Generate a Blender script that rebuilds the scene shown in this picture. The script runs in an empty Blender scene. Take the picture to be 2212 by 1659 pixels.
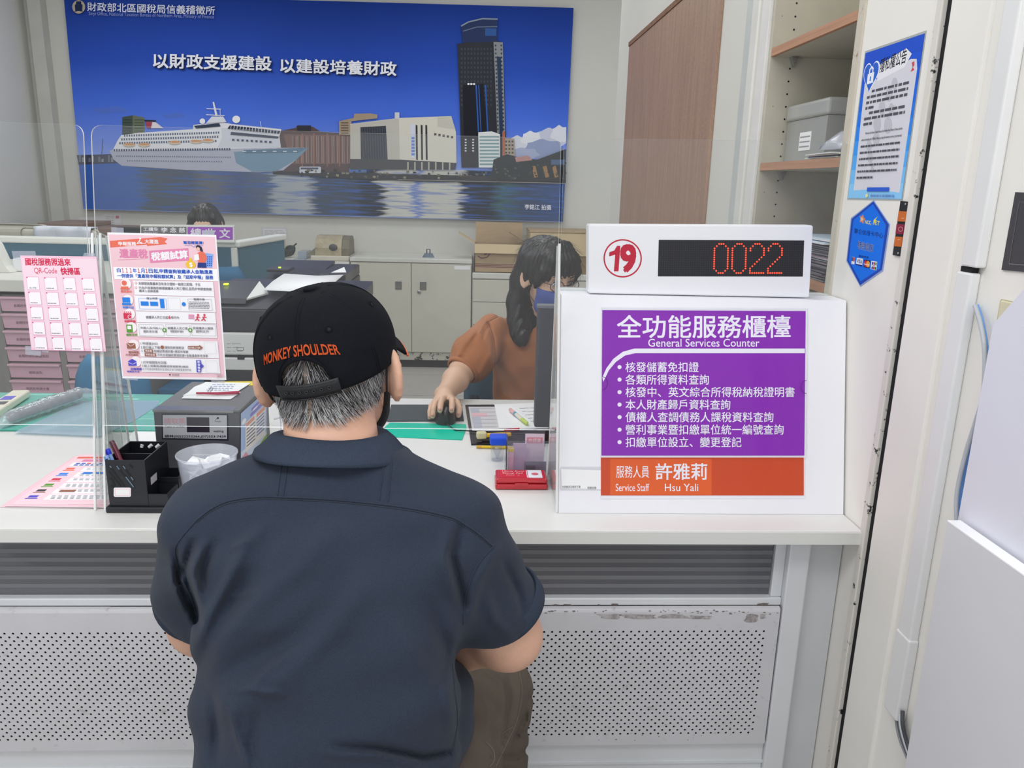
import bpy, bmesh, math, random
import numpy as np
from mathutils import Vector, Matrix
random.seed(7)
rng = np.random.default_rng(7)
SC = bpy.context.scene
COL = SC.collection
# ---------------------------------------------------------------- camera, world, lights, exposure
F = 1700.0
CX, CY = 1106.0, 829.5
CAM = np.array([0.0, 0.0, 1.3969])
RT = np.array([0.99855016, -0.04727098, 0.02574957])
UP = np.array([-0.01330977, 0.24668377, 0.96900463])
FW = np.array([0.0521578, 0.96794244, -0.24569696])
cam = bpy.data.cameras.new('camera')
cam.sensor_fit = 'HORIZONTAL'; cam.sensor_width = 36.0; cam.lens = F / 2212 * 36.0
cam.clip_start = 0.02
camo = bpy.data.objects.new('camera', cam); COL.objects.link(camo)
camo.matrix_world = Matrix(((RT[0], UP[0], -FW[0], CAM[0]), (RT[1], UP[1], -FW[1], CAM[1]), (RT[2], UP[2], -FW[2], CAM[2]), (0, 0, 0, 1)))
SC.camera = camo
w = bpy.data.worlds.new('world'); SC.world = w; w.use_nodes = True
w.node_tree.nodes['Background'].inputs[0].default_value = (0.93, 0.96, 1.0, 1)
w.node_tree.nodes['Background'].inputs[1].default_value = 1.2
SC.view_settings.view_transform = 'Standard'; SC.view_settings.look = 'None'
SC.view_settings.gamma = 1.0; SC.view_settings.use_curve_mapping = False
SC.view_settings.exposure = 0.0
SC.cycles.use_denoising = True; SC.cycles.transparent_max_bounces = 48; SC.cycles.max_bounces = 10; SC.cycles.diffuse_bounces = 5
CEIL = 2.95
LAMPS = [(-2.2, 5.2, 12), (0.0, 5.2, 12), (-2.2, 3.6, 13), (-0.6, 3.4, 13), (-1.3, 1.55, 9.5), (0.15, 1.75, 7), (-0.95, 0.1, 22), (0.2, -0.25, 15)]
def lamp(x, y, watts):
    l = bpy.data.lights.new('ceiling_lamp', 'AREA'); l.shape = 'RECTANGLE'; l.size = 1.15; l.size_y = 0.55
    l.energy = watts; l.color = (0.97, 0.985, 1.0)
    o = bpy.data.objects.new('ceiling_lamp', l); COL.objects.link(o); o.location = (x, y, CEIL - 0.03)
    return o
for a in LAMPS: lamp(*a)

# ---------------------------------------------------------------- photograph geometry helpers
def ray(x, y): return ((x - CX) / F) * RT - ((y - CY) / F) * UP + FW
def at(x, y, ax, v):
    """the point of the plane  ax = v  that the photograph shows at pixel x, y"""
    d = ray(x, y); i = 'xyz'.index(ax); t = (v - CAM[i]) / d[i]
    return CAM + t * d
def V(*a): return np.array(a, float)
def nrm(v):
    v = np.asarray(v, float); return v / (np.linalg.norm(v) + 1e-12)
# ---------------------------------------------------------------- materials
def lin(h):
    if isinstance(h, str):
        h = h.lstrip('#'); c = [int(h[i:i + 2], 16) / 255 for i in (0, 2, 4)]
    else: c = [q / 255 for q in h]
    return tuple(q / 12.92 if q <= 0.04045 else ((q + 0.055) / 1.055) ** 2.4 for q in c)
MATS = {}
def mat(name, col='#cccccc', rough=0.5, metal=0.0, var=0.06, vscale=6.0, bump=0.0, bscale=200.0, spec=0.5, emit=0.0, dirt=None, sheen=0.0, sss=0.0, coat=0.0, stretch=None, fine=None):
    """a principled surface with procedural colour variation, optional dirt patches and a bump"""
    if name in MATS: return MATS[name]
    m = bpy.data.materials.new(name); m.use_nodes = True; MATS[name] = m
    nt = m.node_tree; N = nt.nodes; Lk = nt.links
    b = N['Principled BSDF']; c = lin(col)
    b.inputs['Roughness'].default_value = rough; b.inputs['Metallic'].default_value = metal
    b.inputs['Specular IOR Level'].default_value = spec
    if sheen: b.inputs['Sheen Weight'].default_value = sheen
    if coat: b.inputs['Coat Weight'].default_value = coat
    if sss:
        b.inputs['Subsurface Weight'].default_value = sss; b.inputs['Subsurface Radius'].default_value = (0.012, 0.005, 0.003)
    tc = N.new('ShaderNodeTexCoord'); co = tc.outputs['Object']
    if stretch:
        mp = N.new('ShaderNodeMapping'); mp.inputs['Scale'].default_value = stretch; Lk.new(co, mp.inputs['Vector']); co = mp.outputs['Vector']
    n = N.new('ShaderNodeTexNoise'); n.inputs['Scale'].default_value = vscale; n.inputs['Detail'].default_value = 4
    Lk.new(co, n.inputs['Vector'])
    r = N.new('ShaderNodeValToRGB'); r.color_ramp.elements[0].position = 0.3; r.color_ramp.elements[1].position = 0.7
    r.color_ramp.elements[0].color = tuple(q * (1 - var) for q in c) + (1,)
    r.color_ramp.elements[1].color = tuple(min(1, q * (1 + var)) for q in c) + (1,)
    Lk.new(n.outputs['Fac'], r.inputs['Fac']); out = r.outputs['Color']
    if fine:
        n3 = N.new('ShaderNodeTexNoise'); n3.inputs['Scale'].default_value = fine[0]; n3.inputs['Detail'].default_value = 2
        Lk.new(tc.outputs['Object'], n3.inputs['Vector'])
        r3 = N.new('ShaderNodeValToRGB'); r3.color_ramp.elements[0].position = 0.35; r3.color_ramp.elements[1].position = 0.65
        g0 = 1 - fine[1]; r3.color_ramp.elements[0].color = (g0, g0, g0, 1); r3.color_ramp.elements[1].color = (1, 1, 1, 1)
        Lk.new(n3.outputs['Fac'], r3.inputs['Fac'])
        mu = N.new('ShaderNodeMix'); mu.data_type = 'RGBA'; mu.blend_type = 'MULTIPLY'; mu.inputs[0].default_value = 1.0
        Lk.new(out, mu.inputs[6]); Lk.new(r3.outputs['Color'], mu.inputs[7]); out = mu.outputs[2]
    if dirt:
        dcol, lo, hi, ds = dirt
        n2 = N.new('ShaderNodeTexNoise'); n2.inputs['Scale'].default_value = ds; n2.inputs['Detail'].default_value = 9; n2.inputs['Roughness'].default_value = 0.68
        Lk.new(tc.outputs['Object'], n2.inputs['Vector'])
        r2 = N.new('ShaderNodeValToRGB'); r2.color_ramp.elements[0].position = lo; r2.color_ramp.elements[1].position = hi
        Lk.new(n2.outputs['Fac'], r2.inputs['Fac'])
        mx = N.new('ShaderNodeMix'); mx.data_type = 'RGBA'
        Lk.new(r2.outputs['Color'], mx.inputs[0]); Lk.new(out, mx.inputs[6]); mx.inputs[7].default_value = lin(dcol) + (1,)
        out = mx.outputs[2]
    Lk.new(out, b.inputs['Base Color'])
    if bump:
        n4 = N.new('ShaderNodeTexNoise'); n4.inputs['Scale'].default_value = bscale; n4.inputs['Detail'].default_value = 3
        Lk.new(co, n4.inputs['Vector'])
        bp = N.new('ShaderNodeBump'); bp.inputs['Strength'].default_value = bump; bp.inputs['Distance'].default_value = 0.002
        Lk.new(n4.outputs['Fac'], bp.inputs['Height']); Lk.new(bp.outputs['Normal'], b.inputs['Normal'])
    if emit:
        Lk.new(out, b.inputs['Emission Color']); b.inputs['Emission Strength'].default_value = emit
    return m
def clear(name, tint='#ffffff', alpha=0.0, body='#ffffff', rough=0.0, ior=1.49, refl=1.0):
    """clear plastic: transparency with fresnel reflection, alpha adds a milky body"""
    if name in MATS: return MATS[name]
    m = bpy.data.materials.new(name); m.use_nodes = True; MATS[name] = m
    nt = m.node_tree; N = nt.nodes; Lk = nt.links; N.remove(N['Principled BSDF'])
    o = N['Material Output']
    t = N.new('ShaderNodeBsdfTransparent'); t.inputs[0].default_value = lin(tint) + (1,)
    g = N.new('ShaderNodeBsdfGlossy'); g.inputs['Roughness'].default_value = rough
    f = N.new('ShaderNodeFresnel'); f.inputs['IOR'].default_value = ior
    d = N.new('ShaderNodeBsdfDiffuse'); nz = N.new('ShaderNodeTexNoise'); nz.inputs['Scale'].default_value = 5
    rr = N.new('ShaderNodeValToRGB'); c = lin(body); rr.color_ramp.elements[0].color = tuple(q * .9 for q in c) + (1,); rr.color_ramp.elements[1].color = c + (1,)
    Lk.new(nz.outputs['Fac'], rr.inputs['Fac']); Lk.new(rr.outputs['Color'], d.inputs['Color'])
    m1 = N.new('ShaderNodeMixShader'); m1.inputs[0].default_value = alpha
    Lk.new(t.outputs[0], m1.inputs[1]); Lk.new(d.outputs[0], m1.inputs[2])
    m2 = N.new('ShaderNodeMixShader'); ml = N.new('ShaderNodeMath'); ml.operation = 'MULTIPLY'; ml.inputs[1].default_value = refl
    ge = N.new('ShaderNodeNewGeometry'); fr = N.new('ShaderNodeMath'); fr.operation = 'SUBTRACT'; fr.inputs[0].default_value = 1.0; Lk.new(ge.outputs['Backfacing'], fr.inputs[1])
    fm = N.new('ShaderNodeMath'); fm.operation = 'MULTIPLY'; Lk.new(f.outputs[0], fm.inputs[0]); Lk.new(fr.outputs[0], fm.inputs[1])
    Lk.new(fm.outputs[0], ml.inputs[0]); Lk.new(ml.outputs[0], m2.inputs[0])
    Lk.new(m1.outputs[0], m2.inputs[1]); Lk.new(g.outputs[0], m2.inputs[2]); Lk.new(m2.outputs[0], o.inputs['Surface'])
    return m
# ---------------------------------------------------------------- mesh builder
class MB:
    def __init__(s): s.v = []; s.f = []; s.m = []; s.mats = []; s.smooth = []
    def mi(s, m):
        if m not in s.mats: s.mats.append(m)
        return s.mats.index(m)
    def add(s, vs, fs, m, smooth=False):
        k = len(s.v); i = s.mi(m)
        s.v.extend([tuple(map(float, q)) for q in vs])
        for f in fs:
            s.f.append(tuple(int(q) + k for q in f)); s.m.append(i); s.smooth.append(smooth)
        return s
    def bm(s, b, m, smooth=False):
        b.verts.ensure_lookup_table(); b.verts.index_update()
        s.add([v.co for v in b.verts], [[v.index for v in f.verts] for f in b.faces], m, smooth); b.free(); return s
    def obox(s, c, ax, ay, az, m, bev=0.0, seg=2):
        """box about centre c with half-axis vectors"""
        c = V(*c); ax, ay, az = V(*ax), V(*ay), V(*az)
        vs = [c + i * ax + j * ay + k * az for i in (-1, 1) for j in (-1, 1) for k in (-1, 1)]
        fs = [(0, 1, 3, 2), (4, 6, 7, 5), (0, 4, 5, 1), (2, 3, 7, 6), (0, 2, 6, 4), (1, 5, 7, 3)]
        if np.dot(np.cross(ax, ay), az) < 0: fs = [f[::-1] for f in fs]
        if bev <= 0: return s.add(vs, fs, m)
        b = bmesh.new(); bv = [b.verts.new(q) for q in vs]
        for f in fs: b.faces.new([bv[i] for i in f])
        bmesh.ops.bevel(b, geom=b.edges[:], offset=bev, segments=seg, profile=0.5, affect='EDGES')
        return s.bm(b, m, False)
    def box(s, lo, hi, m, bev=0.0, seg=2):
        lo, hi = V(*lo), V(*hi); h = (hi - lo) / 2
        return s.obox((lo + hi) / 2, (h[0], 0, 0), (0, h[1], 0), (0, 0, h[2]), m, bev, seg)
    def tube(s, pts, r, m, seg=8, cap=True, smooth=True):
        pts = [V(*p) for p in pts]; n = len(pts)
        rs = r if hasattr(r, '__len__') else [r] * n
        t0 = nrm(pts[1] - pts[0]); a = V(0, 0, 1) if abs(t0[2]) < 0.9 else V(1, 0, 0)
        u = nrm(np.cross(t0, a)); vs = []; fs = []
        for i in range(n):
            t = nrm(pts[min(i + 1, n - 1)] - pts[max(i - 1, 0)])
            u = nrm(u - t * np.dot(u, t)); w_ = np.cross(t, u)
            for k in range(seg):
                an = 2 * math.pi * k / seg; vs.append(pts[i] + rs[i] * (math.cos(an) * u + math.sin(an) * w_))
        for i in range(n - 1):
            for k in range(seg):
                k2 = (k + 1) % seg; fs.append((i * seg + k, i * seg + k2, (i + 1) * seg + k2, (i + 1) * seg + k))
        s.add(vs, fs, m, smooth)
        if cap:
            s.add(vs[:seg], [tuple(range(seg))[::-1]], m); s.add(vs[-seg:], [tuple(range(seg))], m)
        return s
    def lathe(s, c, prof, m, axis=(0, 0, 1), seg=32, smooth=True, sx=1.0, ref=None):
        """profile of (radius, height) about an axis"""
        c = V(*c); z = nrm(axis); a = V(*ref) if ref is not None else (V(1, 0, 0) if abs(z[0]) < 0.9 else V(0, 1, 0))
        u = nrm(a - z * np.dot(a, z)); w_ = np.cross(z, u); vs = []; fs = []
        for (r, h) in prof:
            for k in range(seg):
                an = 2 * math.pi * k / seg; vs.append(c + h * z + r * (sx * math.cos(an) * u + math.sin(an) * w_))
        for i in range(len(prof) - 1):
            for k in range(seg):
                k2 = (k + 1) % seg; fs.append((i * seg + k, i * seg + k2, (i + 1) * seg + k2, (i + 1) * seg + k))
        return s.add(vs, fs, m, smooth)
    def disc(s, c, r, m, n=(0, 0, 1), seg=24):
        return s.lathe(c, [(r, 0), (r * 0.001, 0)], m, n, seg, False)
    def ball(s, c, r, m, seg=16, rings=10):
        r = r if hasattr(r, '__len__') else (r, r, r); vs = []; fs = []
        for i in range(rings + 1):
            th = math.pi * i / rings
            for k in range(seg):
                an = 2 * math.pi * k / seg
                vs.append((c[0] + r[0] * math.sin(th) * math.cos(an), c[1] + r[1] * math.sin(th) * math.sin(an), c[2] - r[2] * math.cos(th)))
        for i in range(rings):
            for k in range(seg):
                k2 = (k + 1) % seg; fs.append((i * seg + k, i * seg + k2, (i + 1) * seg + k2, (i + 1) * seg + k))
        return s.add(vs, fs, m, True)
    def prism(s, pts, d, m, edge=None):
        """polygon (3D, planar) extruded by vector d; edge gives the rim its own material"""
        pts = [V(*p) for p in pts]; d = V(*d); n = len(pts)
        nn = sum((np.cross(pts[i] - pts[0], pts[i + 1] - pts[0]) for i in range(1, n - 1)), V(0, 0, 0))
        if np.dot(nn, d) > 0: pts = pts[::-1]
        q = [p + d for p in pts]
        s.add(pts, [tuple(range(n))], m); s.add(q, [tuple(range(n))[::-1]], m)
        s.add(pts + q, [(i, n + i, n + (i + 1) % n, (i + 1) % n) for i in range(n)], edge or m)
        return s
    def sheet(s, grid, m, th=0.0, smooth=True):
        """grid of points [rows][cols]; th gives it thickness"""
        R_, C_ = len(grid), len(grid[0]); P = np.array(grid, float)
        vs = P.reshape(-1, 3); fs = [(i * C_ + j, i * C_ + j + 1, (i + 1) * C_ + j + 1, (i + 1) * C_ + j) for i in range(R_ - 1) for j in range(C_ - 1)]
        if th:
            du = np.gradient(P, axis=1); dv = np.gradient(P, axis=0); nn = np.cross(du, dv); nn /= np.linalg.norm(nn, axis=2, keepdims=True) + 1e-12
            v2 = (P - nn * th).reshape(-1, 3); k = len(vs)
            f2 = [tuple(q + k for q in f[::-1]) for f in fs]
            ring = [j for j in range(C_)] + [i * C_ + C_ - 1 for i in range(1, R_)] + [(R_ - 1) * C_ + j for j in range(C_ - 2, -1, -1)] + [i * C_ for i in range(R_ - 2, 0, -1)]
            f3 = [(ring[(i + 1) % len(ring)], ring[i], ring[i] + k, ring[(i + 1) % len(ring)] + k) for i in range(len(ring))]
            s.add(np.vstack([vs, v2]), fs + f2 + f3, m, smooth)
        else: s.add(vs, fs, m, smooth)
        return s
WLOC = {}
def tag(o, label=None, cat=None, group=None, kind=None):
    if label: o['label'] = label
    if cat: o['category'] = cat
    if group: o['group'] = group
    if kind: o['kind'] = kind
    return o
def thing(name, label, cat, loc, group=None, kind=None):
    o = bpy.data.objects.new(name, None); COL.objects.link(o); o.empty_display_size = 0.05
    o.location = [float(q) for q in loc]; WLOC[o.name] = V(*loc)
    return tag(o, label, cat, group, kind)
def obj(name, mb, parent=None, label=None, cat=None, group=None, kind=None, auto=True):
    """link a builder as ONE mesh object with its origin at its base"""
    v = np.array(mb.v, float); lo, hi = v.min(0), v.max(0); c = (lo + hi) / 2; c[2] = lo[2]
    me = bpy.data.meshes.new(name); me.from_pydata([tuple(q) for q in (v - c)], [], mb.f)
    for m in mb.mats: me.materials.append(m)
    me.polygons.foreach_set('material_index', mb.m); me.polygons.foreach_set('use_smooth', mb.smooth)
    me.update()
    o = bpy.data.objects.new(name, me); COL.objects.link(o)
    o.location = c if parent is None else c - WLOC[parent.name]
    if parent is not None: o.parent = parent
    WLOC[o.name] = c.copy()
    return tag(o, label, cat, group, kind)
def struct(name, mb, parent=None): return obj(name, mb, parent, kind='structure')
# ---------------------------------------------------------------- lettering and flat printed boards
_TX = {}
def glyphs(s, bold=0.0, shear=0.0, space=1.0):
    k = (s, bold, shear, space)
    if k in _TX: return _TX[k]
    c = bpy.data.curves.new('lettering', 'FONT'); c.body = s; c.resolution_u = 3; c.offset = 0; c.shear = shear; c.space_character = space
    o = bpy.data.objects.new('lettering', c); COL.objects.link(o)
    bpy.context.view_layer.update()
    e = o.evaluated_get(bpy.context.evaluated_depsgraph_get()); m = e.to_mesh()
    v = np.array([q.co[:2] for q in m.vertices]) if len(m.vertices) else np.zeros((1, 2)); f = [tuple(p.vertices) for p in m.polygons]
    e.to_mesh_clear(); bpy.data.objects.remove(o); bpy.data.curves.remove(c)
    if f:
        lo, hi = v.min(0), v.max(0); asp = (hi[0] - lo[0]) / max(1e-6, hi[1] - lo[1]); v = (v - lo) / np.maximum(hi - lo, 1e-6)
    else: asp = 1.0
    _TX[k] = (v, f, asp); return _TX[k]
class Board:
    """a flat printed surface: photograph pixels are laid onto its plane, in metres on the plane itself"""
    def __init__(s, o, ux, uy, mb=None, step=0.000012):
        s.o = V(*o); s.ux = nrm(ux); s.uy = nrm(V(*uy) - s.ux * np.dot(V(*uy), s.ux)); s.n = np.cross(s.ux, s.uy)
        if np.dot(s.n, CAM - s.o) < 0: s.n = -s.n
        s.mb = mb or MB(); s.k = 0; s.step = step
    def p(s, x, y, lift=0.0):
        d = ray(x, y); t = np.dot(s.o - CAM, s.n) / np.dot(d, s.n); return CAM + t * d + s.n * lift
    def lay(s, lift):
        if lift is None: s.k += 1; return 0.0003 + s.step * s.k
        return lift
    def poly(s, pts, m, lift=None):
        lift = s.lay(lift); P = [s.p(x, y, lift) for x, y in pts]
        n = sum((np.cross(P[i] - P[0], P[i + 1] - P[0]) for i in range(1, len(P) - 1)), V(0, 0, 0))
        if np.dot(n, s.n) < 0: P = P[::-1]
        s.mb.add(P, [tuple(range(len(P)))], m); return s
    def rect(s, x0, y0, x1, y1, m, lift=None): return s.poly([(x0, y0), (x1, y0), (x1, y1), (x0, y1)], m, lift)
    def rrect(s, x0, y0, x1, y1, r, m, lift=None):
        pts = []
        for cx, cy, a0 in ((x1 - r, y0 + r, -90), (x1 - r, y1 - r, 0), (x0 + r, y1 - r, 90), (x0 + r, y0 + r, 180)):
            for k in range(5): a = math.radians(a0 + 22.5 * k); pts.append((cx + r * math.cos(a), cy + r * math.sin(a)))
        return s.poly(pts, m, lift)
    def ell(s, cx, cy, rx, ry, m, lift=None, seg=28): return s.poly([(cx + rx * math.cos(2 * math.pi * k / seg), cy + ry * math.sin(2 * math.pi * k / seg)) for k in range(seg)], m, lift)
    def ring(s, cx, cy, r0, r1, m, lift=None, seg=40):
        lift = s.lay(lift)
        for k in range(seg):
            a, b = 2 * math.pi * k / seg, 2 * math.pi * (k + 1) / seg
            s.poly([(cx + r * math.cos(t), cy + r * math.sin(t)) for r, t in ((r0, a), (r1, a), (r1, b), (r0, b))], m, lift)
        return s
    def line(s, pts, wd, m, lift=None):
        lift = s.lay(lift)
        for (x0, y0), (x1, y1) in zip(pts[:-1], pts[1:]):
            L_ = math.hypot(x1 - x0, y1 - y0) + 1e-9; nx, ny = -(y1 - y0) / L_ * wd / 2, (x1 - x0) / L_ * wd / 2
            s.poly([(x0 + nx, y0 + ny), (x1 + nx, y1 + ny), (x1 - nx, y1 - ny), (x0 - nx, y0 - ny)], m, lift)
        return s
    def text(s, t, tl, tr, bl, m, bold=0.0, lift=None, shear=0.0, space=1.0):
        """lettering whose bounding box has these three corners in the photograph"""
        lift = s.lay(lift); v, f, asp = glyphs(t, 0.0, shear, space)
        if not f: return s
        if bold:
            k_ = len(v); dx, dy = bold / max(asp, 0.3), bold; v = np.vstack([v + V(i * dx, j * dy) for i, j in ((-1, -1), (1, -1), (1, 1), (-1, 1))]); f = [tuple(q + k_ * a for q in ff) for a in range(4) for ff in f]
        A, B, C_ = s.p(*tl, lift), s.p(*tr, lift), s.p(*bl, lift)
        P = C_[None] + v[:, :1] * (B - A)[None] + v[:, 1:] * (A - C_)[None]
        if bold: P = P + s.n[None] * (np.repeat(np.arange(4), k_) * s.step * 0.7)[:, None]; s.k += 3
        if np.dot(np.cross(B - A, A - C_), s.n) < 0: f = [q[::-1] for q in f]
        s.mb.add(P, f, m); return s
    def tbox(s, t, x0, y0, x1, y1, m, bold=0.0, slope=0.0, **k):
        dy = slope * (x1 - x0); return s.text(t, (x0, y0), (x1, y0 + dy), (x0 + k.pop('lean', 0), y1), m, bold, **k)
# ---------------------------------------------------------------- shared surfaces
WHITE_WALL = mat('wall_paint', '#dcdad3', 0.75, var=0.03, vscale=2.0, bump=0.12, bscale=60)
GREY_WALL = mat('wall_paint_grey', '#cfcfca', 0.75, var=0.03, vscale=2.0)
CEILM = mat('ceiling_paint', '#e8e8e6', 0.9, var=0.02)
FLOORM = mat('floor_tile', '#b4b0ab', 0.35, var=0.06, vscale=3.0, dirt=('#8f8a85', 0.6, 0.8, 5))
PILLAR = mat('pillar_paint', '#edeae4', 0.6, var=0.03, vscale=4.0, bump=0.15, bscale=40, dirt=('#b5ada4', 0.70, 0.85, 9))
NICHE = mat('niche_laminate', '#c3bdae', 0.55, var=0.05, vscale=14, dirt=('#6e675c', 0.72, 0.8, 30))
BLACK = mat('black_plastic', '#15161a', 0.45, var=0.1, vscale=30)
DARK = mat('painted_void_shade', '#0b0c12', 0.8)  # near-black colour stands in for the shade inside slots, holes and gaps
STEEL = mat('painted_steel', '#c6c5c9', 0.38, metal=0.05, var=0.04, vscale=8, dirt=('#948d8d', 0.60, 0.80, 38))
STEEL2 = mat('steel_frame', '#d6d8db', 0.35, metal=0.15, var=0.04, dirt=('#7d7a78', 0.68, 0.8, 20))
LAMIN = mat('counter_laminate', '#dddcda', 0.42, var=0.015, vscale=3, dirt=('#cfccc6', 0.62, 0.8, 5))
LAMEDGE = mat('counter_edge_band', '#d8d8d4', 0.4, var=0.02, stretch=(1, 1, 30))
WOOD = mat('veneer_panel', '#ad8c77', 0.5, var=0.12, vscale=9, stretch=(6, 6, 0.35), fine=(120, 0.12), dirt=('#7d5a48', 0.62, 0.85, 3))
WOODE = mat('shelf_edge_wood', '#b98a6d', 0.6, var=0.14, vscale=20, stretch=(1, 0.2, 6))
WHITE = mat('white_paint', '#eeeeee', 0.45, var=0.02)
WPL = mat('white_plastic', '#ececf0', 0.38, var=0.015)
PAPER = mat('white_paper', '#f2f2f4', 0.7, var=0.015)
XR = 0.78
# ---------------------------------------------------------------- floor, ceiling, walls
fb = MB(); fb.box((-3.5, -1.2, -0.05), (3.2, 6.6, 0), FLOORM)
GROUT = mat('floor_joint', '#8d8984', 0.7)
for k in range(-5, 5): fb.box((k * 0.6 + 0.03, -1.2, 0), (k * 0.6 + 0.034, 6.4, 0.0006), GROUT)
for k in range(-2, 11): fb.box((-3.5, k * 0.6 + 0.35, 0), (3.2, k * 0.6 + 0.354, 0.0006), GROUT)
struct('floor', fb)
struct('ceiling', MB().box((-3.5, -1.2, CEIL), (3.2, 6.6, CEIL + 0.05), CEILM))
struct('wall_back', MB().box((-3.3, 6.42, 0), (3.2, 6.6, CEIL), mat('wall_paint_back', '#d0cfc8', .8, var=.03, vscale=2)))
lw = MB(); lw.box((-3.5, -1.2, 0), (-3.3, 6.6, CEIL), GREY_WALL)
struct('wall_left', lw)
# pipe chase and corner batten at the back left corner
struct('trim_1', MB().box(at(64, 100, 'y', 6.3) * V(1, 0, 0) + V(0, 6.33, 0), at(92, 100, 'y', 6.3) * V(1, 0, 0) + V(0, 6.42, CEIL), mat('batten_paint', '#bdbdb6', 0.7)))
# right wall: far block with white jambs, the open niche, near pillar, shutter slot, column
rw = MB()
rw.box((XR, 2.215, 0), (1.5, 4.56, CEIL), WHITE_WALL)
rw.box((XR, 1.70, 0), (1.5, 2.215, 0.76), WHITE_WALL)
rw.box((1.13, 1.70, 0.76), (1.5, 2.215, CEIL), WHITE_WALL)
rw.box((XR, 1.392, 0), (1.5, 1.70, CEIL), PILLAR)
rw.box((XR + 0.003, 1.364, 0), (1.5, 1.392, CEIL), DARK)  # almost flush face, painted dark as the slot's inner shade
rw.box((XR, -1.2, 0), (1.5, 1.366, CEIL), PILLAR)
struct('wall_right', rw)
# paint-worn lip beside the slot, and the rounded ridge of the column
WORN = mat('worn_edge_paint', '#dcd7d0', 0.6, var=0.03, dirt=('#22252c', 0.60, 0.64, 45))
struct('trim_2', MB().box((XR - 0.006, 1.388, 0), (XR + 0.03, 1.406, CEIL), WORN, 0.002))
struct('trim_3', MB().box((XR - 0.006, 1.250, 0), (XR + 0.02, 1.364, CEIL), PILLAR, 0.005))
# painted framing strips either side of the niche
struct('trim_4', MB().box((XR - 0.008, 2.215, 0.76), (XR + 0.02, 2.275, CEIL), mat('jamb_paint', '#e4e1de', 0.55), 0.002))
struct('trim_5', MB().box((XR - 0.012, 2.29, 0.76), (XR + 0.02, 2.345, CEIL), mat('jamb_batten', '#e2e0da', 0.5), 0.004).box((XR - 0.006, 2.352, 0.76), (XR + 0.02, 2.41, CEIL), mat('jamb_strip', '#c9ccc9', 0.5), 0.002))
struct('trim_6', MB().box((XR - 0.004, 1.672, 0.76), (XR + 0.02, 1.702, CEIL), mat('old_timber_edge', '#cbc3b4', 0.7, dirt=('#8d7f6c', 0.62, 0.72, 40)), 0.002))
# ---------------------------------------------------------------- wall cupboard panel in wood veneer
wp = thing('veneer_panel', 'brown wood veneer panel in three boards on the white side wall', 'wall panel', (XR, 3.4, 0.76))
b = MB(); ys = [2.66, 3.05, 3.62, 4.2]
for a, c in zip(ys[:-1], ys[1:]): b.box((XR - 0.012, a + 0.002, 0.76), (XR - 0.0005, c - 0.002, 2.08), WOOD, 0.001)
obj('board_face', b, wp)
obj('top_edge', MB().box((XR - 0.016, 2.66, 2.08), (XR - 0.0005, 4.2, 2.10), mat('splintered_edge', '#86624c', 0.8, var=0.3, vscale=60)), wp)
# ---------------------------------------------------------------- open niche cupboard with shelves
nc = thing('shelf_niche', 'open built-in cupboard with pegged side and wood-edged shelves', 'cupboard', (0.95, 1.95, 0.76))
b = MB()
b.box((XR + 0.001, 2.196, 0.765), (1.128, 2.214, CEIL - 0.01), NICHE); b.box((XR + 0.001, 1.703, 0.765), (1.128, 1.712, CEIL - 0.01), NICHE)
b.box((1.118, 1.712, 0.765), (1.129, 2.196, CEIL - 0.01), NICHE)
for k in range(60):
    z = 0.85 + k * 0.032
    b.lathe((XR + 0.055, 2.1955, z), [(0.0026, 0), (0.0001, 0)], DARK, (0, -1, 0), 8, False)
    if k % 7 == 3: b.lathe((XR + 0.02, 2.1955, z), [(0.0012, 0), (0.0001, 0)], DARK, (0, -1, 0), 6, False)
obj('lining', b, nc)
SHZ = (1.762, 1.471, 1.20)
for z in SHZ:
    s_ = obj('shelf', MB().box((XR + 0.012, 1.713, z - 0.02), (1.117, 2.195, z), NICHE), nc)
    obj('shelf_edge', MB().box((XR + 0.001, 1.713, z - 0.02), (XR + 0.0118, 2.195, z), WOODE), s_)
    obj('shelf_pin', MB().tube([(XR + 0.06, 2.1955, z - 0.03), (XR + 0.06, 2.17, z - 0.03)], 0.005, mat('pin_plastic', '#8c8a86', 0.4)).prism([(XR + 0.05, 2.1955, z - 0.0205), (XR + 0.07, 2.1955, z - 0.0205), (XR + 0.06, 2.1955, z - 0.045)], (0, -0.02, 0), mat('pin_plastic')), s_)
# ---------------------------------------------------------------- service counter
ct = thing('service_counter', 'long white laminate service counter with grey steel front', 'counter', (-0.5, 1.9, 0))
b = MB(); b.box((-1.9, 1.402, 0.7245), (XR - 0.002, 2.352, 0.75), LAMIN, 0.002)
obj('counter_top', b, ct)
obj('edge_band', MB().box((-1.9, 1.3985, 0.7225), (XR - 0.004, 1.4015, 0.7475), LAMEDGE), ct)
# frame and base
b = MB()
b.box((0.655, 1.445, 0.10), (0.70, 1.49, 0.724), STEEL2, 0.004); b.box((-0.535, 1.46, 0.10), (-0.505, 1.49, 0.724), STEEL2, 0.003)
b.box((-1.9, 1.455, 0.556), (0.655, 1.475, 0.574), STEEL2, 0.003); b.box((0.632, 1.46, 0.574), (0.655, 1.478, 0.724), STEEL2, 0.002)
b.box((-1.9, 1.455, 0.10), (0.655, 1.475, 0.226), STEEL2, 0.003)
for z in (0.125, 0.15, 0.172): b.box((-1.9, 1.452, z), (0.655, 1.456, z + 0.006), STEEL2)
b.box((0.70, 1.47, 0.0), (XR - 0.003, 1.50, 0.724), mat('counter_side_panel', '#c2c3c5', 0.5, var=0.03))
b.box((-1.9, 1.50, 0.0), (0.70, 1.54, 0.10), DARK)
obj('frame', b, ct)
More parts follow.
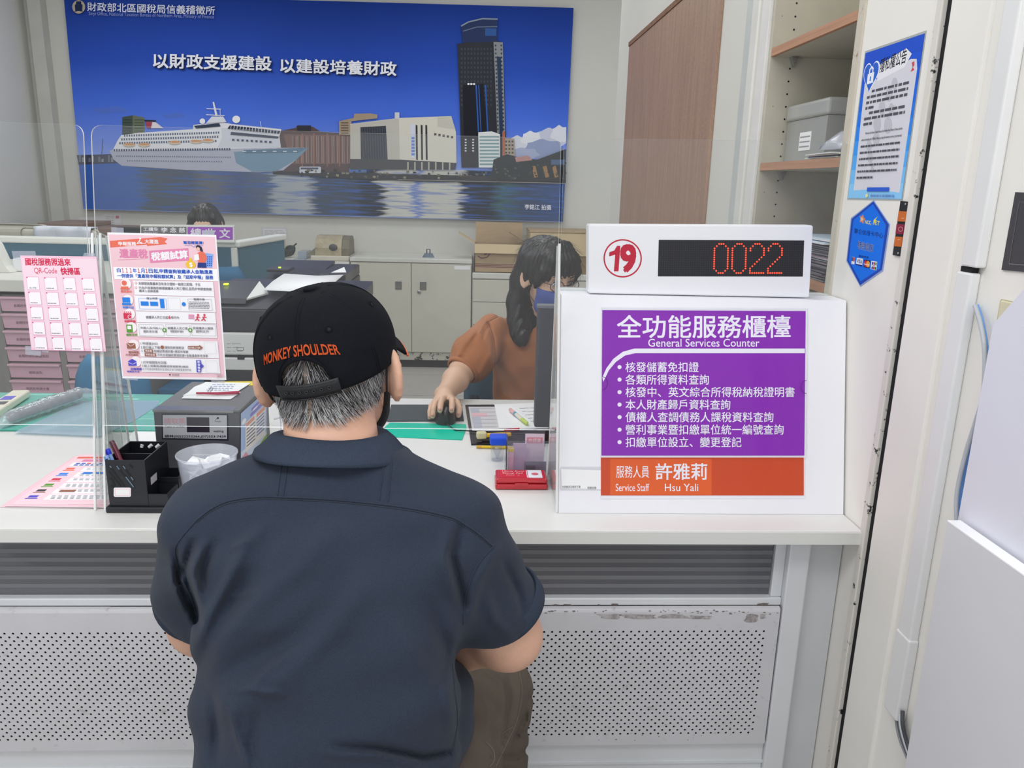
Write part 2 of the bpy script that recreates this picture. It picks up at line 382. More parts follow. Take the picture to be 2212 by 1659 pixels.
# tinted glass strip with pale printed lines
GLS = clear('tinted_glass', '#b4b5bb', 0.42, '#8b8c93', 0.02, 1.5)
GLS2 = clear('tinted_glass_line', '#a8a9ae', 0.40, '#b0b1b6', 0.05, 1.5)
gl = MB(); gl.box((-1.9, 1.470, 0.575), (0.631, 1.474, 0.7235), GLS)
for k in range(7): gl.box((-1.9, 1.4692, 0.590 + k * 0.019), (0.631, 1.4699, 0.599 + k * 0.019), GLS2)
obj('glass_strip', gl, ct)
# perforated panels: real holes cut through the sheet (dark-painted sheet behind as the cavity's shade)
def perforated(x0, x1, y, z0, z1, hx0, hx1, hz0, hz1, px, pz, r):
    m = MB(); cols = int(round((hx1 - hx0) / px)) * 2; rows = int(round((hz1 - hz0) / pz))
    q = px / 2
    # cells of px/2 by pz in a checkerboard, every other cell carries a hole
    for j in range(rows):
        for i in range(cols):
            cx = hx0 + (i + .5) * q; cz = hz0 + (j + .5) * pz
            c4 = [(cx - q / 2, y, cz - pz / 2), (cx + q / 2, y, cz - pz / 2), (cx + q / 2, y, cz + pz / 2), (cx - q / 2, y, cz + pz / 2)]
            if (i + j) % 2: m.add(c4, [(0, 1, 2, 3)], STEEL); continue
            n = 8; hv = [(cx + r * math.cos(2 * math.pi * (k + .5) / n - math.pi), y, cz + r * math.sin(2 * math.pi * (k + .5) / n - math.pi)) for k in range(n)]
            # eight-sided hole tied to the four corners
            hv2 = [(p[0], y + 0.0015, p[2]) for p in hv]
            vs = c4 + hv + hv2; fs = [(0, 1, 5 + 0, 4 + 0)] if False else []
            idx = lambda k: 4 + k % n
            fs += [(0, 1, idx(2), idx(1)), (1, idx(3), idx(2)), (1, 2, idx(4), idx(3)), (2, idx(5), idx(4)), (2, 3, idx(6), idx(5)), (3, idx(7), idx(6)), (3, 0, idx(0), idx(7)), (0, idx(1), idx(0))]
            fs += [(idx(k), idx(k + 1), 12 + (k + 1) % n, 12 + k) for k in range(n)]
            m.add(vs, fs, STEEL)
    e = lambda a, b_, c, d: m.add([(a, y, c), (b_, y, c), (b_, y, d), (a, y, d)], [(0, 1, 2, 3)], STEEL)
    hx1 = hx0 + cols * q; hz1 = hz0 + rows * pz
    e(x0, x1, z0, hz0); e(x0, x1, hz1, z1); e(x0, hx0, hz0, hz1); e(hx1, x1, hz0, hz1)
    # rounded top lip and turned edges
    prof = [(y, z1), (y + 0.001, z1 + 0.005), (y + 0.004, z1 + 0.008), (y + 0.010, z1 + 0.009)]
    m.sheet([[(x0, a, c), (x1, a, c)] for a, c in prof], STEEL)
    m.add([(x0, y, z0), (x0, y, z1), (x0, y + 0.012, z1), (x0, y + 0.012, z0)], [(0, 1, 2, 3)], STEEL)
    m.add([(x1, y, z0), (x1, y, z1), (x1, y + 0.012, z1), (x1, y + 0.012, z0)], [(3, 2, 1, 0)], STEEL)
    m.add([(x0, y, z0), (x1, y, z0), (x1, y + 0.012, z0), (x0, y + 0.012, z0)], [(3, 2, 1, 0)], STEEL)
    m.add([(x0 + .002, y + 0.011, z0 + .002), (x1 - .002, y + 0.011, z0 + .002), (x1 - .002, y + 0.011, z1), (x0 + .002, y + 0.011, z1)], [(0, 1, 2, 3)], DARK)
    return m
PX, PZ = 0.0165, 0.0085
obj('perforated_panel', perforated(-0.485, 0.650, 1.443, 0.229, 0.548, -0.485 + 0.02, 0.618, 0.2525, 0.5075, PX, PZ, 0.0026), ct)
obj('perforated_panel', perforated(-1.35, -0.522, 1.443, 0.229, 0.548, -1.33, -0.549, 0.2525, 0.5075, PX, PZ, 0.0026), ct)
obj('gap_shade_strip', MB().box((-0.521, 1.452, 0.229), (-0.486, 1.4548, 0.55), DARK), ct)  # dark strip painted for the shade between the two panels
obj('clerk_side_panel', MB().box((-1.9, 2.30, 0.0), (XR - 0.003, 2.32, 0.12), STEEL2), ct)

# scuffed and chipped paint on the rail and the panel's top edge
CHIPM = mat('bare_scuffed_steel', '#6f6866', .6, var=.25, vscale=120); SCUFF = mat('scuffed_paint_band', '#a9a4a3', .6, var=.2, vscale=90, dirt=('#837c7b', .5, .62, 60))
_rc = random.Random(31); _cm = MB()
def chip(x0, y0, x1, y1, m_, yp):
    n_ = 12; cx_, cy_ = (x0 + x1) / 2, (y0 + y1) / 2; P_ = []
    for k in range(n_):
        a_ = 2 * math.pi * k / n_; q_ = _rc.uniform(.55, 1.05); P_.append(at(cx_ + (x1 - x0) / 2 * q_ * max(-1, min(1, 1.3 * math.cos(a_))), cy_ - (y1 - y0) / 2 * q_ * max(-1, min(1, 1.3 * math.sin(a_))), 'y', yp))
    _cm.add(P_, [tuple(range(n_))], m_)
for a_ in ((1150, 1305, 1168, 1312), (1186, 1305, 1212, 1313), (1216, 1305, 1238, 1310), (1290, 1305, 1297, 1310), (1320, 1304, 1336, 1311), (1635, 1302, 1662, 1309)): chip(*a_, CHIPM, 1.4546)
for a_ in ((1287, 1325, 1345, 1338), (1330, 1326, 1420, 1338), (1410, 1327, 1490, 1338), (1480, 1329, 1545, 1338), (1605, 1325, 1640, 1345), (1640, 1324, 1656, 1338)): chip(*a_, SCUFF, 1.4426)
for k in range(46): x_ = _rc.uniform(1150, 1680); y_ = _rc.choice((1318, 1319, 1321, 1324)) + _rc.uniform(-1, 2); w_ = _rc.uniform(1.5, 9); chip(x_, y_, x_ + w_, y_ + _rc.uniform(1, 2.6), CHIPM, 1.4424)
for k in range(30): x_ = _rc.uniform(1160, 1640); y_ = _rc.uniform(1560, 1600); w_ = _rc.uniform(1, 4); chip(x_, y_, x_ + w_, y_ + _rc.uniform(1, 3), CHIPM if k % 3 else mat('rust_spot', '#8a6a48', .8), 1.4426)
obj('paint_chips', _cm, ct, kind='stuff')
# ================================================================ flat colours for printing
_ink = {}
def ink(h, rough=0.5):
    k = 'ink_' + h.strip('#')
    return mat(k, h, rough + .1, var=0.012, vscale=12, spec=.22)
def greek(B, x0, y0, x1, h, m, slope=0.0, seed=1, lift=None, wmin=6, wmax=22, gap=2.5):
    """a line of print too small to read: word-length strokes"""
    r = random.Random(seed); lift = B.lay(lift); x = x0
    while x < x1 - 2:
        w_ = min(r.uniform(wmin, wmax), x1 - x); dy = slope * (x - x0)
        B.poly([(x, y0 + dy), (x + w_, y0 + dy + slope * w_), (x + w_, y0 + dy + slope * w_ + h), (x, y0 + dy + h)], m, lift); x += w_ + gap
# ================================================================ harbour photograph on the back wall
def sky_print():
    m = bpy.data.materials.new('print_sky'); m.use_nodes = True; nt = m.node_tree; N = nt.nodes; L_ = nt.links
    b = N['Principled BSDF']; b.inputs['Roughness'].default_value = 0.7; b.inputs['Specular IOR Level'].default_value = .12
    tc = N.new('ShaderNodeTexCoord'); sp = N.new('ShaderNodeSeparateXYZ'); L_.new(tc.outputs['Object'], sp.inputs[0])
    mr = N.new('ShaderNodeMapRange'); mr.inputs[1].default_value = 0.35; mr.inputs[2].default_value = 1.55; L_.new(sp.outputs['Z'], mr.inputs[0])
    r = N.new('ShaderNodeValToRGB'); e = r.color_ramp.elements
    e[0].position = 0; e[0].color = lin('#93acf4') + (1,); e[1].position = 1; e[1].color = lin('#203f96') + (1,)
    for p, c in ((0.14, '#6f90ee'), (0.36, '#4d74e2'), (0.62, '#3055bd')):
        q = e.new(p); q.color = lin(c) + (1,)
    L_.new(mr.outputs[0], r.inputs[0])
    n = N.new('ShaderNodeTexNoise'); n.inputs['Scale'].default_value = 3; L_.new(tc.outputs['Object'], n.inputs[0])
    mx = N.new('ShaderNodeMix'); mx.data_type = 'RGBA'; mx.blend_type = 'MULTIPLY'; mx.inputs[0].default_value = 0.12
    L_.new(r.outputs[0], mx.inputs[6]); L_.new(n.outputs['Fac'], mx.inputs[7]); L_.new(mx.outputs[2], b.inputs['Base Color'])
    return m
def water_print():
    """printed harbour water: colour columns of the buildings' mirror images, broken up by stretched ripples"""
    m = bpy.data.materials.new('print_water'); m.use_nodes = True; nt = m.node_tree; N = nt.nodes; L_ = nt.links
    b = N['Principled BSDF']; b.inputs['Roughness'].default_value = 0.7; b.inputs['Specular IOR Level'].default_value = .12
    tc = N.new('ShaderNodeTexCoord')
    mp = N.new('ShaderNodeMapping'); mp.inputs['Scale'].default_value = (4, 1, 46); L_.new(tc.outputs['Object'], mp.inputs[0])
    n = N.new('ShaderNodeTexNoise'); n.inputs['Scale'].default_value = 1; n.inputs['Detail'].default_value = 5; L_.new(mp.outputs[0], n.inputs[0])
    sp = N.new('ShaderNodeSeparateXYZ'); L_.new(tc.outputs['Object'], sp.inputs[0])
    ma = N.new('ShaderNodeMath'); ma.operation = 'MULTIPLY_ADD'; ma.inputs[1].default_value = 0.34; L_.new(n.outputs['Fac'], ma.inputs[0]); L_.new(sp.outputs['X'], ma.inputs[2])
    mr = N.new('ShaderNodeMapRange'); mr.inputs[1].default_value = -1.83 + .17; mr.inputs[2].default_value = 1.9 + .17; L_.new(ma.outputs[0], mr.inputs[0])
    r = N.new('ShaderNodeValToRGB'); e = r.color_ramp.elements
    stops = [(0, '#3c64b4'), (0.1, '#4a6fb4'), (0.13, '#56616c'), (0.21, '#515c70'), (0.25, '#6c7078'), (0.31, '#4b5c84'), (0.37, '#5b6a80'), (0.385, '#a3abb2'), (0.45, '#aab0b4'), (0.47, '#46546a'), (0.55, '#3f4a58'), (0.565, '#2d3540'),
             (0.60, '#2a323c'), (0.615, '#c6c6c0'), (0.665, '#cfcec6'), (0.68, '#6d86c8'), (0.695, '#c9c8c0'), (0.765, '#c8c8c2'), (0.78, '#242d39'), (0.83, '#232c38'), (0.86, '#3f6569'), (0.9, '#3a4b66'), (1, '#33508a')]
    e[0].position = 0; e[0].color = lin(stops[0][1]) + (1,); e[1].position = 1; e[1].color = lin(stops[-1][1]) + (1,)
    for p, c in stops[1:-1]: q = e.new(p); q.color = lin(c) + (1,)
    L_.new(mr.outputs[0], r.inputs[0])
    mp2 = N.new('ShaderNodeMapping'); mp2.inputs['Scale'].default_value = (3, 1, 60); mp2.inputs['Location'].default_value = (5, 0, 3); L_.new(tc.outputs['Object'], mp2.inputs[0])
    n2 = N.new('ShaderNodeTexNoise'); n2.inputs['Scale'].default_value = 1; n2.inputs['Detail'].default_value = 6; L_.new(mp2.outputs[0], n2.inputs[0])
    r2 = N.new('ShaderNodeValToRGB'); r2.color_ramp.elements[0].position = 0.50; r2.color_ramp.elements[1].position = 0.62; L_.new(n2.outputs['Fac'], r2.inputs[0])
    mx = N.new('ShaderNodeMix'); mx.data_type = 'RGBA'; L_.new(r2.outputs[0], mx.inputs[0]); L_.new(r.outputs[0], mx.inputs[6]); mx.inputs[7].default_value = lin('#3a66be') + (1,)
    mm = N.new('ShaderNodeMath'); mm.operation = 'MULTIPLY'; mm.inputs[1].default_value = 0.6; L_.new(r2.outputs[0], mm.inputs[0]); L_.new(mm.outputs[0], mx.inputs[0])
    L_.new(mx.outputs[2], b.inputs['Base Color'])
    return m
mu = thing('wall_mural', 'huge blue harbour photograph with cruise ship and tower hung on the back wall', 'picture', (-1.13, 6.4, 1.12))
B = Board((0, 6.375, 0), (1, 0, 0), (0, 0, 1), step=0.00002)
cor = [B.p(137, -14), B.p(1239, 17), B.p(1216, 480), B.p(180, 452)]
SKY, WAT = sky_print(), water_print()
B.mb.prism(cor, (0, 0.043, 0), SKY, ink('#27417e'))
B.poly([(170, 351), (1222, 372), (1216, 479), (180, 451)], WAT)
C_ = lambda h: ink(h)
# clouds
for cx, cy, rx, ry, c in ((1150, 318, 48, 26, '#b9bfd6'), (1190, 300, 36, 22, '#c9cde0'), (1120, 312, 26, 18, '#d7dae6'), (1148, 300, 22, 16, '#e6e7ee'), (1210, 290, 20, 18, '#dfe1ea'), (1175, 322, 44, 20, '#8f9cc4'), (1130, 332, 34, 12, '#a6b0cf')):
    B.poly([(min(1223, cx + rx * math.cos(t) * (1 + .12 * math.sin(5 * t))), cy + ry * math.sin(t) * (1 + .12 * math.sin(7 * t + 1))) for t in np.linspace(0, 2 * math.pi, 40)[:-1]], C_(c))
for cx, cy, rx, ry in ((238, 238, 40, 7), (375, 250, 24, 5)): B.poly([(cx + rx * math.cos(t), cy + ry * math.sin(t) * (1 + .3 * math.sin(4 * t))) for t in np.linspace(0, 6.283, 26)[:-1]], C_('#5574cf'))
# far shore
B.poly([(166, 335), (243, 333), (262, 352), (170, 356)], C_('#3c4258'))
for k in range(12): B.rect(170 + k * 7, 335 + (k * 5) % 9, 175 + k * 7, 350, C_(('#6c7080', '#8a8c94', '#4a4d5a')[k % 3]))
B.line([(222, 300), (219, 345)], 1.5, C_('#454a68'))
# green-grey block behind the stern
B.poly([(264, 253), (287, 249), (312, 254), (313, 292), (264, 300)], C_('#47544c')); B.poly([(287, 249), (312, 254), (313, 292), (287, 294)], C_('#6b7560'))
for k in range(6): B.rect(266, 258 + k * 6, 284, 260 + k * 6, C_('#2f3a3c')); B.rect(290, 258 + k * 6, 310, 260 + k * 6, C_('#4a5446'))
# brick warehouse
B.poly([(604, 283), (640, 276), (640, 272), (676, 274), (692, 284), (757, 290), (758, 372), (560, 372), (600, 320)], C_('#5b4a4c'))
B.poly([(612, 290), (756, 292), (757, 354), (630, 354)], C_('#7a5f5a'))
for k in range(34): x = 632 + k * 3.7; B.line([(x, 294), (x + .8, 352)], 1.3, C_(('#8f8486', '#55474a', '#a58d86')[k % 3]))
for x in (652, 677, 706, 732): B.rect(x, 288, x + 2.4, 360, C_('#96685a'))
B.rect(642, 271, 672, 284, C_('#33323c'))
# cruise ship
HW, HG = '#e9e9ee', '#b4b6c8'
B.poly([(236, 325), (300, 322), (470, 320), (667, 319), (640, 345), (612, 368), (560, 372), (400, 367), (263, 358), (246, 345)], C_(HG))
B.poly([(505, 328), (667, 319), (640, 345), (596, 371), (545, 371), (510, 352)], C_('#7796ad')); B.poly([(525, 324), (667, 319), (645, 330), (530, 332)], C_('#5f7f98'))
B.poly([(243, 326), (254, 304), (262, 292), (300, 287), (417, 279), (418, 270), (476, 263), (500, 268), (608, 279), (603, 297), (607, 319), (470, 322)], C_(HW))
B.poly([(478, 276), (556, 281), (604, 296), (607, 319), (470, 319), (480, 296)], C_('#d5d8e2'))
for j, (y0, y1, xa, xb) in enumerate(((291, 284, 268, 476), (299, 293, 262, 474), (307, 302, 258, 470), (322, 320, 246, 500))):
    n = int((xb - xa) / 5.2)
    for k in range(n):
        t = k / n; x = xa + (xb - xa) * t; y = y0 + (y1 - y0) * t; B.rect(x, y, x + 3.1, y + 4.6, C_('#5a6580' if j < 3 else '#46506c'))
for k in range(52): B.rect(252 + k * 4.8, 336 + k * .05, 254 + k * 4.8, 338 + k * .05, C_('#565f7d'))
for k in range(40): B.rect(275 + k * 5.2, 346 + k * .05, 277 + k * 5.2, 348 + k * .05, C_('#5f6784'))
B.poly([(420, 272), (474, 266), (477, 273), (424, 278)], C_('#39435a')); B.poly([(497, 271), (606, 283), (603, 289), (492, 278)], C_('#2f394e')); B.poly([(500, 285), (603, 295), (600, 299), (498, 291)], C_('#3b465c'))
for k in range(16): x = 500 + k * 6.6; B.line([(x, 271 + k * .75), (x - 1, 279 + k * .75)], 1.1, C_(HW))
for k in range(9): B.rect(502 + k * 10, 300 + k * .6, 507 + k * 10, 304 + k * .6, C_('#3d4a66'))
for x, y in ((280, 313), (312, 313), (378, 308), (424, 306), (450, 304)): B.ell(x, y, 13, 4.2, C_('#d8c3ae')); B.ell(x, y - 1.5, 12, 2.4, C_('#d59a6a'))
B.poly([(315, 263), (337, 264), (354, 277), (318, 277)], C_('#e4dce0')); B.poly([(315, 263), (330, 264), (327, 277), (318, 277)], C_('#a5475a')); B.poly([(311, 259), (338, 260), (336, 264), (316, 263)], C_('#2a2d3c'))
B.poly([(458, 252), (483, 252), (490, 264), (446, 266)], C_('#dfe2ea'))
B.poly([(460, 221), (463, 220), (471, 250), (466, 251)], C_('#e6e8ee')); B.line([(447, 235), (478, 236)], 1.6, C_(HW)); B.line([(446, 248), (486, 250)], 1.6, C_(HW)); B.line([(476, 236), (477, 252)], 2, C_('#b9bccb'))
B.ell(438, 262, 6, 6, C_('#f2f2f4')); B.ell(511, 258, 8.5, 8, C_('#f2f2f4')); B.line([(563, 262), (565, 276)], 1.2, C_(HW))
for k in range(6): B.rect(524 + k * 22, 326, 532 + k * 22, 328, C_('#dfe6ec'))
# bus and quay
B.poly([(590, 370), (1222, 384), (1222, 397), (900, 392), (590, 376)], C_('#3a3a40'))
B.rrect(647, 360, 694, 374, 3, C_('#c9ccd6')); B.rect(650, 362, 688, 366, C_('#4a5268')); B.rect(755, 363, 792, 373, C_('#5377b4'))
r0 = random.Random(4)
for k in range(120):
    x = r0.uniform(640, 1215); y = 372 + (x - 640) * .018 + r0.uniform(-9, 6); s_ = r0.uniform(2, 8)
    B.poly([(x, y), (x + s_, y + 1), (x + s_ * .8, y + r0.uniform(3, 7)), (x - 1, y + 4)], C_(r0.choice(['#2e3136', '#454036', '#6f6b58', '#585c60', '#2a3328', '#8f8a78'])))
# beige tower block and white culture hall
B.poly([(733, 262), (764, 255), (766, 246), (800, 245), (816, 248), (815, 256), (760, 262), (757, 292), (733, 291)], C_('#a8957f'))
for k in range(5): B.rect(737, 264 + k * 5.5, 753, 267 + k * 5.5, C_('#6e6154'))
B.poly([(757, 268), (863, 255), (975, 251), (985, 285), (986, 352), (866, 345), (757, 344)], C_('#d9d5c8'))
B.poly([(757, 269), (862, 256), (864, 344), (757, 342)], C_('#c2bfb5')); B.poly([(779, 275), (834, 272), (838, 350), (780, 348)], C_('#3b3f48'))
for k in range(10): B.line([(783 + k * 5.4, 275), (786 + k * 5.4, 349)], 1, C_('#565b66'))
B.poly([(757, 343), (866, 345), (986, 352), (984, 366), (757, 366)], C_('#4b4c50'))
for x in (898, 909, 919): B.poly([(x, 270), (x + 4, 271), (x + 5, 346), (x + 1, 345)], C_('#34353c'))
B.poly([(887, 268), (896, 269), (898, 342), (888, 341)], C_('#d3d8ea'))
for k in range(6): B.rect(889, 296 + k * 7, 896, 301 + k * 7, C_('#6f8ad0'))
for k in range(5): B.rect(938 + k * 9, 288 + k * 1.5, 943 + k * 9, 293 + k * 1.5, C_('#57534c'))
B.poly([(945, 252), (975, 251), (982, 280), (945, 274)], C_('#c9c6ba')); B.rect(853, 243, 863, 256, C_('#cfd2d8'))
for k in range(7): x = 880 + k * 15; B.rect(x, 350, x + 3, 368, C_('#b9b6aa'))
# dark tower
B.poly([(988, 95), (1066, 86), (1086, 92), (1093, 300), (1090, 362), (997, 362), (992, 200)], C_('#2d3038'))
B.poly([(996, 56), (1012, 47), (1042, 40), (1075, 42), (1074, 90), (1000, 93), (998, 75)], C_('#25345c')); B.line([(996, 57), (1012, 48), (1042, 41), (1075, 42)], 3, C_('#8d98a8')); B.line([(1000, 68), (1030, 59), (1074, 58)], 2, C_('#6a7a94'))
B.rect(1048, 62, 1072, 78, C_('#2d5a9c'))
for j in range(13):
    for k in range(10): B.rect(996 + k * 7, 104 + j * 10, 999 + k * 7, 109 + j * 10, C_('#414650'))
B.poly([(1066, 91), (1086, 92), (1091, 285), (1074, 288)], C_('#8b8f92')); B.poly([(1073, 122), (1082, 124), (1087, 292), (1079, 292)], C_('#263a58'))
for j in range(22):
    for k in (0, 1): B.rect(1069 + j * .25 + k * 12, 97 + j * 8.6, 1072 + j * .25 + k * 12, 101 + j * 8.6, C_('#3a3d44'))
B.poly([(1000, 184), (1044, 182), (1052, 290), (1002, 292)], C_('#171a24'))
for x, wd in ((1027, 3), (1033, 2), (1047, 3)): B.poly([(x, 184), (x + wd, 184), (x + wd + 5, 285), (x + 5, 285)], C_('#2e5cae'))
for k in range(3): B.ell(1012 + k * 6, 182, 2.6, 2, C_('#f4f4f4'))
for j in range(5):
    for k in (0, 1): B.ell(1006 + k * 16, 302 + j * 6, 2.2, 1.6, C_('#d9dde2'))
# white striped block and neighbours
B.poly([(1033, 286), (1062, 284), (1080, 290), (1080, 362), (1034, 362)], C_('#dfe2e2'))
for k in range(9): B.rect(1036, 294 + k * 7.4, 1078, 297.5 + k * 7.4, C_('#7fa0a4'))
B.poly([(1088, 298), (1111, 300), (1112, 345), (1088, 345)], C_('#a7998c'))
for j in range(5):
    for k in range(3): B.rect(1091 + k * 7, 304 + j * 8, 1095 + k * 7, 308 + j * 8, C_('#4c4846'))
B.rect(1085, 284, 1091, 340, C_('#b0674e'))
B.poly([(1066, 345), (1095, 333), (1120, 340), (1160, 345), (1222, 322), (1222, 392), (1060, 390)], C_('#2f3438'))
B.poly([(1112, 340), (1140, 336), (1150, 346), (1115, 350)], C_('#b98a86')); B.rect(1190, 345, 1220, 356, C_('#4d6488'))
for x in (1148, 1172, 1192): B.poly([(x, 360), (x + 8, 358), (x + 14, 382), (x + 6, 384)], C_('#a07a50'))
for k in range(60):
    x = r0.uniform(1060, 1218); y = r0.uniform(350, 388); B.poly([(x, y), (x + 6, y + 1), (x + 4, y + 5)], C_(r0.choice(['#1f2726', '#404a44', '#5a5f5a', '#262a30'])))
B.line([(860, 388), (1222, 396)], 1.5, C_('#8d8b86'))
# emblem and lettering
B.ell(172.5, 16, 14, 14.5, C_('#b9ac98')); B.poly([(167, 4), (178, 4), (178, 9), (181, 12), (180, 25), (183, 27), (174, 25), (171, 25), (162, 27), (165, 25), (164, 12), (167, 9)], C_('#1d2b52'))
LW = C_('#e4e6f4')
B.tbox('財政部北區國稅局信義稽徵所', 191, 6, 466, 25, LW, 0.01, slope=0.031)
B.tbox('Sinyi Office, National Taxation Bureau of Northern Area, Ministry of Finance', 194, 26, 464, 36, C_('#8f9bd0'), slope=0.028)
for dx, mm in ((2.2, C_('#101c48')), (0, C_('#f0f1f8'))):
    B.tbox('以財政支援建設', 333 + dx, 116 + dx, 588 + dx, 147 + dx, mm, 0.022, slope=0.026)
    B.tbox('以建設培養財政', 607 + dx, 127 + dx, 857 + dx, 157 + dx, mm, 0.022, slope=0.03)
B.tbox('李銘江 拍攝', 1133, 441, 1190, 452, LW, 0.015, slope=0.03)
obj('printed_panel', B.mb, mu)
# ================================================================ acrylic sneeze guards
ACR = clear('acrylic_sheet', '#fbfcfc', 0.02, '#ffffff', 0.0, 1.49, refl=0.45)
ACE = clear('acrylic_edge', '#f8fcfb', 0.9, '#ffffff', 0.05, 1.49)
ACF = clear('acrylic_fin', '#f8faf9', 0.06, '#eef0f0', 0.03, 1.49)
def rounded(pts, r, which):
    out = []; n = len(pts)
    for i, p in enumerate(pts):
        p = V(*p)
        if i not in which: out.append(p); continue
        a, b_ = V(*pts[i - 1]), V(*pts[(i + 1) % n]); u, v = nrm(a - p), nrm(b_ - p)
        for k in range(6): t = k / 5; out.append(p + u * r * (1 - t) ** 2 + v * r * t ** 2)
    return out
def guard(label, x0t, x1t, x0b, x1b, zt, zb, y, fins, loc):
    g = thing('acrylic_guard', label, 'screen', loc, 'clear acrylic guards along the counter')
    pts = rounded([(x0b, y, zb), (x0t, y, zt), (x1t, y, zt), (x1b, y, zb)], 0.02, (1, 2))
    obj('sheet', MB().prism(pts, (0, 0.004, 0), ACR, ACE), g)
    for (xt, xb) in fins:
        f = [(xb, y + .005, 0.7505), (xt, y + .005, 1.292), (xt, y + .03, 1.285), (xb, y + .19, 0.7505)]
        pf = obj('support_fin', MB().prism(f, (0.004, 0, 0), ACF, ACE), g)
        e = [V(*q) for q in f]; fl_ = MB(); fl_.tube([e[3] + V(.002, 0, 0), e[2] + V(.002, 0, 0)], .0026, ACE, 8); fl_.tube([e[0] + V(.002, .002, 0), e[1] + V(.002, .002, 0)], .0024, ACE, 8)
        obj('glued_edge', fl_, pf)
        if xb < 0: obj('added_edge_plate', MB().prism([e[0] + V(-.010, .05, 0), e[1] + V(-.008, .006, -.01), e[2] + V(-.008, -.008, -.01), e[3] + V(-.010, -.055, 0)], (.002, 0, 0), ACF, ACE), pf)  # second plate added beside the fin for extra bright edge lines
    return g
guard('clear acrylic guard at left with the pink paper of square codes taped on', -1.62, -0.684, -1.62, -0.722, 1.479, 0.928, 1.48, [(-0.692, -0.742)], (-1.2, 1.48, 0.75))
guard('widest clear acrylic guard, between the customer and the clerk', -0.671, 0.157, -0.705, 0.166, 1.479, 0.928, 1.48, [(-0.678, -0.7225), (0.160, 0.1762)], (-0.3, 1.48, 0.75))
zb = 1.1825
gr = thing('acrylic_guard', 'short clear acrylic guard standing on top of the white sign box', 'screen', (0.48, 1.68, zb), 'clear acrylic guards along the counter')
q = [at(x, y, 'y', 1.674) for x, y in ((1208, 640), (1219, 299), (1866, 306), (1838, 640))]
for p in q: p[2] = max(p[2], zb + 0.0005); p[0] = min(p[0], XR - 0.002)
q[0][2] = q[3][2] = zb + 0.0005
obj('sheet', MB().prism(rounded(q, 0.015, (1, 2)), (0, 0.004, 0), ACR, ACE), gr)
obj('base_strip', MB().box((q[0][0], 1.655, zb), (q[3][0] - .01, 1.6735, zb + 0.006), ACF), gr)
# ================================================================ white sign box with the purple notice
YB0, YB1 = 1.483, 1.592
sb = thing('sign_box', 'white wedge-shaped sign box standing on the counter under the number display', 'sign box', (0.48, 1.6, 0.75))
prof = [(YB0, 0.7505), (YB1, 1.181), (1.72, 1.181), (1.72, 0.7505)]
BOXW = mat('sign_box_white', '#eeeef3', 0.35, var=0.012)
obj('body', MB().prism([(0.182, a, c) for a, c in prof], (0.594, 0, 0), BOXW), sb)
Bs = lambda step=0.000012: Board((0.4, YB0, 0.7505), (1, 0, 0), (0, YB1 - YB0, 1.181 - 0.7505), step=step)
PUR, PUR2 = ink('#8b30b2', 0.3), ink('#f0eef6')
ps = thing('purple_notice', 'purple service list in a clear holder on the front of the sign box', 'sign', (0.46, 1.52, 0.87))
B = Bs(); B.k = 60
B.poly([(1301, 670), (1740, 672), (1737, 984), (1299, 984)], PUR)
B.tbox('全功能服務櫃檯', 1333, 681, 1707, 730, PUR2, 0.012); B.tbox('General Services Counter', 1400, 732, 1640, 749, PUR2, 0.006)
B.poly([(1301, 815), (1310, 795), (1325, 775), (1345, 760), (1370, 753), (1738, 753), (1738, 763), (1372, 763), (1350, 768), (1330, 782), (1315, 800), (1303, 825)], PUR2)
for t, y, x1 in (('核發儲蓄免扣證', 793, 1509), ('各類所得資料查詢', 820, 1531), ('核發中、英文綜合所得稅納稅證明書', 847, 1716), ('本人財產歸戶資料查詢', 874, 1577), ('債權人查調債務人課稅資料查詢', 901, 1670), ('營利事業暨扣繳單位統一編號查詢', 928, 1692), ('扣繳單位設立、變更登記', 955, 1601)):
    B.ell(1338, y, 4.4, 4.4, PUR2); B.tbox(t, 1351, y - 11, x1, y + 11, PUR2, 0.008)
obj('printed_sheet', B.mb, ps)
b = MB(); h0, h1, h2, h3 = [Bs().p(x, y, 0.0034) for x, y in ((1298, 664), (1743, 667), (1739, 988), (1297, 988))]
nrm_s = Bs().n
b.prism([h0, h1, h2, h3], nrm_s * 0.002, clear('holder_clear', '#fefeff', 0.0, '#ffffff', 0.02, 1.45, 0.35), ACE)
obj('clear_holder', b, ps)
B = Bs(); B.k = 700
for cx, cy, a0, a1 in ((1300, 828, -90, 90), (1738, 836, 90, 270)):
    B.mb = MB(); B.line([(cx + 11 * math.cos(math.radians(a)), cy + 14 * math.sin(math.radians(a))) for a in np.linspace(a0, a1, 14)], 1.3, ink('#5f2a7c')); obj('thumb_notch', B.mb, ps)
ns = thing('staff_name_holder', 'orange staff name strip below the purple notice on the sign box', 'sign', (0.46, 1.5, 0.79))
B = Bs(); B.k = 40
B.poly([(1298, 988), (1736, 988), (1736, 1070), (1298, 1070)], ink('#cf4f2c'))
B.poly([(1318, 991), (1537, 991), (1537, 1069), (1318, 1069)], ink('#e56430'))
B.tbox('服務人員', 1331, 1006, 1402, 1032, PUR2, 0.004); B.tbox('Service Staff', 1330, 1045, 1402, 1061, PUR2, 0.006)
B.tbox('許雅莉', 1416, 1001, 1527, 1036, PUR2, 0.015); B.tbox('Hsu Yali', 1436, 1045, 1508, 1061, PUR2, 0.004)
obj('name_strip', B.mb, ns)
obj('clear_holder', MB().prism([Bs().p(x, y, 0.0016) for x, y in ((1297, 986.5), (1738, 986.5), (1737, 1075), (1297, 1076))], nrm_s * 0.0015, clear('holder_clear'), ACE), ns)
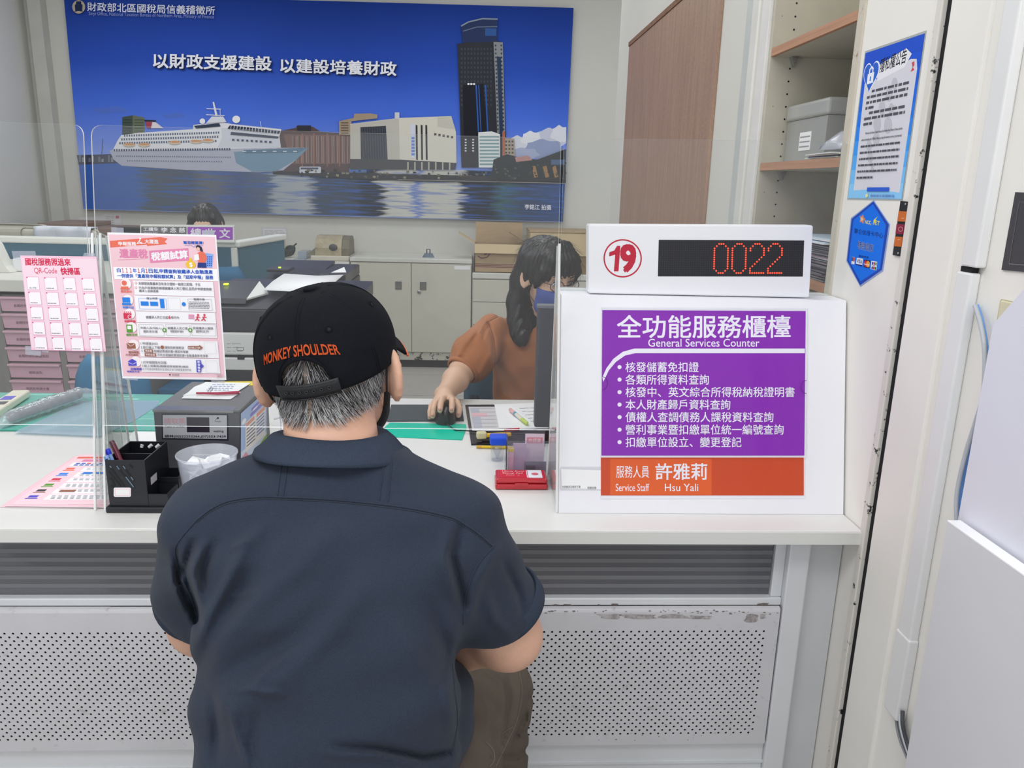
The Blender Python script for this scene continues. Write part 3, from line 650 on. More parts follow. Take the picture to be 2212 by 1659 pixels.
qc = thing('code_card', 'small white card of two captions taped low left on the sign box', 'card', (0.22, 1.49, 0.79))
B = Bs(); B.k = 20
B.rrect(1209, 1008, 1304, 1060, 5, clear('tape_clear', '#f4f4f6', 0.25, '#f0f0f2', 0.1, 1.4, .5)); B.poly([(1212, 1013), (1300, 1016), (1299, 1057), (1213, 1054)], PAPER)
B.tbox('申請書表及範例下載', 1214, 1049, 1254, 1054, ink('#55555a'), 0.01); B.tbox('稅務信箱', 1269, 1051, 1288, 1056.5, ink('#55555a'), 0.01)
obj('printed_sheet', B.mb, qc)
# ================================================================ LED number display
YL = 1.612
ld = thing('number_display', 'white counter 19 box with a red dot-matrix 0022 display', 'display', (0.47, 1.63, zb))
B = Board((0.4, YL, 1.2), (1, 0, 0), (0, 0, 1), step=0.00002)
c4 = [B.p(1272, 485), B.p(1757, 487), B.p(1750, 629), B.p(1272, 629)]
for c in c4[2:]: c[2] = zb + 0.0003
mb = MB(); b = bmesh.new(); vv = [b.verts.new(p) for p in c4] + [b.verts.new(p + V(0, 0.042, 0)) for p in c4]
for f in ((3, 2, 1, 0), (4, 5, 6, 7), (0, 1, 5, 4), (1, 2, 6, 5), (2, 3, 7, 6), (3, 0, 4, 7)): b.faces.new([vv[i] for i in f])
bmesh.ops.recalc_face_normals(b, faces=b.faces[:]); bmesh.ops.bevel(b, geom=b.edges[:], offset=0.0022, segments=2, affect='EDGES'); mb.bm(b, WPL)
obj('case', mb, ld)
RED = ink('#bf2f44')
B.ring(1345, 558, 38.5, 41.5, RED); B.poly([(1316, 545), (1327, 541), (1333, 531), (1340, 531), (1336, 586), (1326, 586), (1329, 550), (1316, 554)], RED); B.tbox('9', 1342, 530, 1372, 586, RED, 0.05)
obj('counter_number', B.mb, ld)
B = Board((0.4, YL, 1.2), (1, 0, 0), (0, 0, 1), step=0.00002); B.k = 4
B.poly([(1423, 518), (1737, 519.5), (1734, 597.5), (1421, 597)], mat('led_board', '#17181f', 0.4, var=0.1))
LEDR = mat('led_lit', '#ff3a22', 0.4, emit=2.6, var=0.25, vscale=900); LEDO = ink('#5f6068')
dig = {'0': ['..###..', '.#...#.'] + ['#.....#'] * 10 + ['.#...#.', '..###..'],
       '2': ['..###..', '.#...#.', '#.....#', '#.....#', '......#', '......#', '.....#.', '....#..', '...#...', '..#....', '.#.....', '#......', '#......', '#######']}
lit = set()
for i, ch in enumerate('0022'):
    for r_, row in enumerate(dig[ch]):
        for c_, s_ in enumerate(row):
            if s_ == '#': lit.add((24 + i * 8 + c_, 1 + r_))
off = Board((0.4, YL, 1.2), (1, 0, 0), (0, 0, 1), MB()); on = Board((0.4, YL, 1.2), (1, 0, 0), (0, 0, 1), MB())
for r_ in range(16):
    for c_ in range(64):
        x = 1424.5 + (c_ + .5) * 4.86 - r_ * 0.13; y = 519.5 + (r_ + .5) * 4.83
        if (c_, r_) in lit: on.ell(x, y, 1.75, 1.75, LEDR, 0.0010, 8)
        else: off.ell(x, y, 0.55, 0.55, LEDO, 0.0008, 5)
sc_ = obj('screen', B.mb, ld); obj('unlit_dots', off.mb, sc_, kind='stuff'); obj('lit_digits', on.mb, sc_, label='red lit digits reading 0022')
# ================================================================ office behind the counter
CREAM = mat('cream_steel', '#cfccbe', 0.45, var=0.03, vscale=5, dirt=('#aaa696', 0.68, 0.85, 9))
CREAMT = mat('cream_steel_top', '#d9d8d0', 0.4, var=0.03)
CHIP = mat('chipped_plinth_paint', '#c9c6ba', 0.6, dirt=('#4c4a48', 0.55, 0.58, 26))
DARKPLINTH = mat('dark_plinth', '#3d3c3e', 0.7)  # darker lower band of the plinth
CHROME = mat('satin_metal', '#a9a9a9', 0.3, metal=0.8)
def steel_cabinet(label, x0, x1, zt, handles, lock, sticker):
    c = thing('steel_cabinet', label, 'cabinet', ((x0 + x1) / 2, 6.18, 0), 'cream steel cabinets along the back wall')
    obj('body', MB().box((x0, 5.985, 0.12), (x1, 6.415, zt - 0.03), CREAM), c)
    obj('top_panel', MB().box((x0 - 0.002, 5.965, zt - 0.03), (x1 + 0.002, 6.418, zt), CREAMT, 0.004), c)
    obj('plinth', MB().box((x0, 5.985, 0.06), (x1, 6.41, 0.12), CHIP).box((x0, 6.0, 0.0), (x1, 6.41, 0.06), DARKPLINTH), c)
    xm = (x0 + x1) / 2
    for a, b_, h in ((x0 + .004, xm - .003, handles[0]), (xm + .003, x1 - .004, handles[1])):
        d = obj('door', MB().box((a, 5.97, 0.125), (b_, 5.984, zt - 0.035), CREAM, 0.003), c)
        hb = MB(); hb.box((h - .025, 5.966, 0.605), (h + .025, 5.9705, 0.67), CHROME, 0.002); hb.box((h - .018, 5.9655, 0.612), (h + .018, 5.967, 0.64), mat('handle_recess', '#7a786f', 0.5))
        obj('handle', hb, d)
        if abs(h - handles[1]) < 1e-6: obj('lock', MB().lathe((h - .03, 5.97, 0.592), [(0.014, 0), (0.014, 0.006), (0.001, 0.007)], CHROME, (0, -1, 0), 16), d)
    if sticker: obj('asset_sticker', MB().box((x1 - .13, 5.9685, zt - 0.075), (x1 - .01, 5.9698, zt - 0.047), PAPER), c)
    return c
steel_cabinet('cream steel cabinet with two doors, right of the covered machine', -0.912, -0.006, 0.84, (-0.555, -0.37), True, True)
steel_cabinet('cream steel cabinet under the dusty covered machine', -1.83, -0.922, 0.805, (-1.46, -1.28), False, False)
fc = thing('filing_cabinet', 'cream steel drawer cabinet under the open cardboard box', 'cabinet', (0.4, 6.18, 0))
obj('body', MB().box((0.0, 5.985, 0.0), (0.93, 6.415, 0.735), CREAM), fc); obj('top_panel', MB().box((0.0, 5.965, 0.70), (0.93, 6.418, 0.745), CREAMT, 0.006), fc)
for k, (za, zb_) in enumerate(((0.525, 0.692), (0.35, 0.52), (0.175, 0.345), (0.0, 0.17))):
    d = obj('drawer', MB().box((0.006, 5.968, za), (0.925, 5.984, zb_), CREAM, 0.003), fc); obj('handle', MB().box((0.40, 5.958, zb_ - .05), (0.54, 5.968, zb_ - .03), CHROME, 0.003), d)
# bulldog clip
bc = MB(); p = V(-0.338, 6.1, 0.8405); bc.prism([p + V(-.045, -.02, 0), p + V(.045, -.02, 0), p + V(.03, -.005, .03), p + V(-.03, -.005, .03)], (0, 0.03, 0), mat('clip_steel', '#5b6673', 0.35, metal=0.6)); bc.tube([p + V(-.012, 0, .03), p + V(-.012, .0, .06), p + V(.012, 0, .06), p + V(.012, 0, .03)], 0.005, mat('clip_steel'))
tag(obj('bulldog_clip', bc), 'small grey bulldog clip left on top of the two-door cabinet', 'clip')
# covered old machine (beige, dusty plastic cover)
tm = thing('covered_machine', 'old beige office machine under a dusty cover with a dark knob', 'machine', (-1.02, 6.15, 0.805))
DUST = mat('dusty_cover', '#b3a78c', 0.55, var=0.14, vscale=7, dirt=('#8b7c5e', 0.5, 0.75, 12)); TRN = mat('machine_base', '#cfc9ba', 0.5, var=0.05)
obj('base', MB().box((-1.21, 6.0, 0.8062), (-0.925, 6.30, 0.842), TRN, 0.008), tm)
m = MB(); prof = [(6.03, .842), (6.03, .90), (6.07, .962), (6.12, .985), (6.24, .985), (6.29, .95), (6.30, .842)]
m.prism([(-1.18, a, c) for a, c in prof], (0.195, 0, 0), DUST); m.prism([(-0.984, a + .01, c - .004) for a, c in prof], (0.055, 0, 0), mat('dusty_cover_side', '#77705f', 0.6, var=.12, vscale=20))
obj('cover', m, tm); obj('knob', MB().ball((-1.045, 6.028, 0.905), (0.032, 0.012, 0.026), mat('dark_knob', '#4b4a4e', 0.5)), tm)
obj('carriage', MB().prism([(-1.25, 6.05, .842), (-1.18, 6.05, .842), (-1.18, 6.05, .90)], (0, 0.03, 0), mat('carriage_grey', '#86806f', 0.5)), tm)
tr = obj('paper_tray', MB().box((-1.34, 6.02, 0.806), (-1.26, 6.3, 0.812), clear('pale_blue_film', '#dfe9f2', 0.55, '#c9d3de', 0.1)).box((-1.33, 6.12, 0.812), (-1.265, 6.3, 0.86), clear('pale_blue_film')))
tag(tr, 'pale translucent plastic box beside the dusty covered machine', 'tray')
cb = MB(); pts = []
for k in range(60):
    t = k / 59; a = t * 6 * 2 * math.pi; pts.append((-1.415 + .032 * math.cos(a) * (1 + .2 * math.sin(3 * t)) + .015 * t, 6.2 + .03 * math.sin(a), 0.835 + .045 * t + .02 * math.sin(a)))
cb.tube(pts, 0.006, mat('green_cord', '#2c3a34', 0.5), 6); cb.tube([(-1.45, 6.1, .814), (-1.42, 6.15, .82), (-1.37, 6.2, .90), (-1.352, 6.2, .915)], 0.006, mat('green_cord'), 6)
tag(obj('coiled_cord', cb), 'coiled dark green power cord on the low cabinet', 'cord')
bm_ = thing('beige_machine', 'beige desktop machine half hidden behind the teal partition end', 'machine', (-1.58, 6.15, 0.805))
obj('body', MB().box((-1.68, 6.0, 0.806), (-1.47, 6.35, 0.94), mat('aged_beige', '#cfc4ad', 0.5, var=.06), 0.015), bm_); obj('top_paper', MB().box((-1.66, 6.02, 0.941), (-1.50, 6.25, 0.946), mat('dark_lid', '#5b564e', 0.6)), bm_)
# papers pinned on the wall
B = Board((0, 6.418, 0), (1, 0, 0), (0, 0, 1)); B.poly([(564, 491), (620, 492), (621, 517), (565, 516)], ink('#c9c8cc')); B.poly([(568, 494), (617, 495), (618, 512), (569, 511)], ink('#dadade'))
for k in range(5): greek(B, 571, 497 + k * 3, 615, 1, ink('#a9a9b0'), 0.02, k)
tag(obj('wall_chart', B.mb), 'small pale printed chart on the back wall above the low cabinet', 'chart')
B = Board((0, 6.418, 0), (1, 0, 0), (0, 0, 1)); B.poly([(170, 470), (205, 468), (226, 463), (262, 464), (261, 492), (228, 491), (172, 488)], ink('#d9d8da')); B.rect(250, 466, 257, 472, ink('#c9677a'))
for k in range(5): greek(B, 229, 468 + k * 4, 247, 1, ink('#a9a9b0'), 0.02, k)
tag(obj('wall_notice', B.mb), 'white paper with a red seal on the back wall left of the mural', 'paper')
# cardboard boxes
CARD = mat('cardboard', '#b39a78', 0.75, var=0.06, vscale=10, stretch=(1, 1, 5)); CARD2 = mat('cardboard_light', '#cdb892', 0.7, var=0.05); CARDI = mat('cardboard_inside_shade', '#8e7758', 0.8); MAROON = ink('#7c4650', 0.7)
ca = thing('cardboard_box', 'open cardboard box with raised flaps on the drawer cabinet', 'box', (0.2, 6.1, 0.745))
m = MB(); x0, x1, y0, y1, z0, z1 = 0.014, 0.408, 5.985, 6.24, 0.746, 0.958
for lo, hi in (((x0, y0, z0), (x1, y0 + .005, z1)), ((x0, y1 - .005, z0), (x1, y1, z1)), ((x0, y0, z0), (x0 + .005, y1, z1)), ((x1 - .005, y0, z0), (x1, y1, z1)), ((x0, y0, z0), (x1, y1, z0 + .005))): m.box(lo, hi, CARD)
for k in range(3): m.box((x0 + .002, y0 - .0006, 0.785 + k * .011), (x1 - .002, y0, 0.790 + k * .011), MAROON)
obj('body', m, ca)
B = Board((0, y0 - .0004, 0), (1, 0, 0), (0, 0, 1)); B.line([(1032, 553), (1040, 558), (1052, 556), (1058, 548)], 2.4, MAROON); greek(B, 1046, 545, 1088, 6, MAROON, -0.1, 5, wmin=4, wmax=8, gap=2)
obj('printed_mark', B.mb, ca)
obj('flap', MB().prism([(x0, y0, z1), (x1 + .01, y0, z1), (x1 + .012, y0 - .03, z1 - .066), (x0, y0 - .03, z1 - .066)], (0, -.004, 0.001), CARD2), ca)
obj('flap', MB().prism([(x0 + .008, y1 - .004, z1), (x1 - .02, y1 - .004, z1), (x1 - .02, y1 + .02, z1 + .15), (x0 + .008, y1 + .02, z1 + .15)], (0, .004, 0), CARD), ca)
obj('flap', MB().prism([(x0, y0 + .02, z1), (x0, y1 - .03, z1), (x0 - .125, y1 - .05, z1 + .075), (x0 - .125, y0 + .04, z1 + .075)], (0.004, 0, .004), CARD2), ca)
obj('flap', MB().prism([(x1, y0 + .02, z1), (x1, y1 - .03, z1), (x1 - .13, y1 - .06, z1 + .08), (x1 - .13, y0 + .06, z1 + .08)], (0.003, 0, .004), CARDI), ca)
cb2 = thing('cardboard_box', 'closed pale cardboard box on the drawer cabinet behind the clerk', 'box', (0.66, 6.15, 0.745))
m = MB(); m.box((0.44, 6.0, 0.746), (0.90, 6.38, 0.88), CARDI, 0.004); obj('shaded_lower_front', m, cb2); m = MB(); m.box((0.43, 5.99, 0.881), (0.91, 6.385, 1.052), CARD2, 0.004); obj('carton', m, cb2); obj('lid_edge', MB().box((0.425, 5.985, 1.053), (0.915, 6.39, 1.068), CARD, 0.003), cb2)  # lower box: darker card colour paints the carton's shaded lower front
# ---------------------------------------------------------------- teal partition with nameplate
TEAL = mat('teal_fabric', '#3f6b80', 0.75, var=0.05, vscale=30, bump=0.2, bscale=900); RAIL = mat('rail_white', '#e2e3dd', 0.4, var=0.02)
pt = thing('partition', 'teal fabric desk partition with white top rail across the back office', 'partition', (-2.2, 4.12, 0))
obj('panel', MB().box((-3.29, 4.10, 0.08), (-1.825, 4.14, 1.05), TEAL), pt); obj('panel', MB().box((-1.815, 4.10, 0.08), (-1.215, 4.14, 1.05), TEAL), pt)
m = MB(); c0, c1 = V(-1.205, 4.12, 0), V(-1.115, 4.70, 0); u = nrm(c1 - c0); nv = V(-u[1], u[0], 0)
m.obox((c0 + c1) / 2 + V(0, 0, .565), u * np.linalg.norm(c1 - c0) / 2, nv * .02, (0, 0, .485), TEAL); obj('return_panel', m, pt)
m = MB(); m.box((-3.29, 4.09, 1.05), (-1.20, 4.15, 1.082), RAIL, 0.008); m.obox((c0 + c1) / 2 + V(0, 0, 1.066), u * (np.linalg.norm(c1 - c0) / 2 + .02), nv * .03, (0, 0, .016), RAIL, 0.008)
m.box((-3.29, 4.095, 0.0), (-1.20, 4.145, 0.08), RAIL); m.box((-1.225, 4.095, 0.08), (-1.195, 4.145, 1.05), RAIL, .004); obj('rail', m, pt)
npl = thing('nameplate', 'grey and purple desk nameplate clipped on the teal partition', 'sign', (-1.42, 4.06, 1.082))
q = [at(x, y, 'y', 4.062) for x, y in ((303, 485), (505, 487), (506, 524), (303, 521))]
obj('holder', MB().prism(q, (0, .026, 0), RAIL), npl)
B = Board((-1.4, 4.062, 1.1), (1, 0, 0), (0, 0, 1)); B.poly([(305, 489), (403, 490), (403, 510), (305, 509)], ink('#6c6b6c')); B.poly([(405, 490), (503, 491), (503, 518), (405, 517)], ink('#a04fc0'))
NW = ink('#e9e6ee'); B.tbox('工讀生', 310, 491, 342, 499, NW, .02, .01); B.tbox('Work-Study Student', 311, 501, 341, 505, NW, 0, .01); B.tbox('李 念 慈', 348, 491, 400, 502, NW, .02, .01)
B.tbox('總 收 文', 412, 493, 497, 513, NW, .02, .015); B.poly([(436, 498), (463, 499), (463, 516), (436, 515)], ink('#a3a0ae'))
obj('printed_face', B.mb, npl)
# things behind the partition
bx = thing('storage_box', 'brown cardboard archive box against the wall behind the partition', 'box', (-2.78, 6.1, 0.0)); KR = mat('brown_kraft', '#8d7568', 0.8, var=.08)
obj('body', MB().box((-3.1, 5.9, 0.0), (-2.55, 6.35, 1.015), KR, .006), bx); obj('lid', MB().box((-3.11, 5.89, 1.016), (-2.80, 6.36, 1.045), KR, .004), bx)
ch = thing('office_chair', 'cream chair back with a pale towel hung over it behind the partition', 'chair', (-2.4, 4.6, 0))
def chair_base(t, x, y, m_, seat_z=0.45, dirn=1):
    obj('seat', MB().box((x - .19, y - .2, seat_z - .05), (x + .19, y + .2, seat_z), m_, .02), t)
    obj('column', MB().lathe((x, y, 0.08), [(.028, 0), (.028, seat_z - .13)], BLACK), t)
    for k in range(5):
        a = 2 * math.pi * k / 5 + .3; obj('leg', MB().tube([(x, y, .09), (x + .22 * math.cos(a), y + .22 * math.sin(a), .06)], [.022, .014], BLACK).ball((x + .22 * math.cos(a), y + .22 * math.sin(a), .028), .027, BLACK, 10, 8), t)
chair_base(ch, -2.38, 4.55, mat('cream_vinyl', '#cfcabb', .5))
m = MB(); m.box((-2.60, 4.72, .50), (-2.16, 4.76, 1.085), mat('cream_vinyl'), .03, 4); obj('backrest', m, ch)
tw = MB(); g = [[(x, 4.70 - .012 * math.sin(j * 1.1) if z < 1.09 else 4.70 + (z - 1.09) * 2, z) for j, x in enumerate(np.linspace(-2.51, -2.19, 14))] for z in (.93, .98, 1.03, 1.07, 1.095)]
g.append([(p[0], 4.79, 1.095) for p in g[-1]]); g.append([(p[0], 4.80, .98) for p in g[0]])
tw.sheet(g, mat('pale_towel', '#d9dde6', .9, bump=.3, bscale=500), .006); tag(obj('towel', tw), 'pale blue-white towel draped over the cream chair back', 'towel')
c2 = thing('office_chair', 'cream rounded chair back at the far left behind the partition', 'chair', (-2.75, 5.0, 0)); chair_base(c2, -2.95, 5.0, mat('cream_vinyl')); m = MB(); m.box((-3.2, 5.18, .5), (-2.68, 5.24, 1.075), mat('cream_vinyl'), .05, 4); obj('backrest', m, c2)
mo = thing('monitor', 'black monitor top peeking over the partition beside the nameplate', 'monitor', (-1.79, 4.6, 0.75))
obj('screen', MB().box((-1.98, 4.55, .82), (-1.60, 4.58, 1.112), BLACK, .006), mo); obj('stand', MB().box((-1.82, 4.58, .752), (-1.76, 4.62, .95), BLACK, .004).box((-1.9, 4.5, .7405), (-1.68, 4.68, .752), BLACK, .004), mo)
dk = thing('desk', 'pale office desk behind the teal partition', 'desk', (-1.7, 4.5, 0)); obj('desk_top', MB().box((-2.05, 4.16, .715), (-1.24, 4.80, .74), LAMIN, .003), dk)
for x in (-2.03, -1.27): obj('leg', MB().box((x - .015, 4.18, 0), (x + .015, 4.78, .715), STEEL2), dk)
# ---------------------------------------------------------------- pink drawer cabinet with white top
PINK = mat('pink_drawer', '#d8b0bf', 0.45, var=.03); PINKL = mat('pink_lip', '#dbb3c2', .4); GREYC = mat('grey_carcass', '#8b8885', .5, var=.04)
pd = thing('drawer_cabinet', 'wide cabinet of pink document drawers under a white top at left', 'cabinet', (-1.7, 3.6, 0))
m = MB()
m.box((-2.20, 3.32, 0.0), (-1.44, 3.75, 0.905), GREYC)
for x in (-1.942, -1.703, -1.452): m.box((x - .012, 3.302, 0.02), (x + .012, 3.32, .905), GREYC)
obj('carcass', m, pd); obj('top_slab', MB().box((-3.2, 3.28, .922), (-1.43, 4.08, .972), mat('slab_white', '#dcdad2', .4, var=.03), .004), pd)
DT = ['各類所得扣繳憑單', '各類所得扣繳憑單', '各類所得扣繳暨免扣', '各類所得扣繳暨免扣', '租稅減免', '證明及申請文書']
for ci, (xa, xb) in enumerate(((-1.928, -1.717), (-1.689, -1.465))):
    for k in range(7):
        z1_ = 0.903 - k * .0703; z0_ = z1_ - .064
        if ci == 1 and k == 6: continue
        d = obj('drawer', MB().prism([(xa, 3.305, z0_), (xb, 3.305, z0_), (xb, 3.298, z1_ - .012), (xa, 3.298, z1_ - .012)], (0, .012, 0), PINK).box((xa, 3.32, z0_ + .001), (xb, 3.45, z0_ + .006), PINK), pd)
        obj('handle', MB().box((xa, 3.285, z1_ - .012), (xb, 3.312, z1_ - .002), PINKL, .003), d)
        B = Board((xa, 3.2972, z0_ + .03), (1, 0, 0), (0, .007, -.05)); B.mb = MB()
        ux, s_ = V(1, 0, 0), DT[min(k, 5)]; v, f, _ = glyphs(s_); hh = .012; w_ = min(.17, .0135 * len(s_)); x_ = (xa + xb) / 2 - w_ / 2
        B.mb.add([(x_ + a * w_, 3.2985, z0_ + .018 + b_ * hh) for a, b_ in v], f, ink('#6b4a58')); obj('written_label', B.mb, d)
wb = MB().box((-2.0, 3.55, .973), (-1.90, 3.66, 1.03), WPL, .006); tag(obj('paper_cup_box', wb), 'small white carton on the white cabinet top at far left', 'box')
m = MB(); m.prism([(-2.16, 3.5, .973), (-1.985, 3.5, .973), (-2.005, 3.5, 1.0), (-2.035, 3.5, 1.09), (-2.06, 3.5, 1.125), (-2.16, 3.5, 1.125)], (0, .06, 0), mat('ivory_plastic', '#e6e6de', .35)); tag(obj('tape_dispenser', m), 'ivory tape dispenser at the left edge on the white cabinet top', 'dispenser')
# ---------------------------------------------------------------- blue chairs
BLUE = mat('blue_upholstery', '#3b7ca6', .7, var=.05, vscale=20); BLUE2 = mat('blue_upholstery_dark', '#1f5f86', .7, var=.05)
def blue_chair(label, x, y, w_, zb_, zt_, m_, yb):
    t = thing('office_chair', label, 'chair', (x, y, 0), 'blue office chairs'); chair_base(t, x, y, m_, .46)
    g = []
    for i in range(9):
        v = i / 8; z = zb_ + (zt_ - zb_) * v; hw = w_ / 2 * (1 - .25 * max(0, v - .55) ** 2 / .2); hw *= (1 if v < .85 else 1 - (v - .85) * 1.1)
        g.append([(x + hw * s_, yb - .05 * (1 - s_ * s_) - .02 * math.sin(v * 3), z) for s_ in np.linspace(-1, 1, 13)])
    obj('backrest', MB().sheet(g, m_, .045), t); obj('back_bar', MB().box((x - .03, yb + .04, .42), (x + .03, yb + .06, zb_ + .1), BLACK, .004), t)
blue_chair('nearer blue office chair, its back showing under the pink tax notice', -1.228, 2.95, 0.26, .50, .80, BLUE, 2.70)
blue_chair('dark blue chair in front of the partition, behind the printers', -1.235, 3.71, 0.30, .55, .975, BLUE2, 3.93)
# ---------------------------------------------------------------- printers on their stands
PBK = mat('printer_black', '#2b2b36', .35, var=.06, vscale=12); PBK2 = mat('printer_black_ribbed', '#23232c', .5, var=.2, vscale=60, stretch=(8, 1, .4)); PWH = mat('printer_white', '#dfe0de', .4, var=.02); LEDY = mat('status_led', '#d8ff30', .4, emit=1.5)
p1 = thing('printer', 'large black and white office printer beside the man\'s cap', 'printer', (-.7, 3.15, .58))
x0, x1 = -1.0, -.42
obj('upper_body', MB().box((x0, 2.90, .845), (x1, 3.36, .93), PBK2, .006), p1)
m = MB(); m.prism([(x0, 2.90, .931), (x0, 3.36, .931), (x0, 3.36, .985), (x0, 3.12, .972)], (x1 - x0, 0, 0), PBK); obj('output_tray', m, p1)
m = MB(); m.prism([(-1.0, 2.93, .945), (-1.0, 3.16, .962), (-1.0, 3.16, 1.0), (-1.0, 2.95, .962)], (0.165, 0, 0), PBK); m.box((-.96, 3.09, .992), (-.945, 3.11, .997), LEDY); obj('control_panel', m, p1)
obj('panel_grip', MB().prism([(-.835, 2.95, .955), (-.78, 3.05, .965), (-.835, 3.14, .998)], (0, 0, .006), PWH), p1)
c_ = obj('paper_cassette', MB().box((x0, 2.895, .758), (x1, 3.36, .842), PWH, .006), p1)
B = Board((-.8, 2.895, .8), (1, 0, 0), (0, 0, 1)); greek(B, 490, 742, 520, 1.2, ink('#9a9a9c')); greek(B, 490, 750, 515, 1.2, ink('#9a9a9c'), seed=3); B.line([(512, 751), (526, 751), (526, 757), (512, 757), (512, 751)], 1, ink('#4a4a50')); greek(B, 490, 758, 524, 1.2, ink('#9a9a9c'), seed=4); obj('printed_legend', B.mb, c_)
obj('paper_cassette', MB().box((x0, 2.895, .700), (x1, 3.36, .748), PWH, .005), p1); obj('cassette_gap', MB().box((x0 + .005, 2.905, .748), (x1 - .005, 3.36, .758), BLACK).box((-.865, 2.893, .742), (-.84, 2.905, .753), BLACK), p1)
obj('base', MB().box((x0, 2.905, .581), (x1, 3.36, .698), PBK2, .005), p1)
obj('finger_notch', MB().lathe((-.735, 2.8945, .843), [(.028, 0), (.026, .003), (.001, .003)], mat('notch_grey', '#b9b9be', .4), (0, -1, 0), 20), p1)
st = thing('printer_stand', 'pale low stand under the nearer printer', 'stand', (-.7, 3.15, 0)); obj('stand_top', MB().box((-1.03, 2.88, .55), (-.39, 3.40, .58), LAMIN), st)
for x in (-1.01, -.41):
    for y in (2.90, 3.38): obj('leg', MB().box((x - .015, y - .015, 0), (x + .015, y + .015, .55), STEEL2), st)
pm = MB(); pm.sheet([[(-.79, 3.02, .986), (-.65, 3.02, .982), (-.535, 3.02, .990)], [(-.80, 3.2, .996), (-.65, 3.22, .993), (-.55, 3.2, 1.0)], [(-.785, 3.34, 1.012), (-.65, 3.34, 1.006), (-.54, 3.34, 1.012)]], PAPER, .002); tag(obj('paper_sheets', pm), 'white sheets lying on top of the nearer printer', 'paper')
p2 = thing('printer', 'farther black printer in front of the steel cabinets', 'printer', (-.75, 3.85, .62))
obj('body', MB().box((-.945, 3.60, .65), (-.57, 4.05, .935), PBK, .008), p2)
m = MB(); m.prism([(-.945, 3.60, .936), (-.945, 4.05, .936), (-.945, 4.05, 1.0), (-.945, 3.80, .985)], (.25, 0, 0), PBK); m.box((-.93, 3.62, .985), (-.83, 3.74, 1.0), PBK, .004); m.box((-.885, 3.66, 1.0), (-.875, 3.67, 1.004), LEDY); obj('output_tray', m, p2)
obj('side_cover', MB().box((-.693, 3.595, .936), (-.572, 4.05, .985), PBK, .006), p2); obj('paper_scrap', MB().prism([(-.64, 3.62, .987), (-.575, 3.64, .987), (-.60, 3.74, 1.0)], (0, 0, .002), PAPER), p2)
obj('front_cassette', MB().box((-.945, 3.595, .62), (-.57, 4.05, .648), PWH, .004), p2)
s2 = thing('printer_stand', 'grey cabinet stand under the farther printer', 'stand', (-.75, 3.85, 0)); obj('body', MB().box((-.97, 3.58, .02), (-.55, 4.07, .618), GREYC, .004), s2); obj('door', MB().box((-.96, 3.572, .03), (-.56, 3.58, .60), CREAM, .002), s2)
# ---------------------------------------------------------------- papers and bag on the niche shelves
def stack(name, label, cat, x0, x1, y0, y1, z, n, cols, jit=.01, group=None):
    t = thing(name, label, cat, ((x0 + x1) / 2, (y0 + y1) / 2, z), group); r = random.Random(n)
    for k in range(n):
        h = .0022 if n > 3 else .006; m = MB(); dx, dy = r.uniform(-jit, jit), r.uniform(-jit, jit); c = cols[k % len(cols)]
        m.obox(((x0 + x1) / 2 + dx, (y0 + y1) / 2 + dy, z + .0008 + h * (k + .5)), ((x1 - x0) / 2, r.uniform(-.01, .01), 0), (r.uniform(-.01, .01), (y1 - y0) / 2, 0), (0, 0, h / 2 - .0001), ink(c)); obj('sheet', m, t)
    return t
gx = thing('storage_box', 'grey lidded plastic box on the middle niche shelf', 'box', (.97, 2.06, 1.4715)); GP = mat('grey_box_plastic', '#a2a3a0', .4, var=.03)
GY0, GY1, GX0, GX1 = 1.93, 2.185, .835, 1.11
obj('tub', MB().prism([(GX0 + .006, GY0 + .006, 1.4722), (GX1, GY0 + .006, 1.4722), (GX1, GY1, 1.4722), (GX0 + .006, GY1, 1.4722)], (0, 0, .105), GP), gx); obj('lid', MB().box((GX0, GY0, 1.5775), (GX1 + .003, GY1 + .003, 1.618), mat('grey_box_lid', '#adaeab', .38), .008, 3), gx)
obj('label_sticker', MB().box((GX0 + .0045, 2.02, 1.50), (GX0 + .0058, 2.09, 1.545), PAPER).box((GX0 + .004, 2.025, 1.508), (GX0 + .0046, 2.085, 1.511), ink('#9b9ba2')).box((GX0 + .004, 2.025, 1.520), (GX0 + .0046, 2.085, 1.523), ink('#9b9ba2')).box((GX0 + .004, 2.025, 1.532), (GX0 + .0046, 2.085, 1.535), ink('#9b9ba2')), gx)
stack('paper_pile', 'thin pile of papers and a blue booklet on the middle niche shelf', 'papers', .79, .93, 1.74, 1.915, 1.4715, 5, ['#e4e0d0', '#d8dccb', '#3f55a8', '#e8e6dc', '#e8e8ea'], .012)
bgm = MB(); g = []
for i in range(7):
    a = i / 6; g.append([(.79 + .10 * math.sin(math.pi * b_) * .2 + .05 * a, 1.725 + .12 * b_, 1.4855 + .03 * math.sin(math.pi * a) * (1 + .5 * math.sin(9 * b_ + 4 * a)) + .006) for b_ in np.linspace(0, 1, 10)])
bgm.sheet(g, clear('crumpled_film', '#f4f5f8', .4, '#e6e8f0', .15), .002); tag(obj('plastic_bag', bgm), 'crumpled clear plastic bag on the thin paper pile in the niche', 'bag')
stack('paper_pile', 'tall pile of grey and white papers on the lowest niche shelf', 'papers', .80, 1.0, 1.74, 2.03, 1.2005, 36, ['#8f8c90', '#77747a', '#9a979b', '#6b686f', '#b4b2b6', '#a88f9c'], .008)
stack('paper_pile', 'loose white and pale blue sheets on top of the tall paper pile', 'papers', .795, .97, 1.735, 1.99, 1.2815, 6, ['#dcdcde', '#e9e9eb', '#c7d7e6'], .012)
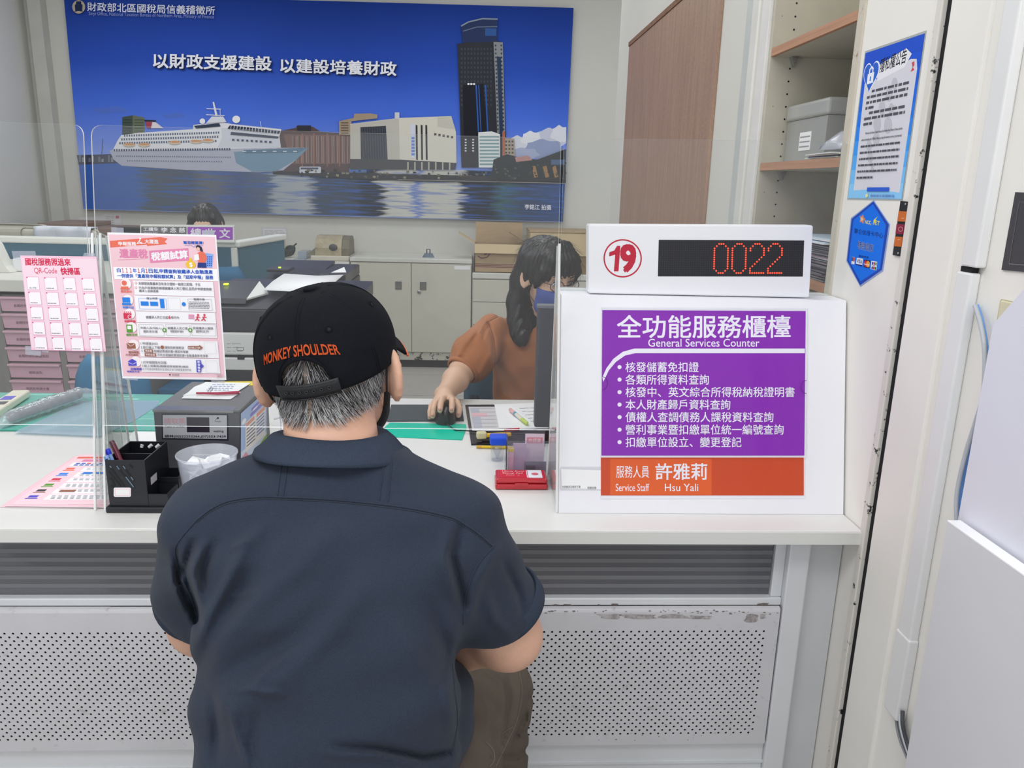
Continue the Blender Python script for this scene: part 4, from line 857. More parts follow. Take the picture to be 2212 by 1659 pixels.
# ================================================================ notices taped to the guards
def mapper(ox, oy, k): return lambda x, y: (ox + x * k, oy + y * k)
class ZB:
    """draws on a board in the coordinates of an enlarged view, sheared by lean"""
    def __init__(s, B, f, lean, slope): s.B, s.f, s.lean, s.sl = B, f, lean, slope
    def q(s, x0, y0, x1, y1):
        d = s.sl * (x1 - x0); l_ = s.lean * (y1 - y0); return [s.f(x0, y0), s.f(x1, y0 + d), s.f(x1 + l_, y1 + d), s.f(x0 + l_, y1)]
    def rect(s, x0, y0, x1, y1, m): s.B.poly(s.q(x0, y0, x1, y1), m)
    def text(s, t, x0, y0, x1, y1, m, bold=0, **k): a = s.q(x0, y0, x1, y1); s.B.text(t, a[0], a[1], a[3], m, bold, **k)
    def poly(s, pts, m): s.B.poly([s.f(*p) for p in pts], m)
    def ell(s, cx, cy, r, m, ry=None): s.B.poly([s.f(cx + r * math.cos(a) + s.lean * (ry or r) * math.sin(a), cy + (ry or r) * math.sin(a)) for a in np.linspace(0, 2 * math.pi, 25)[:-1]], m)
    def line(s, pts, w_, m): s.B.line([s.f(*p) for p in pts], w_, m)
    def frame(s, x0, y0, x1, y1, w_, m): a = s.q(x0, y0, x1, y1); s.B.line(a + [a[0]], w_, m)
    def greek(s, x0, y0, x1, h, m, seed): a = s.f(x0, y0); b_ = s.f(x1, y0); greek(s.B, a[0], a[1], b_[0], h, m, s.sl, seed, wmin=2, wmax=7, gap=.8)
f5 = mapper(0, 450, 560 / 2212)
W_ = ink('#f6f4f8'); PK = ink('#f3cbd5'); PK2 = ink('#f7dde2'); ORG = ink('#ea7560'); BLU = ink('#2c5cc0'); BLU2 = ink('#2f86e6'); RED2 = ink('#d83a58'); GRY = ink('#77747c'); GRN = ink('#5f9c3c'); BRN = ink('#a06a58'); VIO = ink('#5453c8'); ROSE = ink('#e58ab2')
def tax_notice(name, label, f, board, small=False, group=None):
    """the pink tax notice, drawn once for the taped copy"""
    n = thing(name, label, 'notice', board.p(*f(1450, 1460)), group)
    Z = ZB(board, f, 0.104, 0.02)
    board.mb.prism([board.p(*f(x, y), .0002) for x, y in ((915, 205), (1845, 228), (1932, 1465), (1045, 1450))], board.n * -.0004 + V(0, 0, 0), W_)
    Z.poly([(925, 222), (1835, 244), (1918, 1445), (1052, 1432)], PK)
    for k in range(14): Z.line([(930 + k * .8, 300 + k * 14), (1290 + k * 3, 300 + k * 14 + 6)], .35, PK2)
    Z.poly([(937, 278), (1370, 245), (1432, 258), (1405, 285), (1430, 305), (1255, 322), (1255, 310), (942, 335)], ORG)
    Z.text('申報服務', 1010, 283, 1160, 317, W_, .02); Z.text('大躍進', 1235, 265, 1350, 300, W_, .02)
    Z.ell(1197, 257, 9, W_); Z.line([(1197, 268), (1185, 285), (1215, 298)], 2.2, W_); Z.line([(1185, 285), (1170, 302)], 2, W_); Z.line([(1172, 300), (1240, 300)], 1, W_)
    Z.text('遺產稅', 1018, 345, 1255, 420, ROSE, .035); Z.poly([(1272, 362), (1608, 340), (1615, 445), (1283, 466)], ROSE); Z.B.text('稅額試算', f(1290, 378), f(1598, 358), f(1297, 446), W_, .04)
    Z.line([(1010, 440), (1245, 430)], .7, ROSE)
    Z.text('幫您輕鬆算!', 1565, 278, 1735, 305, BLU, .025); Z.line([(1575, 316), (1640, 318), (1655, 332), (1668, 318), (1735, 318)], .6, BLU)
    # woman with calculator and money bag (generic clip art)
    Z.poly([(1755, 380), (1822, 392), (1810, 508), (1745, 500)], ink('#8fb0ee')); [Z.rect(1768 + c * 15, 408 + r * 18, 1778 + c * 15, 420 + r * 18, BLU) for r in range(5) for c in range(3)]
    Z.ell(1695, 335, 22, ink('#2b2d48')); Z.poly([(1700, 320), (1722, 330), (1735, 370), (1712, 366)], ink('#2b2d48')); Z.ell(1692, 345, 15, ink('#f2c3a8')); Z.ell(1722, 420, 44, ORG, 52); Z.poly([(1690, 462), (1762, 465), (1765, 508), (1686, 505)], ink('#2e3f86')); Z.poly([(1655, 400), (1695, 388), (1702, 440), (1662, 446)], W_)
    Z.ell(1628, 480, 42, ink('#f2c540'), 34); Z.ell(1628, 437, 14, ink('#f2c540')); Z.text('$', 1616, 462, 1642, 502, W_, .03)
    Z.rect(968, 500, 1856, 604, ink('#fbfafd'))
    x = 998
    for ch, c_ in (('自', BLU), ('１１１', RED2), ('年', BLU), ('１', RED2), ('月', BLU), ('１', RED2), ('日', BLU)):
        wd = 86 if len(ch) == 3 else (18 if ch == '１' else 32); Z.text(ch, x, 510 + (x - 998) * .02, x + wd, 545 + (x - 998) * .02, c_, .03 if c_ is RED2 else .025); x += wd + 9
    Z.text('起,申請查詢被繼承人金融遺產', x, 516, 1815, 552, BLU, .025); Z.text('一併提供「遺產稅申報稅額試算」及「延期申報」服務', 1003, 557, 1820, 590, BLU, .025)
    for x0, y0, x1, y1 in ((1140, 614, 1820, 738), (1148, 742, 1832, 872), (1160, 876, 1838, 970), (1168, 974, 1845, 1092), (1188, 1120, 1858, 1264), (1200, 1270, 1870, 1394)): Z.rect(x0, y0, x1, y1, ink('#f8f6fa'))
    for y, c_, t in ((705, ORG, '適用身分'), (842, BLU2, '申請方式'), (960, RED2, '申請期限'), (1075, GRN, '檢附文件'), (1224, BRN, '提供時間、'), (1366, VIO, '回復確認')):
        xx = 1000 + (y - 600) * .13; Z.ell(xx + 65, y - 62, 44, ink('#fbf1f3')); Z.text(t, xx + 18, y - 8, xx + 112, y + 12, c_, .03)
    Z.text('方式及資料', 1075, 1240, 1182, 1256, BRN, .03); Z.text('時間及方式', 1088, 1382, 1192, 1398, VIO, .03)
    Z.ell(1064, 636, 22, ORG); Z.poly([(1030, 690), (1040, 665), (1095, 665), (1108, 690)], ORG)
    Z.rect(1046, 758, 1112, 802, BLU2); Z.poly([(1046, 806), (1118, 806), (1126, 824), (1046, 824)], BLU2)
    Z.rect(1056, 892, 1125, 940, RED2); Z.ell(1112, 924, 18, W_); Z.ell(1112, 924, 14, RED2); [Z.rect(1062 + k * 16, 880, 1072 + k * 16, 888, RED2) for k in range(4)]
    Z.rect(1080, 990, 1132, 1056, GRN); Z.rect(1090, 1000, 1122, 1030, W_)
    Z.rect(1084, 1146, 1158, 1194, BRN); Z.line([(1086, 1148), (1122, 1174), (1160, 1148)], .8, W_)
    Z.poly([(1098, 1302), (1132, 1282), (1168, 1302), (1172, 1340), (1100, 1340)], VIO); Z.line([(1100, 1312), (1136, 1328), (1168, 1312)], .8, W_)
    for y in (636, 674): Z.ell(1164, y, 9, ORG); Z.ell(1164, y, 6, W_)
    Z.text('未辦理拋棄繼承且有身分證統一編號之配偶、子女', 1184, 626, 1712, 652, GRY, .01); Z.text('已向戶政事務所辦理被繼承人死亡登記,且同步申請查詢被', 1188, 664, 1808, 690, GRY, .01); Z.text('繼承人金融遺產', 1190, 692, 1355, 713, GRY, .01)
    Z.frame(1186, 765, 1420, 856, .5, BLU2); Z.text('線上申請', 1254, 756, 1346, 776, GRY, .01); Z.rect(1204, 792, 1270, 828, BLU2); Z.rect(1284, 794, 1350, 830, BLU2); Z.rect(1366, 772, 1402, 850, BLU2)
    Z.frame(1434, 762, 1538, 862, .4, ink('#c9c6cc')); Z.ell(1572, 816, 17, BLU2); Z.frame(1606, 772, 1806, 866, .4, GRY); Z.text('臨櫃申請', 1656, 764, 1748, 784, GRY, .01)
    for k in range(5): Z.greek(1616, 794 + k * 13, 1794, 1.2, GRY, k)
    Z.text('被繼承人死亡日起', 1248, 914, 1438, 938, GRY, .01); Z.text('6', 1442, 914, 1456, 940, RED2, .04); Z.text('個月內', 1460, 918, 1530, 940, GRY, .01)
    for cx in (1690, 1744): Z.ell(cx + 4, 908, 9, RED2); Z.line([(cx + 2, 918), (cx - 4, 940), (cx + 14, 958)], 2.2, RED2); Z.line([(cx - 4, 940), (cx - 22, 956)], 2, RED2); Z.line([(cx - 16, 926), (cx + 24, 928)], 1.6, RED2)
    for k in range(4): Z.line([(1612, 906 + k * 10), (1662, 908 + k * 10)], 1.4, ROSE)
    for x0, x1, t1, t2 in ((1188, 1398, '申請人(及代理人)', '國民身分證'), (1418, 1620, '被繼承人死亡證', '明書或除戶資料'), (1634, 1838, '與被繼承人關係', '證明文件')):
        Z.frame(x0, 986, x1, 1082, .4, GRY); Z.text(t1, x0 + 16, 1008, x1 - 16, 1030, GRY, .01); Z.text(t2, x0 + 40, 1036, x1 - 50, 1058, GRY, .01)
    for cx in (1408, 1628): Z.ell(cx, 1036, 18, GRN); Z.rect(cx - 10, 1033, cx + 10, 1039, W_); Z.rect(cx - 3, 1026, cx + 3, 1046, W_)
    Z.text('1.申請後30日', 1204, 1138, 1348, 1160, GRY, .01); Z.text('2.自行線上下載', 1206, 1170, 1370, 1194, GRY, .01); Z.ell(1390, 1182, 15, BRN); Z.text('國稅局掛號寄送', 1410, 1172, 1574, 1196, GRY, .01)
    Z.text('3.', 1210, 1204, 1226, 1222, GRY); Z.rect(1236, 1200, 1310, 1226, BRN); Z.text('符合者', 1246, 1204, 1302, 1222, W_, .01); Z.text('稅額試算通知書+確認申報書', 1320, 1204, 1610, 1226, GRY, .01)
    Z.rect(1240, 1232, 1336, 1258, BRN); Z.text('不符合者', 1248, 1236, 1328, 1254, W_, .01); Z.text('不符合稅額試算通知書+金融遺產參考清單', 1348, 1236, 1778, 1260, GRY, .01)
    Z.poly([(1608, 1172), (1705, 1172), (1705, 1162), (1738, 1186), (1705, 1208), (1705, 1198), (1608, 1196)], BRN); Z.text('自行線上下載', 1612, 1178, 1712, 1192, W_, .01)
    Z.frame(1744, 1138, 1842, 1236, .4, ink('#c9c6cc')); Z.frame(1756, 1296, 1856, 1396, .4, ink('#c9c6cc'))
    Z.text('1.於申報期限內回復', 1214, 1298, 1424, 1320, GRY, .01); Z.text('2.線上或書面(臨櫃或掛號郵寄)確認', 1216, 1330, 1612, 1352, GRY, .01); Z.text('註:不同意試算書表內容,請依法自行辦理遺產稅申報', 1218, 1358, 1636, 1378, GRY)
    Z.poly([(1680, 1290), (1718, 1292), (1722, 1322), (1746, 1342), (1722, 1362), (1720, 1396), (1684, 1394)], VIO)
    for k, ch in enumerate('影音教學'): Z.text(ch, 1690 + k, 1296 + k * 25, 1712 + k, 1316 + k * 25, W_, .02)
    Z.text('財政部', 1476, 1408, 1536, 1426, GRY, .01); Z.ell(1457, 1416, 7, ink('#4a4648')); Z.frame(1856, 1414, 1900, 1440, .4, GRY); Z.text('廣告', 1862, 1419, 1894, 1436, GRY)
    obj('printed_sheet', board.mb, n)
    return n
YG = 1.4795
tn = tax_notice('tax_notice', 'pink tax notice of six sections taped to the acrylic left of the cap', f5, Board((-.5, YG - .0012, 1.1), (1, 0, 0), (0, 0, 1)))
TAPE = clear('milky_tape', '#f2f4f8', .5, '#c9cedb', .2, 1.4, .6)
B = Board((-.5, YG - .0006, 1.1), (1, 0, 0), (0, 0, 1))
for pts in ([(240, 491), (267, 492), (268, 510), (241, 508)], [(436, 497), (463, 498), (464, 516), (437, 514)], [(272, 812), (300, 815), (297, 822), (270, 820)], [(455, 818), (485, 820), (486, 828), (457, 826)]): B.mb = MB(); B.poly(pts, TAPE, 0.0); obj('tape', B.mb, tn)
# pink sheet of square codes (the codes and the mascot are left out, their frames stay)
qn = thing('code_notice', 'pink sheet of white code frames taped to the left acrylic guard', 'notice', (-.75, YG, 1.07))
B = Board((-.8, YG - .0012, 1.1), (1, 0, 0), (0, 0, 1)); Z = ZB(B, f5, .118, .012)
B.mb.prism([B.p(*f5(x, y), .0002) for x, y in ((172, 402), (825, 412), (905, 1222), (268, 1208))], B.n * -.0004, ink('#f4c9dd')); Z.poly([(182, 420), (822, 430), (898, 1200), (272, 1190)], ink('#f8dbe8'))
CR = ink('#d8325a'); Z.text('國稅服務照過來', 213, 424, 598, 486, CR, .03); Z.text('QR-Code', 290, 506, 484, 562, CR, .0); Z.text('快掃區', 515, 506, 680, 566, CR, .035)
cap = ['線上申報', '', '', '', '', '登記一專區']
for r in range(5):
    for c in range(4):
        x0 = 222 + (0, 152, 312, 472)[c] + r * 17; y0 = 582 + r * 128 + c * 4
        Z.rect(x0, y0, x0 + 108, y0 + 114, ink('#f2a9cc')); Z.rect(x0 + 4, y0 + 4, x0 + 104, y0 + 110, ink('#fbf6fa')); Z.ell(x0 + 10, y0 + 8, 6, ink('#e0559a'))
        if (r, c) == (0, 0): Z.text('線上申報', x0 + 30, y0 + 90, x0 + 88, y0 + 103, GRY, .01)
        else: Z.greek(x0 + 18 + (r * 7 + c * 5) % 12, y0 + 92, x0 + 94, 1.8, ink('#9a8f98'), r * 4 + c)
obj('printed_sheet', B.mb, qn)
B = Board((-.8, YG - .0006, 1.1), (1, 0, 0), (0, 0, 1))
for pts in ([(25, 542), (76, 542), (78, 552), (76, 560), (45, 562), (29, 560)], [(182, 546), (205, 547), (206, 556), (178, 556)], [(54, 747), (90, 748), (88, 769), (55, 766)], [(90, 755), (106, 756), (104, 762), (90, 760)]): B.mb = MB(); B.poly(pts, TAPE, 0.0); obj('tape', B.mb, qn)
# ================================================================ things on the counter
ZC = 0.7506
# green desk mat with a cloudy film
gm = MB(); gm.prism([(-1.85, 1.975, ZC), (-.80, 1.99, ZC), (-.80, 2.345, ZC), (-1.85, 2.345, ZC)], (0, 0, .004), mat('green_mat', '#6bbcae', .3, var=.12, vscale=4), mat('green_mat_edge', '#2f9d86', .3)); gmo = thing('desk_mat', 'large sea-green desk mat at the left rear of the counter', 'mat', (-1.3, 2.16, ZC)); obj('mat_sheet', gm, gmo)
r0 = random.Random(3); gm = MB()
for k in range(22): x, y = r0.uniform(-1.5, -.9), r0.uniform(2.05, 2.33); gm.box((x, y, ZC + .0042), (x + r0.uniform(.03, .12), y + r0.uniform(.006, .02), ZC + .0043 + k * 1e-6), ink(r0.choice(['#7fc4b6', '#8fcdbf', '#6ab5a6', '#9ad3c8'])))
obj('printed_cells', gm, gmo)
fm = MB(); fm.prism([at(x, y, 'z', ZC + .0052) for x, y in ((175, 866), (345, 866), (338, 878), (285, 912), (215, 942), (30, 934), (80, 912))], (0, 0, .0008), clear('blue_film', '#f4fafe', .42, '#d3e7f5', .12)); tag(obj('plastic_sheet', fm), 'pale blue clear plastic sheet lying across the green mat', 'sheet')
# remote control
rc = thing('remote_control', 'cream remote control lying at the left edge of the green mat', 'remote', (-1.32, 2.2, ZC + .005)); m = MB(); c0, c1 = at(-40, 915, 'z', .757)[:2], at(48, 857, 'z', .757)[:2]; d = nrm(np.append(c1 - c0, 0)); s_ = V(-d[1], d[0], 0); cc = np.append((c0 + c1) / 2, ZC + .017); hl = np.linalg.norm(c1 - c0) / 2
m.obox(cc, d * hl, s_ * .024, (0, 0, .011), mat('remote_cream', '#e9e2cf', .4, var=.02), .006, 3); obj('shell', m, rc)
m = MB(); m.obox(cc + d * (.3 * hl) + V(0, 0, .0115), d * .018, s_ * .014, (0, 0, .0008), ink('#6f6ad0')); obj('button', m, rc); m = MB(); m.obox(cc - d * .1 * hl + V(0, 0, .0115), d * .014, s_ * .016, (0, 0, .0008), mat('remote_screen', '#4a4a50', .3)); obj('screen', m, rc)
# bubble-wrapped roll
bw = thing('wrapped_roll', 'dark rolled cable in clear bubble film on the green mat', 'roll', (-1.15, 2.13, ZC + .006)); a, b_ = V(-1.195, 2.02, .776), V(-1.125, 2.24, .782)
obj('inner_roll', MB().tube([a, b_], .014, mat('roll_grey', '#6a6b74', .5), 12), bw)
m = MB(); bt_ = np.linspace(-.15, 1.22, 48); rb_ = random.Random(9)
m.tube([a + (b_ - a) * t + V(rb_.uniform(-.0012, .0012) + max(0, t - 1) * .09, 0, -.012 * max(0, -t / .15) - .05 * max(0, t - 1)) for t in bt_], [float(np.interp(t, [-.15, -.05, .5, 1.02, 1.22], [.010, .0195, .0215, .020, .010])) * rb_.uniform(.88, 1.06) for t in bt_], clear('bubble_film', '#f6f8fa', .35, '#dfe3ea', .12, 1.45, 1.6), 14, False); obj('film', m, bw)
# white papers beside the ticket machine
tag(obj('paper_sheets', MB().prism([at(x, y, 'z', ZC + .0002) for x, y in ((318, 898), (352, 896), (352, 985), (262, 965))], (0, 0, .0015), PAPER)), 'white sheets partly under the ticket machine on its left side', 'paper')
# fan of pink flyers
fl = [('#f4c4d0', (0, 0, 0), 'bottom'), ('#f6cdd8', (.006, .004, .4), 'second'), ('#f5c8d4', (.012, -.002, -1.2), 'third'), ('#f7d2dc', (.016, .008, 1.5), 'top')]
WHICH = {'bottom': 'lowest of the fanned pink flyers beside the pen holder', 'second': 'pink flyer lying second from the bottom of the fanned pile', 'third': 'pink flyer lying directly under the uppermost one in the fanned pile', 'top': 'uppermost pink printed flyer of the fanned pile beside the pen holder'}
for k, (c_, (dx, dy, rot), w_) in enumerate(fl):
    z = ZC + .0012 * k + .0002; t = thing('flyer', WHICH[w_], 'flyer', (-.83 + dx, 1.645, z), 'fanned pile of pink flyers')
    ca_, sa_ = math.cos(math.radians(rot)), math.sin(math.radians(rot)); X0, X1, Y0, Y1 = -.928, -.726, 1.497, 1.795
    R2 = lambda x, y: V(-.827 + dx + (x + .827) * ca_ - (y - 1.646) * sa_, 1.646 + dy + (x + .827) * sa_ + (y - 1.646) * ca_, z)
    m = MB(); m.prism([R2(X0, Y0), R2(X1, Y0), R2(X1, Y1), R2(X0, Y1)], (0, 0, .0009), ink(c_), W_)
    if k >= 2:
        lf = [0]
        def U(u0, v0, u1, v1, mm):
            lf[0] += 1; q = [R2(X0 + (X1 - X0) * u, Y1 - (Y1 - Y0) * v) + V(0, 0, .00092 + lf[0] * 4e-6) for u, v in ((u0, v1), (u1, v1), (u1, v0), (u0, v0))]; m.add(q, [(0, 1, 2, 3)], mm)
        U(.02, .06, .5, .10, ORG); U(.12, .12, .4, .17, ROSE); U(.44, .11, .8, .17, ROSE); U(.05, .19, .97, .27, W_)
        for r in range(6): U(.24, .295 + r * .108, .95, .385 + r * .108, W_); U(.06, .305 + r * .108, .15, .345 + r * .108, (ORG, BLU2, RED2, GRN, ink('#4a4446'), VIO)[r]); U(.05, .355 + r * .108, .17, .37 + r * .108, (ORG, BLU2, RED2, GRN, BRN, VIO)[r])
        for j in range(2):
            for w2 in range(14): U(.09 + w2 * .06, .20 + j * .035, .135 + w2 * .06, .222 + j * .035, RED2 if (j == 0 and w2 in (2, 3, 5)) else BLU)
        for r in range(6):
            for j in range(2 + (r % 2)):
                for w2 in range(9): U(.28 + w2 * .062 + .01 * j, .315 + r * .108 + j * .024, .318 + w2 * .062 + .01 * j, .323 + r * .108 + j * .024, ink('#9a97a0'))
        U(.30, .405, .40, .44, BLU2); U(.43, .405, .53, .44, BLU2); U(.56, .402, .61, .45, BLU2); U(.3, .75, .45, .79, BRN)
    obj('printed_sheet', m, t)
# black desk organiser
po = thing('pen_holder', 'black desk organiser with slotted front and small trays', 'pen holder', (-.655, 1.53, ZC))
BKP = mat('organiser_black', '#1a1b21', .38, var=.1, vscale=30)
obj('base', MB().box((-.713, 1.472, ZC), (-.592, 1.60, ZC + .012), BKP, .002), po)
t_ = .0022; z0, z1 = ZC + .0122, .8585; xa, xb, ya, yb = -.7075, -.632, 1.479, 1.595
front = MB()
# slotted front: solid panel, slot shadow painted as dark slanted strokes
B = Board((xa, ya, z0), (1, 0, 0), (0, 0, 1), front)
front.box((xa, ya, z0), (xb, ya + t_, z1), BKP, .0006)
SL = mat('slot_shadow', '#08090d', .6)
for (x0, y0), (x1, y1) in (((236, 1006), (268, 1050)), ((251, 1006), (290, 1052)), ((265, 1006), (289, 1038)), ((281, 1005), (286, 1010)), ((237, 1020), (260, 1050)), ((240, 1034), (248, 1048)), ((241, 1049), (244, 1052))):
    B.line([(x0, y0), (x1, y1)], 4.5, SL); B.ell(x0, y0, 2.3, 2.3, SL); B.ell(x1, y1, 2.3, 2.3, SL)
for (x0, y0), (x1, y1) in (((252, 1006), (258, 1014)), ((266, 1006), (271, 1013)), ((283, 1030), (288, 1037)), ((272, 1030), (289, 1052)), ((237, 1006), (241, 1010))): B.line([(x0, y0), (x1, y1)], 2.2, ink('#6f8299'))
obj('front_panel', front, po)
obj('side_panel', MB().box((xa, ya + t_, z0), (xa + t_, yb, z1), BKP), po); obj('side_panel', MB().box((xb - t_, ya + t_, z0), (xb, yb, z1), BKP), po)
bp = MB(); bp.box((xa + t_, yb - t_, z0), (xb - t_, yb, z1), BKP)
for k, x in enumerate((-.682, -.667, -.652)): bp.tube([(x - .002, yb - t_ - .0002, .846), (x + .005 * (k > 0), yb - t_ - .0002, .852 )], .0035, PAPER, 8)
obj('back_panel', bp, po); obj('divider', MB().box((xa + t_, 1.536, z0), (xb - t_, 1.538, .852), BKP), po)
B = Board((xa, ya, z0), (1, 0, 0), (0, 0, 1)); B.k = 30; B.rrect(246, 1053, 283, 1073, 3, W_); B.rrect(248.5, 1055.5, 281, 1070.5, 2, ink('#f0b9c4')); B.rrect(249.5, 1056.5, 280, 1069.5, 1.5, ink('#f3f1f1')); obj('label_sticker', B.mb, po)
B = Board((xb, 1.5, .8), (0, 1, 0), (0, 0, 1)); B.poly([(325, 1032), (338, 1020), (339, 1036), (326, 1048)], ink('#cfcacc')); obj('label_sticker', B.mb, po)
for ya_, zz in ((1.479, .788), (1.540, .800)):
    m = MB(); xe = -.594; y2 = ya_ + .056
    m.box((xb + .0005, ya_, z0), (xe, ya_ + t_, zz), BKP); m.box((xe - t_, ya_ + t_, z0), (xe, y2, zz), BKP); m.box((xb + .0005, y2 - t_, z0), (xe - t_, y2, zz), BKP); m.box((xb + .0005, ya_ + t_, z0), (xe - t_, y2 - t_, z0 + .003), BKP); obj('tray', m, po)
def pen(label, top, bot, r, m_body, m_cap, capf):
    t = thing('pen', label, 'pen', bot, 'pens in the black organiser'); top, bot = V(*top), V(*bot); k = top * capf + bot * (1 - capf)
    obj('barrel', MB().tube([bot, k], r, m_body, 12), t); obj('pen_cap', MB().tube([k, top - (top - k) * .05, top], [r * 1.15, r * 1.15, r * .9], m_cap, 12), t)
    d = nrm(top - bot); obj('clip', MB().tube([top + V(0, -r * 1.5, 0), top + V(0, -r * 1.6, 0) - d * .035], r * .28, m_cap, 6), t)
BP1, BP2, MRN = mat('pen_blue_clear', '#8fb4e8', .2), mat('pen_blue', '#1f33d8', .3), mat('pen_maroon', '#6d1638', .25, coat=.5)
pen('maroon pen standing in the black organiser', at(240, 952, 'y', 1.53), (-.668, 1.512, ZC + .02), .0048, MRN, MRN, .5)
pen('blue-capped clear pen standing in the black organiser, right of the lower one', at(231, 970, 'y', 1.50), (-.680, 1.500, ZC + .02), .0046, BP1, BP2, .90)
pen('pale blue pen leaning lowest at the left in the black organiser', at(228, 984, 'y', 1.49), (-.692, 1.492, ZC + .02), .0044, BP1, BP1, .6)
# ticket machine
tk = thing('ticket_machine', 'dark grey queue ticket machine beside the pen holder', 'machine', (-.59, 1.78, ZC)); TG = mat('ticket_grey', '#55565b', .42, var=.05, vscale=20); TGT = mat('ticket_grey_top', '#66666a', .5, var=.08)
X0, X1, Y0, Y1, Z1 = -.682, -.500, 1.66, 1.905, .908
obj('body', MB().box((X0, Y0, ZC), (X1, Y1, Z1 - .004), TG, .003), tk); obj('top_cover', MB().box((X0 - .001, Y0 - .001, Z1 - .004), (X1 + .001, Y1 + .001, Z1), TGT, .001), tk)
obj('tape_strip', MB().box((X0, Y0 - .0016, Z1 - .005), (X1 - .012, Y0 + .03, Z1 + .0006), clear('shiny_tape', '#f0f0f0', .3, '#d8d8d8', .1, 1.5, 1.8)), tk)
B = Board((X0, Y0, .8), (1, 0, 0), (0, 0, 1)); B.k = 10; B.poly([(349, 893), (493, 895), (494, 952), (350, 949)], ink('#2a2a34')); B.poly([(351.5, 896), (490, 897), (490.5, 948), (352.5, 946)], ink('#c9c9cd'))
B.tbox('請取票', 355, 903, 400, 915, ink('#d9a2ae'), .02, .005); B.tbox('Take a ticket', 356, 918, 399, 923, ink('#4c4c54'), .008, .005); B.poly([(403, 901), (452, 901.5), (453, 934), (404, 933.5)], ink('#342d3a', .2)); B.ell(471, 903, 2.4, 2.2, ink('#17171c')); B.line([(469, 904), (466, 906)], 1.2, ink('#17171c')); B.tbox('Power', 464, 908, 478, 911.5, ink('#3a3a42'), .01); B.tbox('waiting', 461, 929, 483, 935, ink('#3a3a42'), .015); B.tbox('碩林(02)22252266,(07)553-7439', 356, 939, 488, 946, ink('#22222a'), .02, .004)
obj('front_label', B.mb, tk)
B = Board((X0, Y0, .8), (1, 0, 0), (0, 0, 1)); B.k = 5; B.poly([(405, 970), (500, 970), (503, 1006), (407, 1005)], ink('#1c1c24', .3)); B.poly([(416, 981), (492, 981), (492, 983.5), (416, 983.5)], ink('#cfc8b8')); obj('ticket_slot', B.mb, tk)
B = Board((X1 + .0012, 1.7, .8), (0, 1, 0), (0, 0, 1))
pq = lambda u, v: (520 + 56 * u, (893 - 50 * u) * (1 - v) + (1010 - 40 * u) * v)
def PQ(pts, m): B.poly([pq(*p) for p in pts], m)
PQ([(0, 0), (1, 0), (1, 1), (0, 1)], ink('#a9bfe8')); PQ([(0, .72), (1, .7), (1, 1), (0, 1)], ink('#cfdcee')); PQ([(.5, 1), (.75, .82), (1, .74), (1, 1)], ink('#8fb84c')); PQ([(.18, .25), (.95, .22), (.95, .74), (.18, .78)], ink('#ece8e4'))
for k, (a, b_) in enumerate(((.12, .2), (.55, .12), (.8, .06))): PQ([(a + .09 * math.cos(t), b_ + .05 * math.sin(t)) for t in np.linspace(0, 6.28, 14)[:-1]], ink('#f0f2f8'))
PQ([(.2, .27), (.52, .25), (.52, .32), (.2, .34)], ink('#e8a08a')); PQ([(.6, .25), (.93, .23), (.93, .3), (.6, .32)], ink('#e8a08a'))
PQ([(.4, .08), (.8, .05), (.8, .10), (.4, .13)], ink('#8a7fd0')); PQ([(.36, .16), (.86, .13), (.86, .19), (.36, .22)], ink('#8a7fd0'))
for k in range(6): PQ([(.22, .38 + k * .06), (.55, .36 + k * .06), (.55, .38 + k * .06), (.22, .40 + k * .06)], ink('#6a6e86')); PQ([(.6, .35 + k * .055), (.9, .33 + k * .055), (.9, .355 + k * .055), (.6, .375 + k * .055)], ink('#7d8fc4'))
PQ([(.04, .98), (.05, .82), (.2, .78), (.3, .88), (.28, .98)], ink('#e59aa8'))
obj('side_poster', B.mb, tk)
tag(obj('yellow_note', MB().prism([at(x, y, 'z', Z1 + .0006) for x, y in ((470, 825), (553, 824), (548, 833), (470, 832))], (0, 0, .0006), ink('#ecd43a'))), 'yellow sticky note at the back of the ticket machine top', 'note')
pp = thing('note_papers', 'white note sheets held by a paper clip on the ticket machine', 'papers', (-.6, 1.8, Z1)); m = MB()
m.prism([at(x, y, 'z', Z1 + .0014) for x, y in ((392, 861), (498, 863), (520, 848), (441, 828), (420, 836))], (0, 0, .001), PAPER); obj('lower_sheet', m, pp)
m = MB(); m.prism([at(x, y, 'z', Z1 + .0026) for x, y in ((395, 855), (512, 847), (542, 828), (444, 826))], (0, 0, .001), PAPER); obj('upper_sheet', m, pp)
PB = Board((0, 0, Z1 + .0037), (1, 0, 0), (0, 1, 0)); [greek(PB, 458 - k * 4, 830 + k * 4, 508 - k * 3, 1.6, ink('#a9b4d8'), 0, k, wmin=4, wmax=9) for k in range(4)]; obj('handwriting', PB.mb, pp)
m = MB(); m.tube([at(x, y, 'z', Z1 + .0045) for x, y in ((447, 849), (455, 837), (461, 838), (450, 851), (445, 849))], .0006, CHROME, 6); obj('paper_clip', m, pp)
tag(obj('red_pen', MB().tube([at(424, 849, 'z', Z1 + .0075), at(470, 850, 'z', Z1 + .0075), at(517, 848, 'z', Z1 + .0075)], [.0022, .0034, .0038], ink('#b2244a', .3), 10)), 'slim red pen lying across the notes on the ticket machine', 'pen')
